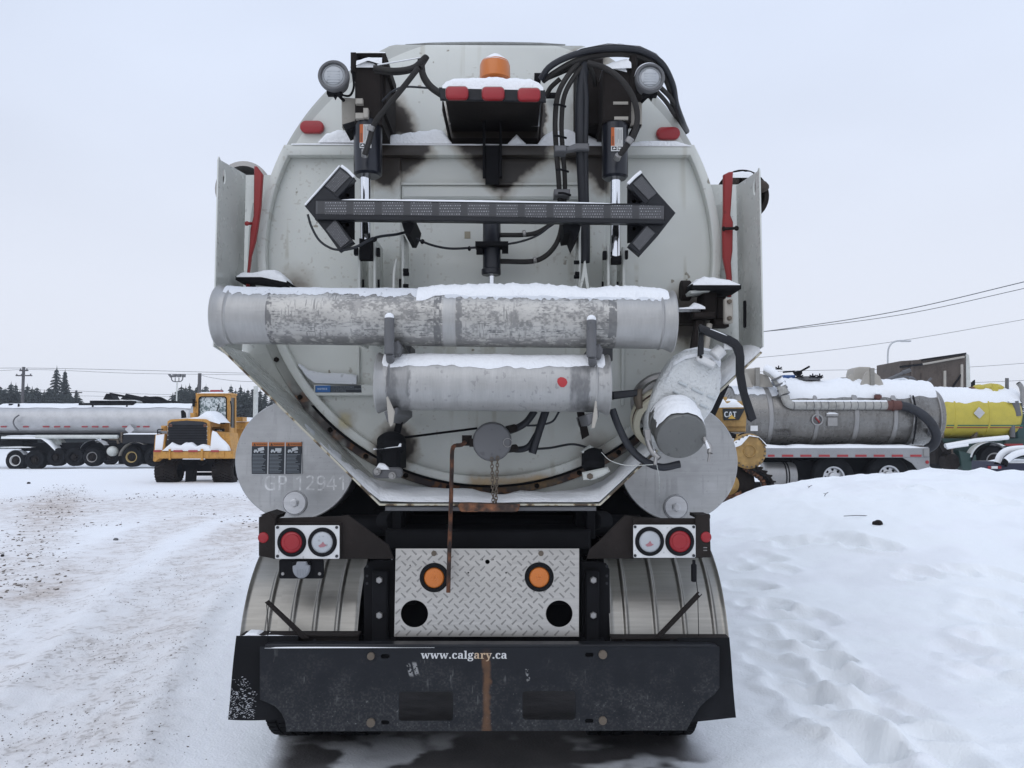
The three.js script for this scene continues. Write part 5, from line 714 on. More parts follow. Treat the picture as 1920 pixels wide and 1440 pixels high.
// ---- bumper with lettering, mud flaps
const bz = -3.98, bO = [[487, 1213], [1349, 1213], [1349, 1290], [1340, 1302], [1324, 1314], [1312, 1326], [1300, 1346], [1287, 1370], [900, 1371], [537, 1372], [534, 1352], [528, 1338], [516, 1325], [502, 1318], [487, 1312]];
const bpl = (() => { const a = P(480, 1380, bz), b = P(1360, 1205, bz); return [a.x, a.y, b.x - a.x, b.y - a.y]; })();
const bTex = (() => {
  const w = 2048, h = 416, c = document.createElement('canvas'); c.width = w; c.height = h; const x = c.getContext('2d'); x.fillStyle = '#000'; x.fillRect(0, 0, w, h);
  const q = (px, py) => { const p = P(px, py, bz); return [(p.x - bpl[0]) / bpl[2] * w, (1 - (p.y - bpl[1]) / bpl[3]) * h]; };
  const [tx, ty] = q(789, 1235), [tx2] = q(951, 1235); x.fillStyle = '#fff'; x.font = 'bold 47px serif'; const tw = x.measureText('www.calgary.ca').width; x.save(); x.translate(tx, ty); x.scale((tx2 - tx) / tw, 1); x.fillText('www.calgary.ca', 0, 0); x.restore();
  const d = x.getImageData(0, 0, w, h).data;
  const [r0] = q(905, 1300), [r1] = q(918, 1300), [, ry] = q(900, 1236), [g0] = q(885, 1230), [g1] = q(925, 1230), [s1x, s1y] = q(768, 1256), [s2x, s2y] = q(990, 1265);
  return tex(w, h, (u, v, i, j) => {
    const J = h - 1 - j, n = fbm(u * 22, v * 5, 4, 501), k = fbm(u * 300, v * 62, 2, 502), dr = fbm(u * 170, v * 5, 3, 503), e = fbm(u * 60, v * 12, 3, 505);
    const dust = sm(0.3, 0.75, n * 0.55 + (1 - v) * 0.42 * (0.5 + e)) * (0.35 + 0.9 * sm(0.42, 0.75, k)) ;
    let a = [0.0145, 0.016, 0.0195].map((b, q2) => mix(b, [0.085, 0.085, 0.085][q2], dust * 0.36 + 0.02 * k));
    a = a.map((b) => mix(b, 0.16, 0.5 * sm(0.76, 0.84, dr) * sm(0.5, 0.8, n)));
    if (k > 0.83) a = a.map((b) => mix(b, 0.3, (k - 0.83) * 4 * sm(0.8, 0.1, v)));
    const rr = sm(r0 - 8, r0 + 8, i + 24 * (e - 0.5)) * (1 - sm(r1 - 8, r1 + 8, i + 24 * (e - 0.5))) * (J > ry ? 1 : sm(ry - 60, ry, J) * 0.6) * (0.55 + 0.6 * fbm(u * 90, v * 14, 3, 507));
    a = a.map((b, q2) => mix(b, [0.17, 0.088, 0.045][q2], rr * 0.68));
    for (const [sx, sy, ang] of [[s1x, s1y, 0.3], [s1x + 26, s1y - 6, 0.25], [s2x, s2y, 0.1]]) { const X = (i - sx) + (J - sy) * -ang, Y = J - sy; const m2 = (1 - sm(6, 12, Math.abs(X))) * (1 - sm(20, 34, Math.abs(Y))) * sm(0.5, 0.62, k * 0.6 + e * 0.5); a = a.map((b) => mix(b, 0.24, m2)); }
    const t = d[(J * w + i) * 4] / 255, rs = sm(g0, g0 + 20, i) * (1 - sm(g1 - 20, g1, i));
    return a.map((b, q2) => mix(b, mix(0.62, [0.5, 0.31, 0.14][q2], rs * 0.75) * (0.85 + 0.2 * k), t));
  });
})();
bTex.repeat.set(1, 1); bTex.wrapS = bTex.wrapT = THREE.ClampToEdgeWrapping;
const bumpM = new THREE.MeshPhysicalMaterial({ map: bTex, roughness: 0.78, specularIntensity: 0.45, bumpMap: tBump.clone(), bumpScale: 0.0006 });
const slot = (x, y) => rect(x - 8, y - 4, x + 8, y + 4, 3.9);
const bp = part('bumper', [poly(bO, bz, 0.012, { bev: 0.002, holes: [rect(748, 1297, 849, 1352, 6), rect(980, 1296, 1079, 1350, 6), slot(722, 1231), slot(722, 1355), slot(1105, 1228), slot(1105, 1352)] })], bumpM, truck, { planar: bpl });
part('bumper_lip', [poly([[497, 1209.5], [510, 1208], [1330, 1209], [1346, 1212], [1346, 1214], [497, 1214]], bz + 0.001, 0.07, { bev: 0.003 })], mat.black, bp);
for (const [x, y, r] of [[695, 1231, 7], [695, 1356, 8], [1130.5, 1228, 8], [1130.5, 1352, 7.5]]) part('bolt', disc(x, y, r, bz + 0.012, 0.014, 14), mat.bolt, bp);
part('snow', snowHeap([[496, 1213], [515, 1208.5], [560, 1207.5], [640, 1208], [720, 1209], [790, 1210.5], [815, 1212]], [[496, 1214], [815, 1213]], bz + 0.004, 0.05, 60, 95), mat.snow, bp, { stuff: true });
for (const [x0, x1] of [[690, 735], [1092, 1140]]) part('bumper_arm', bx(x0, 1214, x1, 1365, bz - 0.02, 0.25), mat.frame, bp);
const flapTex = mat.rubber.clone();
const mf = part('mud_flap', gridGeo(12, 24, (u, v) => { const a = P(mix(443, 560, u), 1192, -4.04), b = P(mix(428, 545, u), 1349, -4.02), c = a.lerp(b, v); c.z += 0.02 * Math.sin(u * 3 + 0.5) * v + 0.006 * Math.sin(v * 5); return c; }), mat.rubber, truck);
part('mud_flap', gridGeo(12, 24, (u, v) => { const a = P(mix(1270, 1367, u), 1195, -4.04), b = P(mix(1272, 1382, u), 1352 - 4 * u, -4.02), c = a.lerp(b, v); c.z += 0.02 * Math.sin(2 - u * 3) * v + 0.006 * Math.sin(v * 5 + 1); return c; }), mat.rubber, truck);
{ const gs = [], q = rng(12); for (let i = 0; i < 280; i++) { const v = Math.pow(q(), 0.6), x = mix(431, 482, q()) - 3 + 6 * (1 - v), y = mix(1268, 1347, v); if (x > 470 && v < 0.35) continue; const c = P(x - (y - 1300) * 0.05, y, -4.0), g = new THREE.IcosahedronGeometry(0.0014 + 0.003 * q() * q(), 0); g.scale(1.4 + q(), 0.6, 0.5); g.rotateZ(q() - 0.5); g.translate(c.x, c.y, c.z + 0.0); gs.push(g); } part('splashed_snow', gs, std([0.42, 0.43, 0.45], 0.6), mf, { stuff: true, crease: 0.2 }); }
// ---- rear wheels and axle
{ const wl = (x0, x1) => { const R = 0.50, c = V((x0 + x1) / 2, 0.495, -4.82), w = x1 - x0, g = sub('wheel', truck);
    part('tyre', lat([[0.27, -w / 2 + 0.03], [0.40, -w / 2], [0.47, -w / 2 + 0.02], [R - 0.005, -w / 2 + 0.05], [R, 0], [R - 0.005, w / 2 - 0.05], [0.47, w / 2 - 0.02], [0.40, w / 2], [0.27, w / 2 - 0.03]], c, V(1, 0, 0), 64), mat.rubber, g);
    const lug = []; for (let i = 0; i < 64; i++) for (const k of [-0.36, -0.12, 0.12, 0.36]) { const b = new THREE.BoxGeometry(w * 0.18, 0.03, 0.036), a = i / 64 * Math.PI * 2 + (k > 0 ? 0.05 : 0); b.translate(k * w, R - 0.004 + (Math.abs(k) > 0.2 ? -0.004 : 0), 0); b.rotateX(a); b.translate(c.x, c.y, c.z); lug.push(b); } part('tread', lug, mat.rubber, g, { stuff: true });
    part('rim', lat([[0, 0], [0.12, 0.02], [0.2, -0.02], [0.27, 0.06], [0.28, 0.1]], c, V(1, 0, 0), 32), mat.steel, g); };
  const a = P(490, 1350, -4.4).x, b = P(1316, 1350, -4.4).x; for (const [x0, x1] of [[a, a + 0.27], [a + 0.33, a + 0.60], [b - 0.60, b - 0.33], [b - 0.27, b]]) wl(x0, x1);
  part('axle', [cyl(V(a + 0.6, 0.5, -4.74), V(b - 0.6, 0.5, -4.74), 0.09, 20), sphereG(V((a + b) / 2, 0.5, -4.74), 0.22, 0.22, 0.2, 20)], mat.frame, truck);
  part('cab_back', wb(-0.15, 2.0, -10.6, 2.4, 2.2, 1.2, 0.1), mat.paint, truck);
  for (const x of [a + 0.14, b - 0.14]) part('front_wheel', lat([[0, -0.14], [0.48, -0.14], [0.5, -0.1], [0.5, 0.1], [0.48, 0.14], [0, 0.14]], V(x, 0.495, -9.8), V(1, 0, 0), 40), mat.rubber, truck);
  part('chassis_rails', [wb(-0.55, 0.95, -7.3, 0.09, 0.28, 6, 0.01), wb(0.25, 0.95, -7.3, 0.09, 0.28, 6, 0.01)], mat.frame, truck); }
// ---------------------------------------------------------------- the yard behind
// wheel standing side-on: axle along z, centre px, radius px
function sideWheel(parent, px, py, rp, z, o = {}) {
  const g = sub('wheel', parent), A = P(px, py, z), R = M(rp, z), w = o.w ?? 0.26, k = o.k ?? 0.56;
  part('tyre', lat([[R * k, -w], [R * 0.9, -w], [R, -w + 0.04], [R, -0.05], [R * 0.95, -0.015], [R * 0.86, 0], [R * 0.66, -0.004], [R * k, -0.03]], A, V(0, 0, 1), 36), mat.rubber, g);
  part('rim', lat([[R * k, -0.035], [R * k, 0.0], [R * (k - 0.07), -0.01], [R * (k - 0.12), -0.10], [R * 0.3, -0.1]], A, V(0, 0, 1), 32), o.m ?? mat.steel, g);
  part('hub', lat([[R * (k - 0.1), -0.095], [R * 0.26, -0.085], [R * 0.24, 0.01], [R * 0.1, 0.03], [0, 0.03]], A, V(0, 0, 1), 24), o.holes ? o.m : mat.brown, g);
  if (o.holes) part('hand_hole', Array.from({ length: 8 }, (_, i) => { const a = i / 8 * 6.283; return sphereG(V(A.x + R * 0.36 * Math.cos(a), A.y + R * 0.36 * Math.sin(a), z - 0.09), R * 0.065, R * 0.065, 0.02, 8); }), mat.frame, g);
  if (o.snow) part('snow', gridGeo(16, 6, (u, v) => { const a = mix(35, 150, u) * Math.PI / 180, r = R + 0.03 * Math.sin(Math.PI * u); return V(A.x + r * Math.cos(a), A.y + r * Math.sin(a), z - w * v); }), mat.snow, g, { stuff: true });
}
const fen = (a, b, cy, rx, ry, z, d, t, m, name, parent) => part(name, gridGeo(24, 4, (u, v) => { const an = mix(a, b, u) * Math.PI / 180; const p = P(cy[0] + rx * Math.cos(an), cy[1] - ry * Math.sin(an), z); p.z -= d * v; p.y += t; return p; }), m, parent);
const horiz = (x0, x1, y, r, z, prof, seg = 40) => { const A = P(x0, y, z), B = P(x1, y, z); return lat(prof(A.distanceTo(B), M(r, z)), A, V(1, 0, 0), seg); };
const snowTop = (x0, x1, y, r, z, t, a1, sd = 1, n = 60) => { const A = P(x0, y, z), B = P(x1, y, z); return barSnow(A, B, M(r, z), (u) => t * (0.7 + 0.6 * fbm(u * 9, 2, 3, sd)), (u) => a1 + 14 * (fbm(u * 9, 5, 3, sd + 3) - 0.5), 60, n, sd); };
const tapeRed = std([0.34, 0.03, 0.035], 0.5);

{ // long tank trailer far on the snow
  const z = -41, t = thing('tank_trailer', 'long silver tank trailer with snow on top, behind the yellow hauler', 'tank trailer', P(150, 879, z));
  const polish = std([0.52, 0.52, 0.525], 0.42, 0.45, { map: tMottle });
  part('tank_barrel', horiz(-120, 372, 790, 31, z - 1.0, (L, R) => [[0, 0], [R * 0.7, 0.05], [R * 0.95, 0.25], [R, 0.5], [R, L - 0.5], [R * 0.95, L - 0.25], [R * 0.7, L - 0.05], [0, L]]), polish, t);
  part('snow', snowTop(8, 365, 790, 31.5, z - 1.0, 0.06, 38, 501, 90), mat.snow, t, { stuff: true });
  for (const [x0, x1] of [[1, 12], [43, 53], [80, 92], [101, 112], [120, 131], [153, 164], [172, 184], [192, 203], [229, 238], [256, 262], [268, 280]]) part('reflector', bx(x0, 799, x1, 801.4, z + 0.0 - 0.14, 0.03, 0), tapeRed, t);
  part('placard', poly([[243, 796], [252, 805], [243, 814], [234, 805]], z + 0.05, 0.03, { bev: 0 }), mat.alu, t);
  part('ladder_hoop', tube([[36, 778, z], [28, 784, z + 0.1], [25, 792, z + 0.1], [29, 801, z + 0.1], [35, 807, z]], 0.035, 6), mat.grey, t);
  part('discharge_pipe', horiz(68, 221, 819, 3.6, z + 0.2, (L, R) => [[0, 0], [R, 0], [R, L], [0, L]], 16), mat.paint, t);
  part('chassis', [bx(-60, 812, 300, 815, z - 0.2, 1.6), bx(-40, 824, 40, 836, z - 0.2, 1.4), bx(40, 830, 300, 846, z - 0.3, 1.4), bx(60, 838, 100, 872, z - 0.35, 1.2), bx(108, 836, 135, 866, z - 0.5, 1.2), bx(222, 830, 300, 870, z - 0.6, 1.0)], mat.frame, t);
  part('hose_box', bx(230, 814, 296, 832, z + 0.15, 0.6, 0.02), mat.black, t);
  part('snow', snowHeap([[231, 813], [240, 811.5], [290, 811.5], [296, 814]], 814.5, z + 0.16, 0.6, 16, 503), mat.snow, t, { stuff: true });
  part('air_tank', sphereG(P(211, 846, z), M(10, z), M(9.5, z), 0.3, 18), mat.paint, t);
  part('walkway', [bx(147, 755.5, 250, 760, z - 0.6, 0.9, 0.02), bx(168, 751, 246, 755.5, z - 0.7, 0.6, 0.02), bx(172, 760, 175, 768, z - 0.5, 0.05), bx(236, 760, 239, 768, z - 0.5, 0.05), bx(16, 757, 22, 763, z - 0.6, 0.3), bx(33, 757, 36, 765, z - 0.5, 0.05)], mat.frame, t);
  part('grab_rail', bx(250, 757.5, 362, 759, z - 0.9, 0.05), mat.steel, t);
  part('outlet_pipes', [bx(226, 810, 229, 830, z + 0.1, 0.1), rod([205, 822, z], [230, 824, z], 0.08), rod([218, 816, z + 0.1], [222, 832, z + 0.1], 0.06)], mat.bolt, t);
  fen(20, 95, [88, 842], 18, 23, z + 0.25, 1, 0.0, mat.paint, 'fender', t); part('fender', bx(2, 818, 78, 823, z + 0.25, 1.0), mat.paint, t);
  part('snow', snowHeap([[2, 818], [12, 816], [50, 815.5], [80, 817], [92, 824], [103, 840]], [[2, 822], [78, 823], [90, 832], [103, 845]], z + 0.27, 0.9, 30, 504), mat.snow, t, { stuff: true });
  part('snow', snowHeap([[0, 837.5], [30, 836.5], [58, 838]], 839.5, z + 0.25, 0.8, 16, 505), mat.snow, t, { stuff: true });
  fen(30, 160, [174, 852], 26, 25, z + 0.25, 0.9, 0.0, mat.black, 'fender', t); fen(38, 158, [174, 852], 26, 25, z + 0.26, 0.7, 0.05, mat.snow, 'snow', t);
  fen(60, 168, [252, 862], 31, 33, z + 0.3, 0.9, 0.0, mat.beige, 'fender', t);
  for (const [x, y, r, m, sn] of [[28, 863.5, 18.5, mat.white, 1], [64, 862, 18, mat.frame, 0], [104, 857, 17, mat.frame, 0], [138, 857, 17, mat.frame, 0], [172, 857, 17.5, mat.steel, 0], [246, 857, 18.5, std([0.45, 0.33, 0.13], 0.6), 0], [288, 857, 18, mat.frame, 0]]) sideWheel(t, x, y, r, z + 0.1, { m, snow: sn, w: 0.5, holes: false });
}
{ // folded boom of a service truck behind it
  const z = -47, t = thing('boom_truck', 'service truck with black folded boom and hoppers behind the tank trailer', 'truck', P(250, 872, z));
  part('body', bx(236, 752, 300, 790, z, 2.2, 0.05), mat.paint, t); part('chassis', bx(190, 800, 330, 846, z, 2), mat.frame, t);
  part('hopper', [poly([[193, 749], [199, 738], [206, 738], [213, 749]], z, 0.8), poly([[225, 749], [230, 744], [236, 744], [240, 749]], z, 0.8)], mat.frame, t);
  part('boom', [tube([[206, 738, z + 0.3], [232, 743, z + 0.3], [268, 750, z + 0.3]], 0.06, 8), rod([236, 742, z + 0.4], [274, 750, z + 0.4], 0.13), rod([270, 749, z + 0.4], [322, 759, z + 0.4], 0.22), tube([[275, 746, z + 0.5], [300, 746, z + 0.5], [325, 760, z + 0.5]], 0.06, 8), bx(286, 745, 300, 756, z + 0.4, 0.3), bx(302, 752, 332, 762, z + 0.4, 0.5)], mat.frame, t);
  part('snow', snowHeap([[243, 752], [252, 748.5], [265, 750], [272, 752]], 753, z + 0.05, 1.4, 12, 511), mat.snow, t, { stuff: true });
  for (const x of [205, 300]) sideWheel(t, x, 856, 16, z, { m: mat.frame });
}
{ // yellow articulated hauler facing us
  const z = -29, t = thing('articulated_hauler', 'yellow articulated hauler with snow on its hood, facing the camera beside the tank trailer', 'hauler', P(365, 904, z - 1.5));
  const cab = sub('cab', t);
  part('cab_shell', [poly([[370, 740], [376, 736], [430, 737], [431, 740], [430, 846], [392, 846], [392, 800], [367, 800], [366, 786]], z - 0.9, 0.08, { holes: [rect(373, 744, 424, 794, 5)] }), bx(367, 737, 374, 800, z - 0.98, 0.7), bx(426, 738, 431.5, 850, z - 0.95, 0.12, 0.02), bx(436, 740, 441.5, 858, z - 1.5, 0.12, 0.02), bx(427, 738, 431.5, 745, z - 0.95, 0.6, 0.02), bx(427, 802, 431.5, 858, z - 1.0, 0.55, 0.02), bx(369, 736.5, 432, 740, z - 0.85, 0.8, 0.05)], mat.yellow, cab);
  part('windshield', poly(rect(373.5, 744.5, 423.5, 793.5, 5), z - 0.94, 0.02), new THREE.MeshStandardMaterial({ roughness: 0.25, map: tex(256, 256, (u, v) => { const k = fbm(u * 26, v * 26, 4, 601, 26), n = fbm(u * 5, v * 5, 3, 602, 5), a = sm(0.42, 0.58, k * 0.7 + n * 0.35); return [mix(0.13, 0.62, a), mix(0.17, 0.66, a), mix(0.17, 0.66, a)]; }, { size: 1.2 }) }), cab);
  part('window_seal', poly(rect(371.8, 743, 425.2, 795, 6), z - 0.88, 0.04, { holes: [rect(373.8, 744.8, 423.4, 793.4, 5)] }), mat.frame, cab);
  part('side_window', [bx(429, 745, 431, 802, z - 1.0, 0.5)], new THREE.MeshStandardMaterial({ color: 0x1a211d, roughness: 0.3 }), cab);
  part('door_gap', bx(431, 806, 431.9, 852, z - 1.12, 0.25, 0), mat.frame, cab);
  part('rear_wall', bx(374, 745, 428, 846, z - 1.55, 0.1), mat.frame, cab);
  part('beacon', poly(rect(393, 731, 412, 737, 2), z - 1.3, 0.4, { bev: 0.03 }), mat.redLens, cab);
  part('snow', snowHeap([[370, 737], [378, 734.5], [400, 734], [424, 735], [432, 738]], 738, z - 0.85, 0.75, 24, 601), mat.snow, cab, { stuff: true });
  const hd = sub('hood', t);
  part('hood_shell', [poly([[312, 836], [314, 790], [320, 786.5], [350, 784.5], [386, 786], [393, 790], [396, 846], [388, 846], [388, 793], [380, 790.5], [350, 788.5], [322, 790.5], [316, 795], [314, 836]], z + 0.25, 0.12), poly([[314, 790], [320, 786.5], [350, 784.5], [386, 786], [393, 790], [393, 800], [314, 800]], z + 0.2, 1.15)], mat.yellow, hd);
  part('grille', poly([[316, 794], [322, 790.5], [350, 788.5], [380, 790.5], [388, 794], [388.5, 836], [311, 836]], z + 0.262, 0.1), mat.hoseBlack, hd);
  for (const x of [320, 384]) part('head_lamp', disc(x, 798, 3, z + 0.285, 0.02, 14), std([0.2, 0.09, 0.06], 0.3), hd);
  part('grille_bolts', Array.from({ length: 8 }, (_, i) => disc(i < 4 ? 314.5 : 388, 800 + (i % 4) * 8, 0.8, z + 0.3, 0.03, 6)), mat.paint, hd, { stuff: true });
  part('snow', snowHeap([[315, 790], [325, 785], [350, 783], [368, 781], [380, 771], [390, 770], [398, 774], [406, 784], [412, 792]], [[315, 791], [350, 786], [385, 787], [412, 795]], z + 0.2, 1.2, 40, 602), mat.snow, hd, { stuff: true });
  part('air_intake', [bx(301, 798, 311, 808, z - 0.3, 0.5, 0.05), bx(356, 774, 364, 784, z - 0.6, 0.3, 0.03), poly([[362, 753], [367, 752], [367, 774], [362, 774]], z - 0.9, 0.3)], mat.yellow, t);
  part('exhaust_stack', poly([[339, 771], [341, 769], [345, 774], [346, 783], [340, 784]], z - 0.4, 0.18), mat.frame, t);
  const dk = sub('bumper_deck', t);
  part('deck', [bx(287, 846, 437, 860, z + 0.5, 0.5, 0.03), poly([[287, 858], [300, 858], [290, 866], [287, 864]], z + 0.5, 0.4), bx(316, 842, 319, 862, z + 0.56, 0.08), bx(376, 842, 380, 863, z + 0.56, 0.08), bx(400, 846, 420, 858, z + 0.54, 0.05)], mat.yellow, dk);
  part('fender', [poly([[291, 815], [309, 813], [308, 848], [288, 848]], z + 0.35, 0.5), poly([[394, 808], [430, 812], [434, 848], [394, 848]], z + 0.2, 0.9)], mat.yellow, dk);
  for (const [x0, x1] of [[288, 301], [325, 342], [353, 370], [395, 410]]) part('reflector', bx(x0, 844, x1, 847.5, z + 0.57, 0.03, 0), tapeRed, dk);
  part('snow', [snowHeap([[303, 845], [312, 836], [320, 829], [328, 833], [336, 835], [345, 829], [356, 829], [366, 836], [378, 832], [390, 835], [396, 845]], 845, z + 0.5, 0.35, 50, 603), snowHeap([[394, 844], [394.5, 808], [402, 810], [410, 820], [420, 828], [426, 836], [428, 845]], [[394, 845], [428, 845]], z + 0.48, 0.3, 30, 604), poly([[292, 816], [308, 814], [304, 844], [290, 844]], z + 0.38, 0.03, { bev: 0.01 })], mat.snow, dk, { stuff: true });
  part('badge', [poly(rect(402.5, 803.5, 419, 813, 2), z - 0.78, 0.6)], mat.hoseBlack, t);
  part('badge_deer', poly([[405, 810], [408, 806], [410, 807], [411, 804.5], [412, 807], [415, 806.5], [417, 809], [416, 811], [414, 809], [410, 809.5], [407, 812]], z - 0.775, 0.02, { bev: 0 }), mat.white, t);
  part('grille_slats', Array.from({ length: 12 }, (_, i) => bx(317, 797 + i * 3.1, 386, 798.2 + i * 3.1, z + 0.285, 0.03, 0)), mat.frame, hd, { stuff: true });
  part('handrail', [tube([[433, 800, z - 0.9], [433.5, 780, z - 0.85], [433.5, 760, z - 0.85], [432, 752, z - 0.95]], 0.02, 6), tube([[296, 815, z + 0.3], [296, 806, z + 0.3], [306, 805, z + 0.3]], 0.02, 6)], mat.frame, t);
  part('mirror', [bx(360, 748, 364, 762, z - 0.8, 0.1, 0.02), rod([364, 754, z - 0.85], [369, 754, z - 0.9], 0.015, 6)], mat.frame, cab);
  part('wiper', [rod([398, 792, z - 0.86], [408, 766, z - 0.86], 0.012, 6), rod([405, 778, z - 0.86], [411, 756, z - 0.86], 0.016, 6)], mat.frame, cab);
  part('hydraulic_line', [tube([[392, 850, z + 0.1], [388, 866, z + 0.2], [378, 872, z + 0.1], [370, 866, z]], 0.025, 6), tube([[340, 858, z + 0.1], [345, 870, z + 0.2], [356, 868, z]], 0.025, 6)], mat.frame, t);
  part('step', [bx(431, 862, 436, 865, z - 0.3, 0.3), bx(431, 872, 436, 875, z - 0.3, 0.3)], mat.frame, t);
  part('axle_housing', [bx(330, 862, 405, 884, z - 0.6, 0.6, 0.05), poly([[348, 880], [364, 880], [362, 904], [347, 904]], z - 0.3, 0.3), bx(366, 886, 406, 892, z - 1.2, 0.2), poly([[384, 860], [402, 860], [396, 876]], z + 0.2, 0.1)], mat.frame, t);
  const wy = P(320, 884, z).y;
  for (const [x0, x1] of [[298, 338], [404, 443]]) { const A = P(x0, 882, z - 0.35), B = P(x1, 882, z - 0.35), R = M(23.5, z), L = B.x - A.x; const w = sub('wheel', t); part('tyre', lat([[R * 0.5, 0.02], [R * 0.85, 0], [R * 0.97, 0.06], [R, 0.16], [R, L - 0.16], [R * 0.97, L - 0.06], [R * 0.85, L], [R * 0.5, L - 0.02]], A, V(1, 0, 0), 40), mat.brown, w); const lg = []; for (let i = 0; i < 26; i++) for (const s of [0.26, 0.74]) { const b = new THREE.BoxGeometry(L * 0.46, 0.05, 0.07); b.rotateY(s < 0.5 ? 0.4 : -0.4); b.translate(s * L, R, 0); b.rotateX(i / 26 * 6.283 + (s > 0.5 ? 0.12 : 0)); b.translate(A.x, A.y, A.z); lg.push(b); } part('tread', lg, mat.brown, w, { stuff: true }); }
  part('rear_body', [bx(425, 790, 462, 805, z - 3.2, 2.5, 0.05), bx(380, 800, 460, 850, z - 3.4, 2.5), bx(438, 782, 455, 790, z - 2.6, 0.5)], mat.yellow, t);
  part('snow', snowHeap([[425, 790], [440, 781], [452, 782], [462, 790]], 791, z - 3.15, 2.4, 16, 606), mat.snow, t, { stuff: true });
}
// ---------------------------------------------------------------- trees, poles, wires
const leafM = std([0.038, 0.047, 0.042], 0.95), trunkM = std([0.06, 0.045, 0.035], 0.95);
function spruceCrown(seed, narrow, n = 20) { // unit height 1, half width about narrow
  const q = rng(seed), pos = [];
  for (let i = 0; i < n; i++) { const h = 0.03 + 0.95 * Math.pow(i / n, 0.9), R = narrow * (1 - h) * (0.85 + 0.35 * q()) + 0.010, k = 15; for (let j = 0; j < k; j++) {
    const a = (j + q() * 0.9) / k * 6.283 + i, r = R * (0.65 + 0.5 * q()), dr = 0.25 * r + 0.012 * q(), cx = Math.cos(a), sx = Math.sin(a);
    for (let b = 0; b < 3; b++) { const f = 0.35 + 0.33 * b, wd = 0.36 * r * (1.15 - f) + 0.004, tx = -sx, tz = cx, y = h - dr * f + 0.01 * (q() - 0.5), f2 = f + 0.36; pos.push(cx * r * (f - 0.3) + 0, y + 0.02, sx * r * (f - 0.3), cx * r * f + tx * wd, y - 0.012, sx * r * f + tz * wd, cx * r * f2, h - dr * f2 - 0.006, sx * r * f2, cx * r * (f - 0.3), y + 0.02, sx * r * (f - 0.3), cx * r * f2, h - dr * f2 - 0.006, sx * r * f2, cx * r * f - tx * wd, y - 0.012, sx * r * f - tz * wd); } } }
  pos.push(-0.008, 0.95, 0, 0.008, 0.95, 0, 0, 1.01, 0);
  const g = new THREE.BufferGeometry(); g.setAttribute('position', new THREE.Float32BufferAttribute(pos, 3)); g.computeVertexNormals(); g.setAttribute('uv', new THREE.Float32BufferAttribute(new Float32Array(pos.length / 3 * 2), 2)); return g;
}
const crowns = [spruceCrown(1, 0.24, 24), spruceCrown(2, 0.34, 24), spruceCrown(3, 0.17, 30), spruceCrown(4, 0.46, 24), spruceCrown(5, 0.62, 20)], trunkG = new THREE.CylinderGeometry(0.006, 0.02, 0.9, 6); trunkG.translate(0, 0.45, 0);
const protos = {};
function tree(px, top, z, kind, label, group) {
  const b = P(px, 820, z), h = P(px, top, z).y + 0.2; let t;
  if (!protos[kind]) { t = protos[kind] = new THREE.Group(); const c = new THREE.Mesh(crowns[kind], leafM); c.name = 'crown'; c.castShadow = c.receiveShadow = true; const k = new THREE.Mesh(trunkG, trunkM); k.name = 'trunk'; t.add(c, k); } else t = protos[kind].clone();
  t.name = numbered('spruce_tree'); t.position.set(b.x, 0, z); t.scale.set(h, h, h); t.rotation.y = px * 1.7; scene.add(t); tag(t, label, 'tree', group);
}
tree(102, 689, -112, 0, 'tallest dark spruce above the tank trailer, broader of the two side by side', 'spruces along the yard edge');
tree(118, 694, -115, 2, 'narrow dark spruce standing close beside the tallest spruce', 'spruces along the yard edge');
{ const q = rng(21), L = 'dark green spruce in the dense row behind the silver tank trailer', G = 'spruces in the row behind the tank trailer';
  for (const [x, y, k] of [[-18, 724, 1], [-6, 722, 3], [6, 728, 3], [17, 718, 1], [26, 720, 0], [34, 731, 4], [48, 722, 1], [57, 727, 3], [66, 725, 1], [72, 732, 4], [80, 733, 1], [88, 726, 1], [95, 730, 3], [109, 736, 3], [124, 738, 3], [132, 741, 4], [141, 734, 1], [147, 744, 4], [12, 735, 4], [60, 737, 4], [40, 738, 3], [-30, 726, 1], [-12, 733, 4], [22, 734, 4], [53, 734, 4], [74, 738, 4], [92, 739, 4], [112, 741, 4], [0, 730, 1], [62, 730, 1], [100, 735, 4], [128, 735, 1], [42, 729, 1]]) tree(x, y, -104 - q() * 10, k, L, G);
  const L2 = 'dark conifer in the clump between the floodlight mast and the hauler cab', G2 = 'conifers behind the floodlight mast';
  for (const [x, y, k] of [[322, 738, 4], [330, 732, 3], [338, 723, 3], [346, 725, 1], [353, 721, 0], [360, 733, 3], [368, 723, 1], [378, 728, 3], [384, 722, 1], [388, 730, 4], [336, 738, 4], [348, 737, 4], [358, 729, 1], [373, 736, 4], [342, 730, 3], [364, 730, 3]]) tree(x, y, -112 - q() * 10, k, L2, G2);
  const L3 = 'dark spruce in the row behind the yellow hauler and the white post', G3 = 'spruces behind the hauler';
  for (const [x, y, k] of [[413, 728, 1], [431, 722, 0], [440, 731, 0], [449, 724, 0], [456, 733, 3], [463, 730, 0], [472, 728, 0], [486, 732, 1], [496, 736, 0], [508, 744, 1], [424, 738, 3], [520, 740, 1], [418, 745, 4], [436, 742, 4], [452, 742, 4], [468, 742, 4], [482, 744, 4], [444, 736, 1], [460, 738, 1]]) tree(x, y, -95 - q() * 12, k, L3, G3);
  tree(1908, 736, -130, 3, 'faint tree behind the exhaust stacks of the yellow tank truck', 'faint tree');
}
const wood = std([0.09, 0.085, 0.085], 0.9), galv = std([0.45, 0.46, 0.47], 0.5, 0.4);
const pole = (name, label, cat, px, top, z, r, m, group, fn) => { const A = P(px, 800, z); A.y = 0; const B = P(px, top, z), t = thing(name, label, cat, V(B.x, 0, z), group); part('pole', cyl(V(B.x, 0, z), B, r, 12), m, t); if (fn) fn(t); };
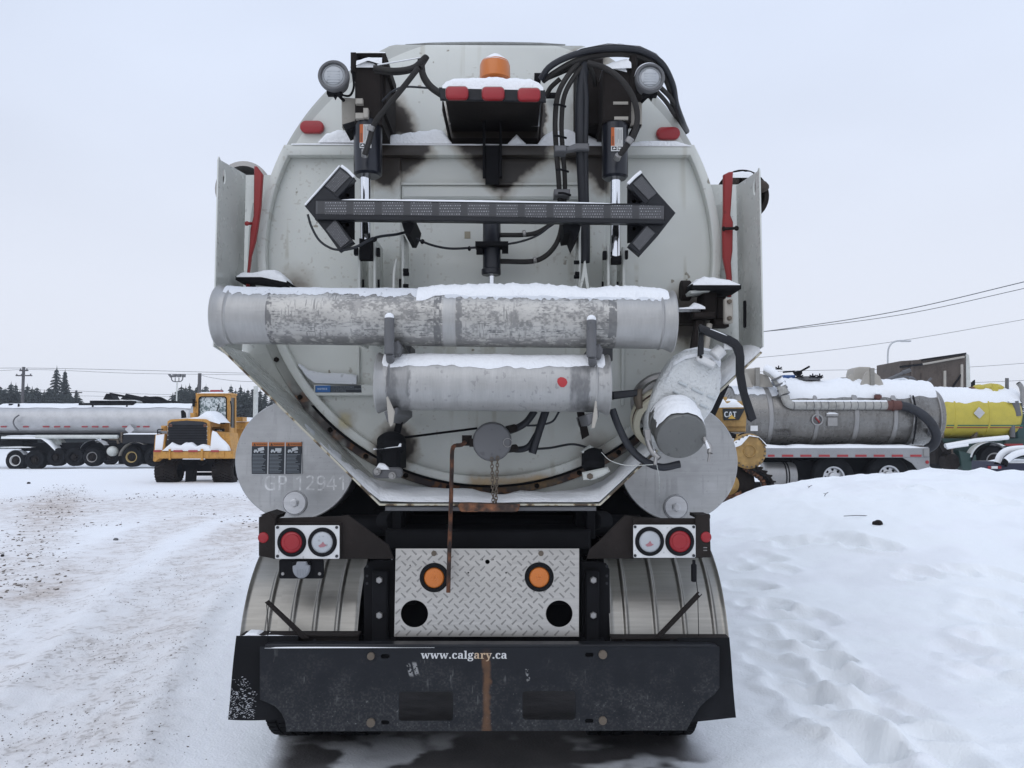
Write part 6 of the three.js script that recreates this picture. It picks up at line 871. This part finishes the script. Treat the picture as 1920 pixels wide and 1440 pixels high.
pole('power_pole', 'wooden power pole with two crossarms above the spruces at the frame edge', 'power pole', 44.5, 688, -98, 0.17, wood, 'power poles', (t) => { part('crossarm', bx(36, 693.5, 52, 695.8, -97.8, 0.15, 0.01), wood, t); part('crossarm', bx(29, 703, 59.5, 705.2, -97.8, 0.15, 0.01), wood, t); part('insulator', [[38, 691], [50, 691], [31, 701], [40, 701], [57, 700.5]].map(([x, y]) => bx(x - 0.8, y, x + 0.8, y + 3, -97.8, 0.1, 0)), mat.grey, t); });
pole('power_pole', 'short power pole with one crossarm beside the end of the spruce row', 'power pole', 143, 732, -125, 0.17, wood, 'power poles', (t) => part('crossarm', bx(133, 735, 153, 737, -124.8, 0.2, 0.01), wood, t));
pole('power_pole', 'bare wooden pole rising between the floodlight mast and the hauler cab', 'power pole', 374.5, 700, -90, 0.19, wood, 'power poles');
pole('white_post', 'thick white steel post beside the vacuum truck chute', 'post', 480, 724, -55, 0.16, mat.paint, null);
pole('floodlight_mast', 'floodlight mast with four square heads behind the hauler', 'light mast', 332, 716, -75, 0.06, mat.paint, null, (t) => {
  part('head_frame', tube([[321.5, 706, -75], [322, 712, -75], [325, 715, -75], [332, 715.5, -75], [339, 715, -75], [342, 712, -75], [343, 706, -75]], 0.05, 6), mat.grey, t);
  part('head_frame', [rod([328.5, 715, -75], [328.5, 708, -75], 0.04, 6), rod([335.5, 715, -75], [335.5, 708, -75], 0.04, 6)], mat.grey, t);
  for (const x of [318, 326, 334.5, 343]) part('lamp_head', x < 320 ? poly([[314, 702], [318, 701], [322.5, 706], [319, 708]], -74.9, 0.3, { bev: 0.04 }) : poly([[x - 3.5, 702], [x + 3.5, 701], [x + 3, 707], [x - 3, 707]], -74.9, 0.3, { bev: 0.04 }), mat.grey, t); });
{ const z = -52, t = thing('street_lamp', 'curved arm street lamp above the snowy steel tank', 'street lamp', V(P(1665, 700, z).x, 0, z)); const b = P(1665, 700, z); part('pole', tube([V(b.x, 0, z), b, P(1665, 660, z), P(1667, 651, z), P(1673, 643, z), P(1682, 639.5, z), P(1695, 639, z)], 0.055, 8, 60), galv, t); part('lamp_head', bx(1692, 638, 1709, 640.5, z + 0.1, 0.3, 0.03), galv, t); }
const wireM = std([0.10, 0.105, 0.115], 0.8);
const cable = (label, pts, r, g) => { const c = pts3(pts), t = thing('overhead_cable', label, 'cable', c[0], g); part('strand', tube(pts, r, 4, 24), wireM, t); };
const cw = 'overhead cables';
cable('upper steep cable of the pair crossing the sky beside the chute plate', [[1290, 638, -60], [1430, 622, -60], [1680, 584, -55], [1960, 519, -50]], 0.028, cw);
cable('lower steep cable of the pair crossing the sky beside the chute plate', [[1290, 632, -60], [1430, 622, -60], [1690, 590, -55], [1960, 532, -50]], 0.022, cw);
cable('faint thin cable rising past the head of the curved street lamp', [[1280, 682, -70], [1500, 663, -70], [1700, 637, -68], [1960, 592, -66]], 0.018, cw);
cable('lowest cable passing behind the dark box trailer', [[1280, 702, -90], [1500, 695, -90], [1690, 692, -90], [1820, 688, -90], [1960, 678, -90]], 0.022, cw);
cable('thin cable behind the exhaust stacks of the yellow tank truck', [[1800, 718, -90], [1860, 716, -90], [1960, 711, -90]], 0.022, cw);
cable('top cable through the crossarm pole high above the tank trailer', [[-60, 691, -97], [44, 690, -97], [250, 694, -97], [470, 700, -97], [640, 704, -97]], 0.024, cw);
cable('second cable below the crossarm top above the tank trailer', [[-60, 700, -97], [44, 693, -97], [250, 700, -97], [470, 703, -97], [640, 706, -97]], 0.02, cw);
cable('cable hanging just above the spruce row to the floodlight mast', [[-60, 728, -120], [143, 733, -125], [250, 738, -125], [330, 740, -125], [600, 742, -125]], 0.022, cw);
cable('lowest faint cable between the short pole and the floodlight mast', [[143, 742, -126], [250, 744, -126], [400, 743, -126], [600, 742, -126]], 0.02, cw);
cable('sagging cable from the bare pole over the hauler cab', [[375, 703, -90], [396, 708, -88], [440, 714, -85], [520, 716, -80], [600, 716, -80]], 0.02, cw);
// ---------------------------------------------------------------- vehicles on the far side of the bank
{ // stainless vacuum tank trailer
  const z = -20, t = thing('vacuum_tank', 'dull steel tank trailer with white pipe and red white tape behind the bank', 'tank trailer', P(1560, 940, z));
  const steel = mat.tank, zc = z - 0.72, cy = 780, R = M(55, zc);
  part('tank_barrel', horiz(1366, 1738, cy, 55, zc, (L, r) => [[0, -0.25], [r * 0.6, -0.2], [r * 0.92, -0.05], [r, 0.08], [r, L], [r * 0.9, L + 0.14], [r * 0.55, L + 0.28], [0, L + 0.3]], 64), steel, t);
  for (const [x0, x1] of [[1424, 1434], [1507, 1516], [1578, 1589], [1649, 1659], [1685, 1687], [1734, 1738]]) part('tank_band', horiz(x0, x1, cy, 56.5, zc, (L, r) => [[r - 0.05, 0], [r, 0.01], [r + 0.015, 0.03], [r + 0.015, L - 0.03], [r, L - 0.01], [r - 0.05, L]], 64), mat.steel, t);
  part('snow', snowTop(1455, 1735, cy, 55, zc, 0.19, 55, 701, 90), mat.snow, t, { stuff: true });
  part('snow', snowTop(1368, 1460, cy, 55, zc, 0.02, 46, 702, 40), mat.frost, t, { stuff: true });
  part('snow', [snowHeap([[1636, 740], [1660, 722], [1700, 716], [1722, 722], [1740, 740], [1752, 758], [1756, 775]], [[1636, 745], [1730, 762], [1756, 778]], z - 0.25, 0.9, 40, 704)], mat.snow, t, { stuff: true });
  part('frame_box', [poly([[1600, 724], [1601, 700], [1604, 690], [1612, 687.5], [1632, 688], [1640, 697], [1640, 724]], z - 0.62, 0.5, { bev: 0.02 }), poly([[1611, 727], [1622, 700], [1626, 696], [1640, 698], [1650, 706], [1659, 726]], z - 0.3, 0.04), poly([[1588, 716], [1592, 704], [1598, 701], [1604, 716]], z - 0.5, 0.04), poly([[1393, 726], [1394, 692], [1422, 689], [1423, 726]], z - 0.6, 0.4, { bev: 0.02 }), poly([[1385, 726], [1392, 700], [1402, 700], [1412, 726]], z - 0.3, 0.04), poly([[1424, 700], [1440, 704], [1450, 726], [1424, 726]], z - 0.35, 0.04)], mat.beige, t);
  part('frame_post', [bx(1417, 689, 1425, 724, z - 0.28, 0.1), bx(1632, 690, 1640, 722, z - 0.27, 0.06)], mat.stain, t);
  part('manway', [cyl(P(1514, 714, zc), P(1514, 707, zc), M(23, zc), 24), ...[1500, 1524, 1538].map((x) => cyl(P(x, 710, zc + 0.25), P(x, 704, zc + 0.25), 0.05, 8))], mat.grey, t);
  part('wing_nuts', [1500, 1524, 1537, 1441, 1460].map((x, i) => { const y = i < 3 ? 707 : 692, a = P(x, y, z - 0.4); const g = [[-0.08, 0.05], [0.08, 0.05], [0, 0.09], [-0.09, 0], [0.09, 0]].map(([dx, dy]) => cyl(a, a.clone().add(V(dx, dy, 0)), 0.016, 6)); return g; }).flat(), mat.frame, t, { stuff: true });
  part('blue_cover', bx(1470, 703, 1492, 713, zc, 0.5, 0.03), std([0.03, 0.09, 0.26], 0.6), t);
  part('hatch_lever', [poly([[1487, 697], [1503, 694], [1505, 700], [1498, 708], [1490, 702]], z - 0.5, 0.05), rod([1500, 697, z - 0.5], [1518, 687, z - 0.5], 0.025), rod([1468, 698, z - 0.5], [1490, 696, z - 0.5], 0.02)], mat.frame, t);
  part('valve_stub', [cyl(P(1583, 717, zc), P(1583, 708, zc), 0.1, 12), bx(1577, 710, 1588, 715, zc + 0.1, 0.2)], mat.steel, t);
  part('suction_line', [tube([[1437, 694, z - 0.3], [1450, 702, z - 0.15], [1462, 718, z - 0.02], [1471, 740, z + 0.06]], M(9, z), 14), tube([[1472, 742, z + 0.06], [1474, 752, z + 0.08], [1483, 759, z + 0.08], [1500, 760, z + 0.08], [1662, 760, z + 0.08]], M(8, z), 16)], std([0.42, 0.41, 0.38], 0.6, 0, { map: tGrime }), t);
  part('hose_bands', [1487, 1510, 1524, 1537, 1551, 1565, 1580, 1593, 1606, 1620, 1635, 1649].map((x) => cyl(P(x - 0.6, 760, z + 0.08), P(x + 0.6, 760, z + 0.08), M(8.6, z), 16)).concat([[1455, 708, 0.6], [1462, 718, 0.7], [1466, 728, 0.7], [1470, 738, 0.7]].map(([x, y]) => { const a = P(x, y, z + 0.0); return cyl(a, a.clone().add(V(0.02, -0.04, 0)), M(10.5, z), 14); })), mat.grey, t, { stuff: true });
  part('snow', [barSnow(P(1484, 760, z + 0.08), P(1662, 760, z + 0.08), M(8, z), () => 0.02, 35, 40, 50, 706), tube([[1436, 690, z - 0.25], [1449, 697, z - 0.08], [1462, 712, z + 0.02], [1468, 724, z + 0.06]], M(7, z), 10)], mat.snow, t, { stuff: true });
  part('coupling', [rod([1662, 760, z + 0.08], [1688, 760, z + 0.08], M(9, z), 16), rod([1672, 760, z + 0.08], [1675, 760, z + 0.08], M(10.5, z), 16), cyl(P(1646, 750, z), P(1646, 739, z), 0.06, 12), cyl(P(1646, 747, z), P(1646, 741, z), 0.09, 12)], std([0.11, 0.04, 0.03], 0.7), t);
  part('snow', sphereG(P(1646, 738, z), 0.09, 0.035, 0.09, 12), mat.snow, t, { stuff: true });
  part('black_hose', tube([[1688, 760, z + 0.08], [1706, 765, z + 0.12], [1730, 778, z + 0.2], [1748, 797, z + 0.25], [1756, 818, z + 0.22], [1750, 834, z + 0.1], [1738, 842, z]], M(8.5, z), 14), mat.hoseBlack, t);
  const ga = part('gauge', [ring(1533, 787, 8.5, 11, z + 0.1, 0.16, 28)], mat.steel, t); part('needle', rod([1529, 783, z + 0.08], [1537, 792, z + 0.08], 0.02, 8), mat.redPaint, ga); part('gauge_face', disc(1533, 787, 9, z + 0.06, 0.06, 24), mat.grey, ga);
  part('document_box', [bx(1552, 782, 1571, 799, z + 0.06, 0.14, 0.01), bx(1550, 775, 1573, 781, z + 0.1, 0.18, 0.02)], mat.steel, t); part('snow', snowHeap([[1550, 775], [1556, 772], [1568, 772.5], [1573, 776]], 776, z + 0.1, 0.16, 12, 708), mat.snow, t, { stuff: true });
  part('sticker', bx(1407.5, 798, 1421, 808, z + 0.02, 0.02, 0), mat.white, t);
  part('stencil_marks', Array.from({ length: 14 }, (_, i) => bx(1455 + (i % 7) * 4.4, 808 + Math.floor(i / 7) * 5, 1455 + (i % 7) * 4.4 + [3, 2, 3.4, 2.6, 3][i % 5], 811 + Math.floor(i / 7) * 5, z + 0.012, 0.03, 0)), std([0.06, 0.057, 0.055], 0.7), t, { stuff: true });
  part('head_fittings', [disc(1746, 812, 4, z + 0.0, 0.3, 16), rod([1745, 762, z - 0.1], [1741, 818, z - 0.05], 0.025, 8), rod([1751, 770, z - 0.2], [1748, 830, z - 0.2], 0.02, 8), bx(1735, 762, 1752, 772, z - 0.2, 0.3, 0.02)], mat.grey, t);
  part('strap', tube([[1712, 742, z - 0.1], [1716, 760, z + 0.06], [1718, 790, z + 0.06], [1714, 820, z - 0.0], [1711, 832, z - 0.1]], 0.022, 6), mat.frame, t);
  const dull = std([0.34, 0.34, 0.345], 0.55, 0.5, { map: tMottle }); part('deck_beam', [bx(1420, 840, 1743, 858, z + 0.3, 0.14, 0.012), bx(1400, 838, 1741, 841, z + 0.28, 1.4)], dull, t);
  part('snow', snowHeap([[1400, 838], [1440, 832], [1475, 836], [1500, 832], [1540, 834], [1600, 832], [1660, 834], [1700, 833], [1742, 839]], 840, z + 0.29, 0.5, 70, 710), mat.snow, t, { stuff: true });
  for (const [x0, x1] of [[1440, 1452.5], [1466.5, 1487.5], [1501, 1521.5], [1535.5, 1556], [1570, 1590.5], [1604, 1625], [1638.5, 1659], [1672.5, 1693], [1707, 1728]]) part('reflector', bx(x0, 852.5, x1, 856.5, z + 0.31, 0.02, 0), tapeRed, t);
  part('rear_skirt', poly([[1743, 857], [1743, 888], [1724, 890], [1720, 880], [1710, 868], [1696, 860], [1692, 857]], z + 0.28, 0.03), dull, t);
  part('tail_marker', disc(1739, 866.5, 3.2, z + 0.3, 0.03, 14), mat.redLens, t);
  part('corner_bracket', [bx(1732, 842, 1743, 856, z + 0.33, 0.03, 0.01)], mat.steel, t);
  part('chassis', [bx(1430, 858, 1690, 872, z - 0.4, 0.2), bx(1488, 864, 1522, 930, z - 0.2, 1.4), bx(1380, 905, 1500, 925, z - 0.3, 0.4), bx(1690, 858, 1740, 885, z - 0.5, 0.8), bx(1590, 862, 1640, 900, z - 0.5, 1.2)], mat.frame, t);
  const ft = horiz(1430, 1487, 892, 25, z - 0.1, (L, r) => [[0, 0], [r * 0.9, 0.0], [r, 0.03], [r, L - 0.03], [r * 0.93, L + 0.01], [0, L + 0.03]], 40); part('fuel_tank', ft, mat.steel, t);
  for (const x of [1466, 1471]) part('tank_strap', horiz(x, x + 2, 892, 25.8, z - 0.1, (L, r) => [[r - 0.02, 0], [r, 0], [r, L], [r - 0.02, L]], 40), mat.frame, t);
  for (const [x, y] of [[1564, 895], [1668, 893]]) sideWheel(t, x, y, 39, z + 0.12, { m: mat.alu, holes: true, k: 0.52 });
  for (const [x, y] of [[1556, 897], [1660, 896]]) sideWheel(t, x, y, 38, z - 0.25, { m: mat.frame, k: 0.52 });
}
{ // yellow crawler machine, mostly hidden behind the truck
  const z = -13.5, t = thing('crawler_machine', 'yellow crawler machine with rusty track peeking out beside the truck', 'crawler', P(1380, 980, z - 1));
  const cy = std([0.47, 0.29, 0.095], 0.6, 0, { map: tGrime });
  part('engine_cover', [poly([[1290, 752], [1300, 750], [1345, 752], [1399, 752], [1399, 810], [1290, 810]], z - 0.3, 1.2, { bev: 0.02 }), poly([[1348, 752], [1353, 744], [1363, 744], [1364, 752]], z - 0.5, 0.4), poly([[1290, 765], [1342, 765], [1400, 763], [1399, 800], [1290, 800]], z - 0.27, 0.02)], cy, t);
  part('filler_cap', [cyl(P(1355, 750, z - 0.6), P(1355, 744, z - 0.6), 0.06, 14)], mat.grey, t);
  part('snow', [snowHeap([[1340, 763], [1348, 752], [1352, 746], [1358, 743.5], [1364, 752], [1372, 746], [1385, 748], [1397, 762]], [[1340, 764], [1398, 763]], z - 0.27, 0.8, 30, 721)], mat.snow, t, { stuff: true });
  const ct = canvas(256, 140, (c, w, h) => { c.fillStyle = '#14181c'; c.fillRect(0, 0, w, h); c.fillStyle = '#d4d8dc'; c.font = 'bold 92px sans-serif'; c.save(); c.scale(0.86, 1); c.fillText('CAT', 14, 102); c.restore(); c.fillStyle = '#d0a848'; c.beginPath(); c.moveTo(60, 122); c.lineTo(102, 72); c.lineTo(146, 122); c.fill(); c.fillStyle = '#d4d8dc'; c.beginPath(); c.moveTo(206, 140); c.lineTo(244, 30); c.lineTo(256, 20); c.lineTo(256, 60); c.lineTo(226, 140); c.fill(); });
  decal('logo_plate', [[1355, 766], [1397, 766], [1386, 787], [1357, 788]], z - 0.24, new THREE.MeshStandardMaterial({ map: ct, roughness: 0.5 }), t, 0.012);
  part('drive_housing', [face(1405, 846, z + 0.3, [[0, 0], [10, 0], [11, 0.02], [12, 0], [29, -0.01], [33, -0.04], [33, -0.5], [0, -0.5]], 40), bx(1378, 822, 1400, 870, z + 0.1, 0.4, 0.04), disc(1388, 850, 8, z + 0.3, 0.2), disc(1383, 838, 7, z + 0.28, 0.2)], cy, t);
  part('housing_bolts', Array.from({ length: 22 }, (_, i) => hex(1405 + 29.5 * Math.cos(i * 0.2856), 846 + 29.5 * Math.sin(i * 0.2856), 1.8, z + 0.29, 0.02)), mat.bolt, t, { stuff: true });
  part('cable_guard', [tube([[1385, 818, z + 0.2], [1392, 814, z + 0.2], [1402, 816, z + 0.2]], 0.02, 8), tube([[1330, 806, z + 0.2], [1360, 812, z + 0.25], [1378, 818, z + 0.2]], 0.04, 8)], mat.frame, t);
  part('snow', [snowHeap([[1370, 838], [1380, 823], [1392, 816], [1408, 814], [1424, 818], [1436, 828], [1440, 836]], [[1370, 842], [1390, 834], [1405, 817], [1424, 820], [1440, 838]], z + 0.32, 0.4, 30, 723)], mat.snow, t, { stuff: true });
  const tr = sub('track', t), path = [[1330, 840], [1368, 846], [1386, 856], [1406, 872], [1422, 884], [1436, 897], [1441, 912], [1440, 928], [1430, 940], [1412, 950], [1380, 958], [1330, 966]].map(([x, y]) => P(x, y, z)), cv = new THREE.CatmullRomCurve3(path, false, 'centripetal');
  for (let i = 0; i < 26; i++) { const u = (i + 0.5) / 26, c = cv.getPointAt(u), tg = cv.getTangentAt(u), g = new THREE.BoxGeometry(0.085, 0.03, 0.55); const g2 = new THREE.BoxGeometry(0.02, 0.05, 0.55); g2.translate(-0.025, 0.03, 0); const m = mergeGeometries([g, g2]); m.rotateZ(Math.atan2(tg.y, tg.x)); m.translate(c.x, c.y, z + 0.0); part('track_shoe', m, mat.brown, tr); }
  part('track_links', Array.from({ length: 34 }, (_, i) => { const c = cv.getPointAt((i + 0.5) / 34), q = P(1360, 910, z).sub(c).setZ(0).normalize().multiplyScalar(0.11); return sphereG(c.clone().add(q).setZ(z + 0.14), 0.045, 0.045, 0.08, 8); }), mat.rust, tr, { stuff: true });
  part('sprocket', [face(1372, 905, z + 0.15, [[0, 0], [20, 0.03], [24, 0], [40, -0.05], [46, -0.08], [46, -0.2], [0, -0.2]], 24)], mat.brown, tr);
  part('sprocket_hub', face(1366, 908, z + 0.2, [[0, 0.08], [10, 0.08], [16, 0.03], [20, 0]], 24), cy, tr);
  part('track_frame', [poly([[1330, 925], [1385, 905], [1400, 950], [1330, 960]], z + 0.17, 0.1), rod([1380, 925, z + 0.3], [1395, 950, z + 0.3], 0.04)], mat.rust, tr);
  part('undercarriage', [bx(1285, 805, 1372, 1010, z - 0.3, 1.2, 0.04), bx(1370, 955, 1420, 1000, z - 0.1, 0.5, 0.04)], mat.brown, t);
  part('boom_arm', [rod([1330, 780, z], [1358, 718, z + 0.2], 0.09)], mat.frame, t);
}
{ // yellow tank truck on a green chassis
  const z = -28, zc = z - 0.8, t = thing('tank_truck', 'yellow tank truck on dark green chassis with snow capped tank', 'tank truck', P(1830, 890, z));
  const ty = std([0.56, 0.46, 0.06], 0.5, 0, { map: tMottle });
  part('tank_barrel', horiz(1735, 1884, 777, 46, zc, (L, r) => [[0, -0.2], [r * 0.7, -0.15], [r * 0.96, 0], [r, 0.1], [r, L - 0.1], [r * 0.96, L + 0.05], [r * 0.75, L + 0.22], [0, L + 0.34]], 56), ty, t);
  part('snow', snowTop(1737, 1893, 777, 46, zc, 0.09, 62, 731, 70), mat.snow, t, { stuff: true });
  part('dome', [lat([[0, 0], [0.42, 0], [0.42, 0.12], [0.3, 0.22], [0.12, 0.26], [0, 0.28]], P(1858, 733, zc), V(0, 1, 0), 24), bx(1862, 720, 1872, 738, zc + 0.5, 0.1), bx(1868, 724, 1882, 730, zc + 0.4, 0.3, 0.02), lat([[0, 0], [0.16, 0], [0.18, 0.1], [0.1, 0.2], [0, 0.2]], P(1830, 735, zc), V(0, 1, 0), 18), sphereG(P(1835, 727, zc + 0.2), 0.2, 0.12, 0.2, 12)], ty, t);
  part('vent_cap', [sphereG(P(1822, 730, zc + 0.2), 0.13, 0.1, 0.13, 12), cyl(P(1763, 736, zc), P(1763, 728, zc), 0.09, 10)], mat.rust, t);
  for (const [y, m] of [[798, std([0.02, 0.13, 0.08], 0.5)], [802, std([0.30, 0.05, 0.03], 0.5)]]) part('stripe', [1752, 1772, 1832].map((x, i) => { const x1 = [1766, 1829, 1892][i], k = Math.asin((777 - y) / 46), A = P(x, 777, zc), B = P(x1, 777, zc), r = M(46, zc) + 0.004; return gridGeo(6, 3, (u, v) => { const a = k + (v - 0.5) * 0.05; return V(mix(A.x, B.x, u), A.y + r * Math.sin(a), zc + r * Math.cos(a)); }); }), m, t);
  for (const x of [1768, 1830]) part('tank_band', horiz(x - 1.6, x + 1.6, 777, 46.6, zc, (L, r) => [[r - 0.03, 0], [r, 0], [r, L], [r - 0.03, L]], 56), ty, t);
  part('placard', poly([[1836, 763], [1847, 774], [1837, 785], [1826, 775]], zc + 0.95, 0.03, { bev: 0.004 }), mat.alu, t);
  part('saddle', [poly([[1764, 822], [1766, 810], [1771, 808], [1770, 822]], z - 0.2, 0.2), poly([[1824, 822], [1830, 810], [1834, 808], [1832, 822]], z - 0.2, 0.2)], mat.bolt, t);
  part('rear_valves', [rod([1756, 772, z], [1770, 758, z], 0.03, 8), rod([1757, 775, z], [1769, 785, z], 0.03, 8), bx(1900, 795, 1912, 820, z - 0.3, 0.3, 0.04), disc(1906, 800, 7, z - 0.25, 0.3, 16)], ty, t);
  part('chassis', [bx(1745, 822, 1925, 830, z - 0.2, 0.4), bx(1790, 826, 1860, 850, z - 0.1, 0.1), poly([[1798, 845], [1830, 853], [1832, 884], [1806, 886]], z + 0.2, 0.3), bx(1885, 822, 1930, 842, z - 0.1, 0.6)], std([0.016, 0.045, 0.04], 0.5), t);
  part('side_step', bx(1886, 832, 1918, 836, z + 0.0, 0.1), mat.redPaint, t);
  part('snow', [tube([[1772, 836, z + 0.2], [1795, 832, z + 0.2], [1830, 826, z + 0.2], [1870, 822, z + 0.2], [1890, 820, z + 0.2]], 0.08, 8), tube([[1775, 840, z + 0.25], [1800, 836, z + 0.25], [1815, 834, z + 0.25]], 0.05, 8), snowHeap([[1856, 836], [1864, 830], [1880, 831], [1886, 836]], 836, z, 0.4, 12, 733)], mat.snow, t, { stuff: true });
  part('hitch', [bx(1755, 830, 1785, 870, z - 0.3, 0.6, 0.05), disc(1786, 866, 15, z + 0.1, 0.4, 20), rod([1762, 826, z], [1772, 846, z], 0.08), rod([1770, 838, z], [1782, 850, z], 0.06), rod([1745, 850, z], [1765, 820, z], 0.04), ...[[1780, 862], [1792, 862], [1786, 876]].map(([x, y]) => disc(x, y, 2, z + 0.14, 0.05, 8))], mat.brown, t);
  for (const [x, dz, sn] of [[1866, 0.2, 1], [1850, -0.5, 1]]) sideWheel(t, x, 865, 29, z + dz, { m: mat.steel, w: 0.5, snow: 0 });
  fen(15, 175, [1858, 868], 35, 33, z + 0.3, 0.7, 0, mat.frame, 'fender', t); fen(20, 170, [1858, 866], 36, 34, z + 0.32, 0.6, 0.05, mat.snow, 'snow', t);
  part('cab', [poly([[1904, 778], [1960, 772], [1980, 880], [1908, 850]], z - 0.2, 1.8, { bev: 0.05 })], std([0.014, 0.05, 0.05], 0.4), t);
  part('exhaust_stack', [rod([1888, 735, z - 0.5], [1888, 709, z - 0.5], 0.06), rod([1908, 780, z], [1903, 752, z], 0.12, 16), rod([1898, 820, z - 0.1], [1898, 752, z - 0.1], 0.09)], mat.grey, t);
  part('exhaust_stack', tube([[1918, 760, z], [1917, 735, z], [1914, 724, z], [1909, 718, z]], 0.08, 10), mat.steel, t);
  part('snow', snowHeap([[1893, 752], [1900, 747], [1912, 749], [1916, 755]], 755, z + 0.1, 0.3, 12, 735), mat.snow, t, { stuff: true });
  part('marker_lamp', bx(1896, 738, 1900, 745, z - 0.4, 0.1, 0.01), mat.amber, t); part('marker_post', bx(1888, 737, 1896, 752, z - 0.6, 0.2), mat.beige, t);
}
{ const z = -30, o = thing('exhaust_pipe', 'lone slanted cut exhaust pipe behind the yellow tank dome', 'exhaust pipe', P(1824, 800, z)); part('pipe', poly([[1823, 740], [1823, 717], [1829, 712], [1829, 740]], z, 0.12, { bev: 0.02 }), mat.frame, o); }
{ // dark box trailer high behind the tanks
  const z = -40, t = thing('box_trailer', 'dark brown ribbed box trailer rising behind the steel tank', 'trailer', P(1750, 870, z));
  const dk = std([0.10, 0.078, 0.063], 0.85, 0, { map: tGrime });
  part('body', poly([[1688, 677], [1729, 674], [1810, 662], [1811, 860], [1688, 860]], z, 2.6), dk, t);
  for (const [x, y] of [[1690, 678], [1710, 676], [1730, 700], [1772, 695], [1804, 683]]) part('post', bx(x - 2, y, x + 2.5, 740, z + 0.1, 0.1, 0.01), x === 1772 || x === 1804 ? mat.beige : dk, t);
  part('top_rail', [poly([[1729, 673], [1812, 661], [1812, 664.5], [1729, 676]], z + 0.12, 0.3), rod([1687, 688, z + 0.1], [1730, 683, z + 0.1], 0.05, 8)], mat.frame, t);
  part('tarp_edge', rod([1730, 683, z + 0.13], [1808, 669, z + 0.13], 0.05, 8), mat.beige, t);
  part('brace', rod([1780, 735, z + 0.05], [1804, 700, z + 0.05], 0.05, 8), mat.frame, t);
  part('end_panel', poly([[1811, 662], [1817, 666], [1819, 690], [1820, 735], [1812, 735]], z - 0.1, 2.3), mat.paint, t);
  part('chassis', bx(1690, 820, 1812, 862, z - 0.4, 1.8), mat.frame, t);
  for (const x of [1712, 1760, 1800]) sideWheel(t, x, 862, 18, z, { m: mat.frame });
}
{ // poles and rods lying over the steel tank's end
  const z = -24, t = thing('tarp_rods', 'bent rods and snowy straps behind the end of the steel tank', 'rods', P(1700, 720, z));
  part('rods', [rod([1664, 712, z], [1700, 696, z], 0.045, 8), rod([1692, 699, z], [1707, 694, z], 0.06, 8), tube([[1660, 714, z], [1680, 708, z], [1706, 707, z], [1716, 714, z], [1724, 722, z]], 0.03, 8), tube([[1700, 718, z + 0.3], [1708, 708, z + 0.3], [1716, 712, z + 0.3], [1722, 722, z + 0.3]], 0.03, 8), rod([1735, 720, z], [1746, 709, z], 0.035, 8), rod([1728, 722, z], [1740, 734, z], 0.05, 8)], mat.grey, t);
  part('snow', snowHeap([[1662, 714], [1680, 707], [1700, 706], [1716, 712], [1730, 718], [1745, 730]], [[1662, 718], [1745, 735]], z - 0.1, 0.8, 24, 741), mat.snow, t, { stuff: true });
  part('post', bx(1690, 720, 1716, 800, z - 0.4, 0.3), mat.frame, t);
}
{ // dark blue trailer corner at the frame edge
  const z = -22, t = thing('blue_trailer', 'dark blue trailer with snow covered curved rails at the frame edge', 'trailer', P(1900, 890, z));
  part('frame', [bx(1868, 866, 1960, 888, z, 1.2, 0.02), bx(1850, 871, 1884, 881, z + 0.25, 0.06)], std([0.015, 0.018, 0.045], 0.5), t);
  for (const [x0, x1] of [[1853, 1858], [1872, 1878]]) part('tail_lamp', bx(x0, 874, x1, 879, z + 0.28, 0.05, 0.008), mat.redLens, t); part('plate', bx(1859, 874, 1871, 879, z + 0.27, 0.03, 0.004), mat.white, t);
  part('curved_rail', [tube([[1870, 872, z], [1874, 858, z], [1884, 848, z], [1900, 844, z], [1960, 842, z]], 0.09, 10), tube([[1882, 872, z + 0.3], [1890, 860, z + 0.3], [1910, 852, z + 0.3], [1960, 848, z + 0.3]], 0.09, 10)], mat.frame, t);
  part('snow', [tube([[1870, 868, z + 0.05], [1875, 855, z + 0.05], [1885, 846, z + 0.05], [1900, 842, z + 0.05], [1960, 840, z + 0.05]], 0.085, 10), tube([[1886, 864, z + 0.35], [1896, 856, z + 0.35], [1912, 849, z + 0.35], [1960, 845, z + 0.35]], 0.085, 10), snowHeap([[1880, 866], [1900, 861], [1930, 860], [1960, 862]], 868, z + 0.02, 1, 20, 751)], mat.snow, t, { stuff: true });
  sideWheel(t, 1930, 892, 30, z - 0.3, { m: mat.frame });
}
scene.fog = new THREE.FogExp2(new THREE.Color().setRGB(0.72, 0.77, 0.86), 0.0009);
renderer.render(scene, camera);
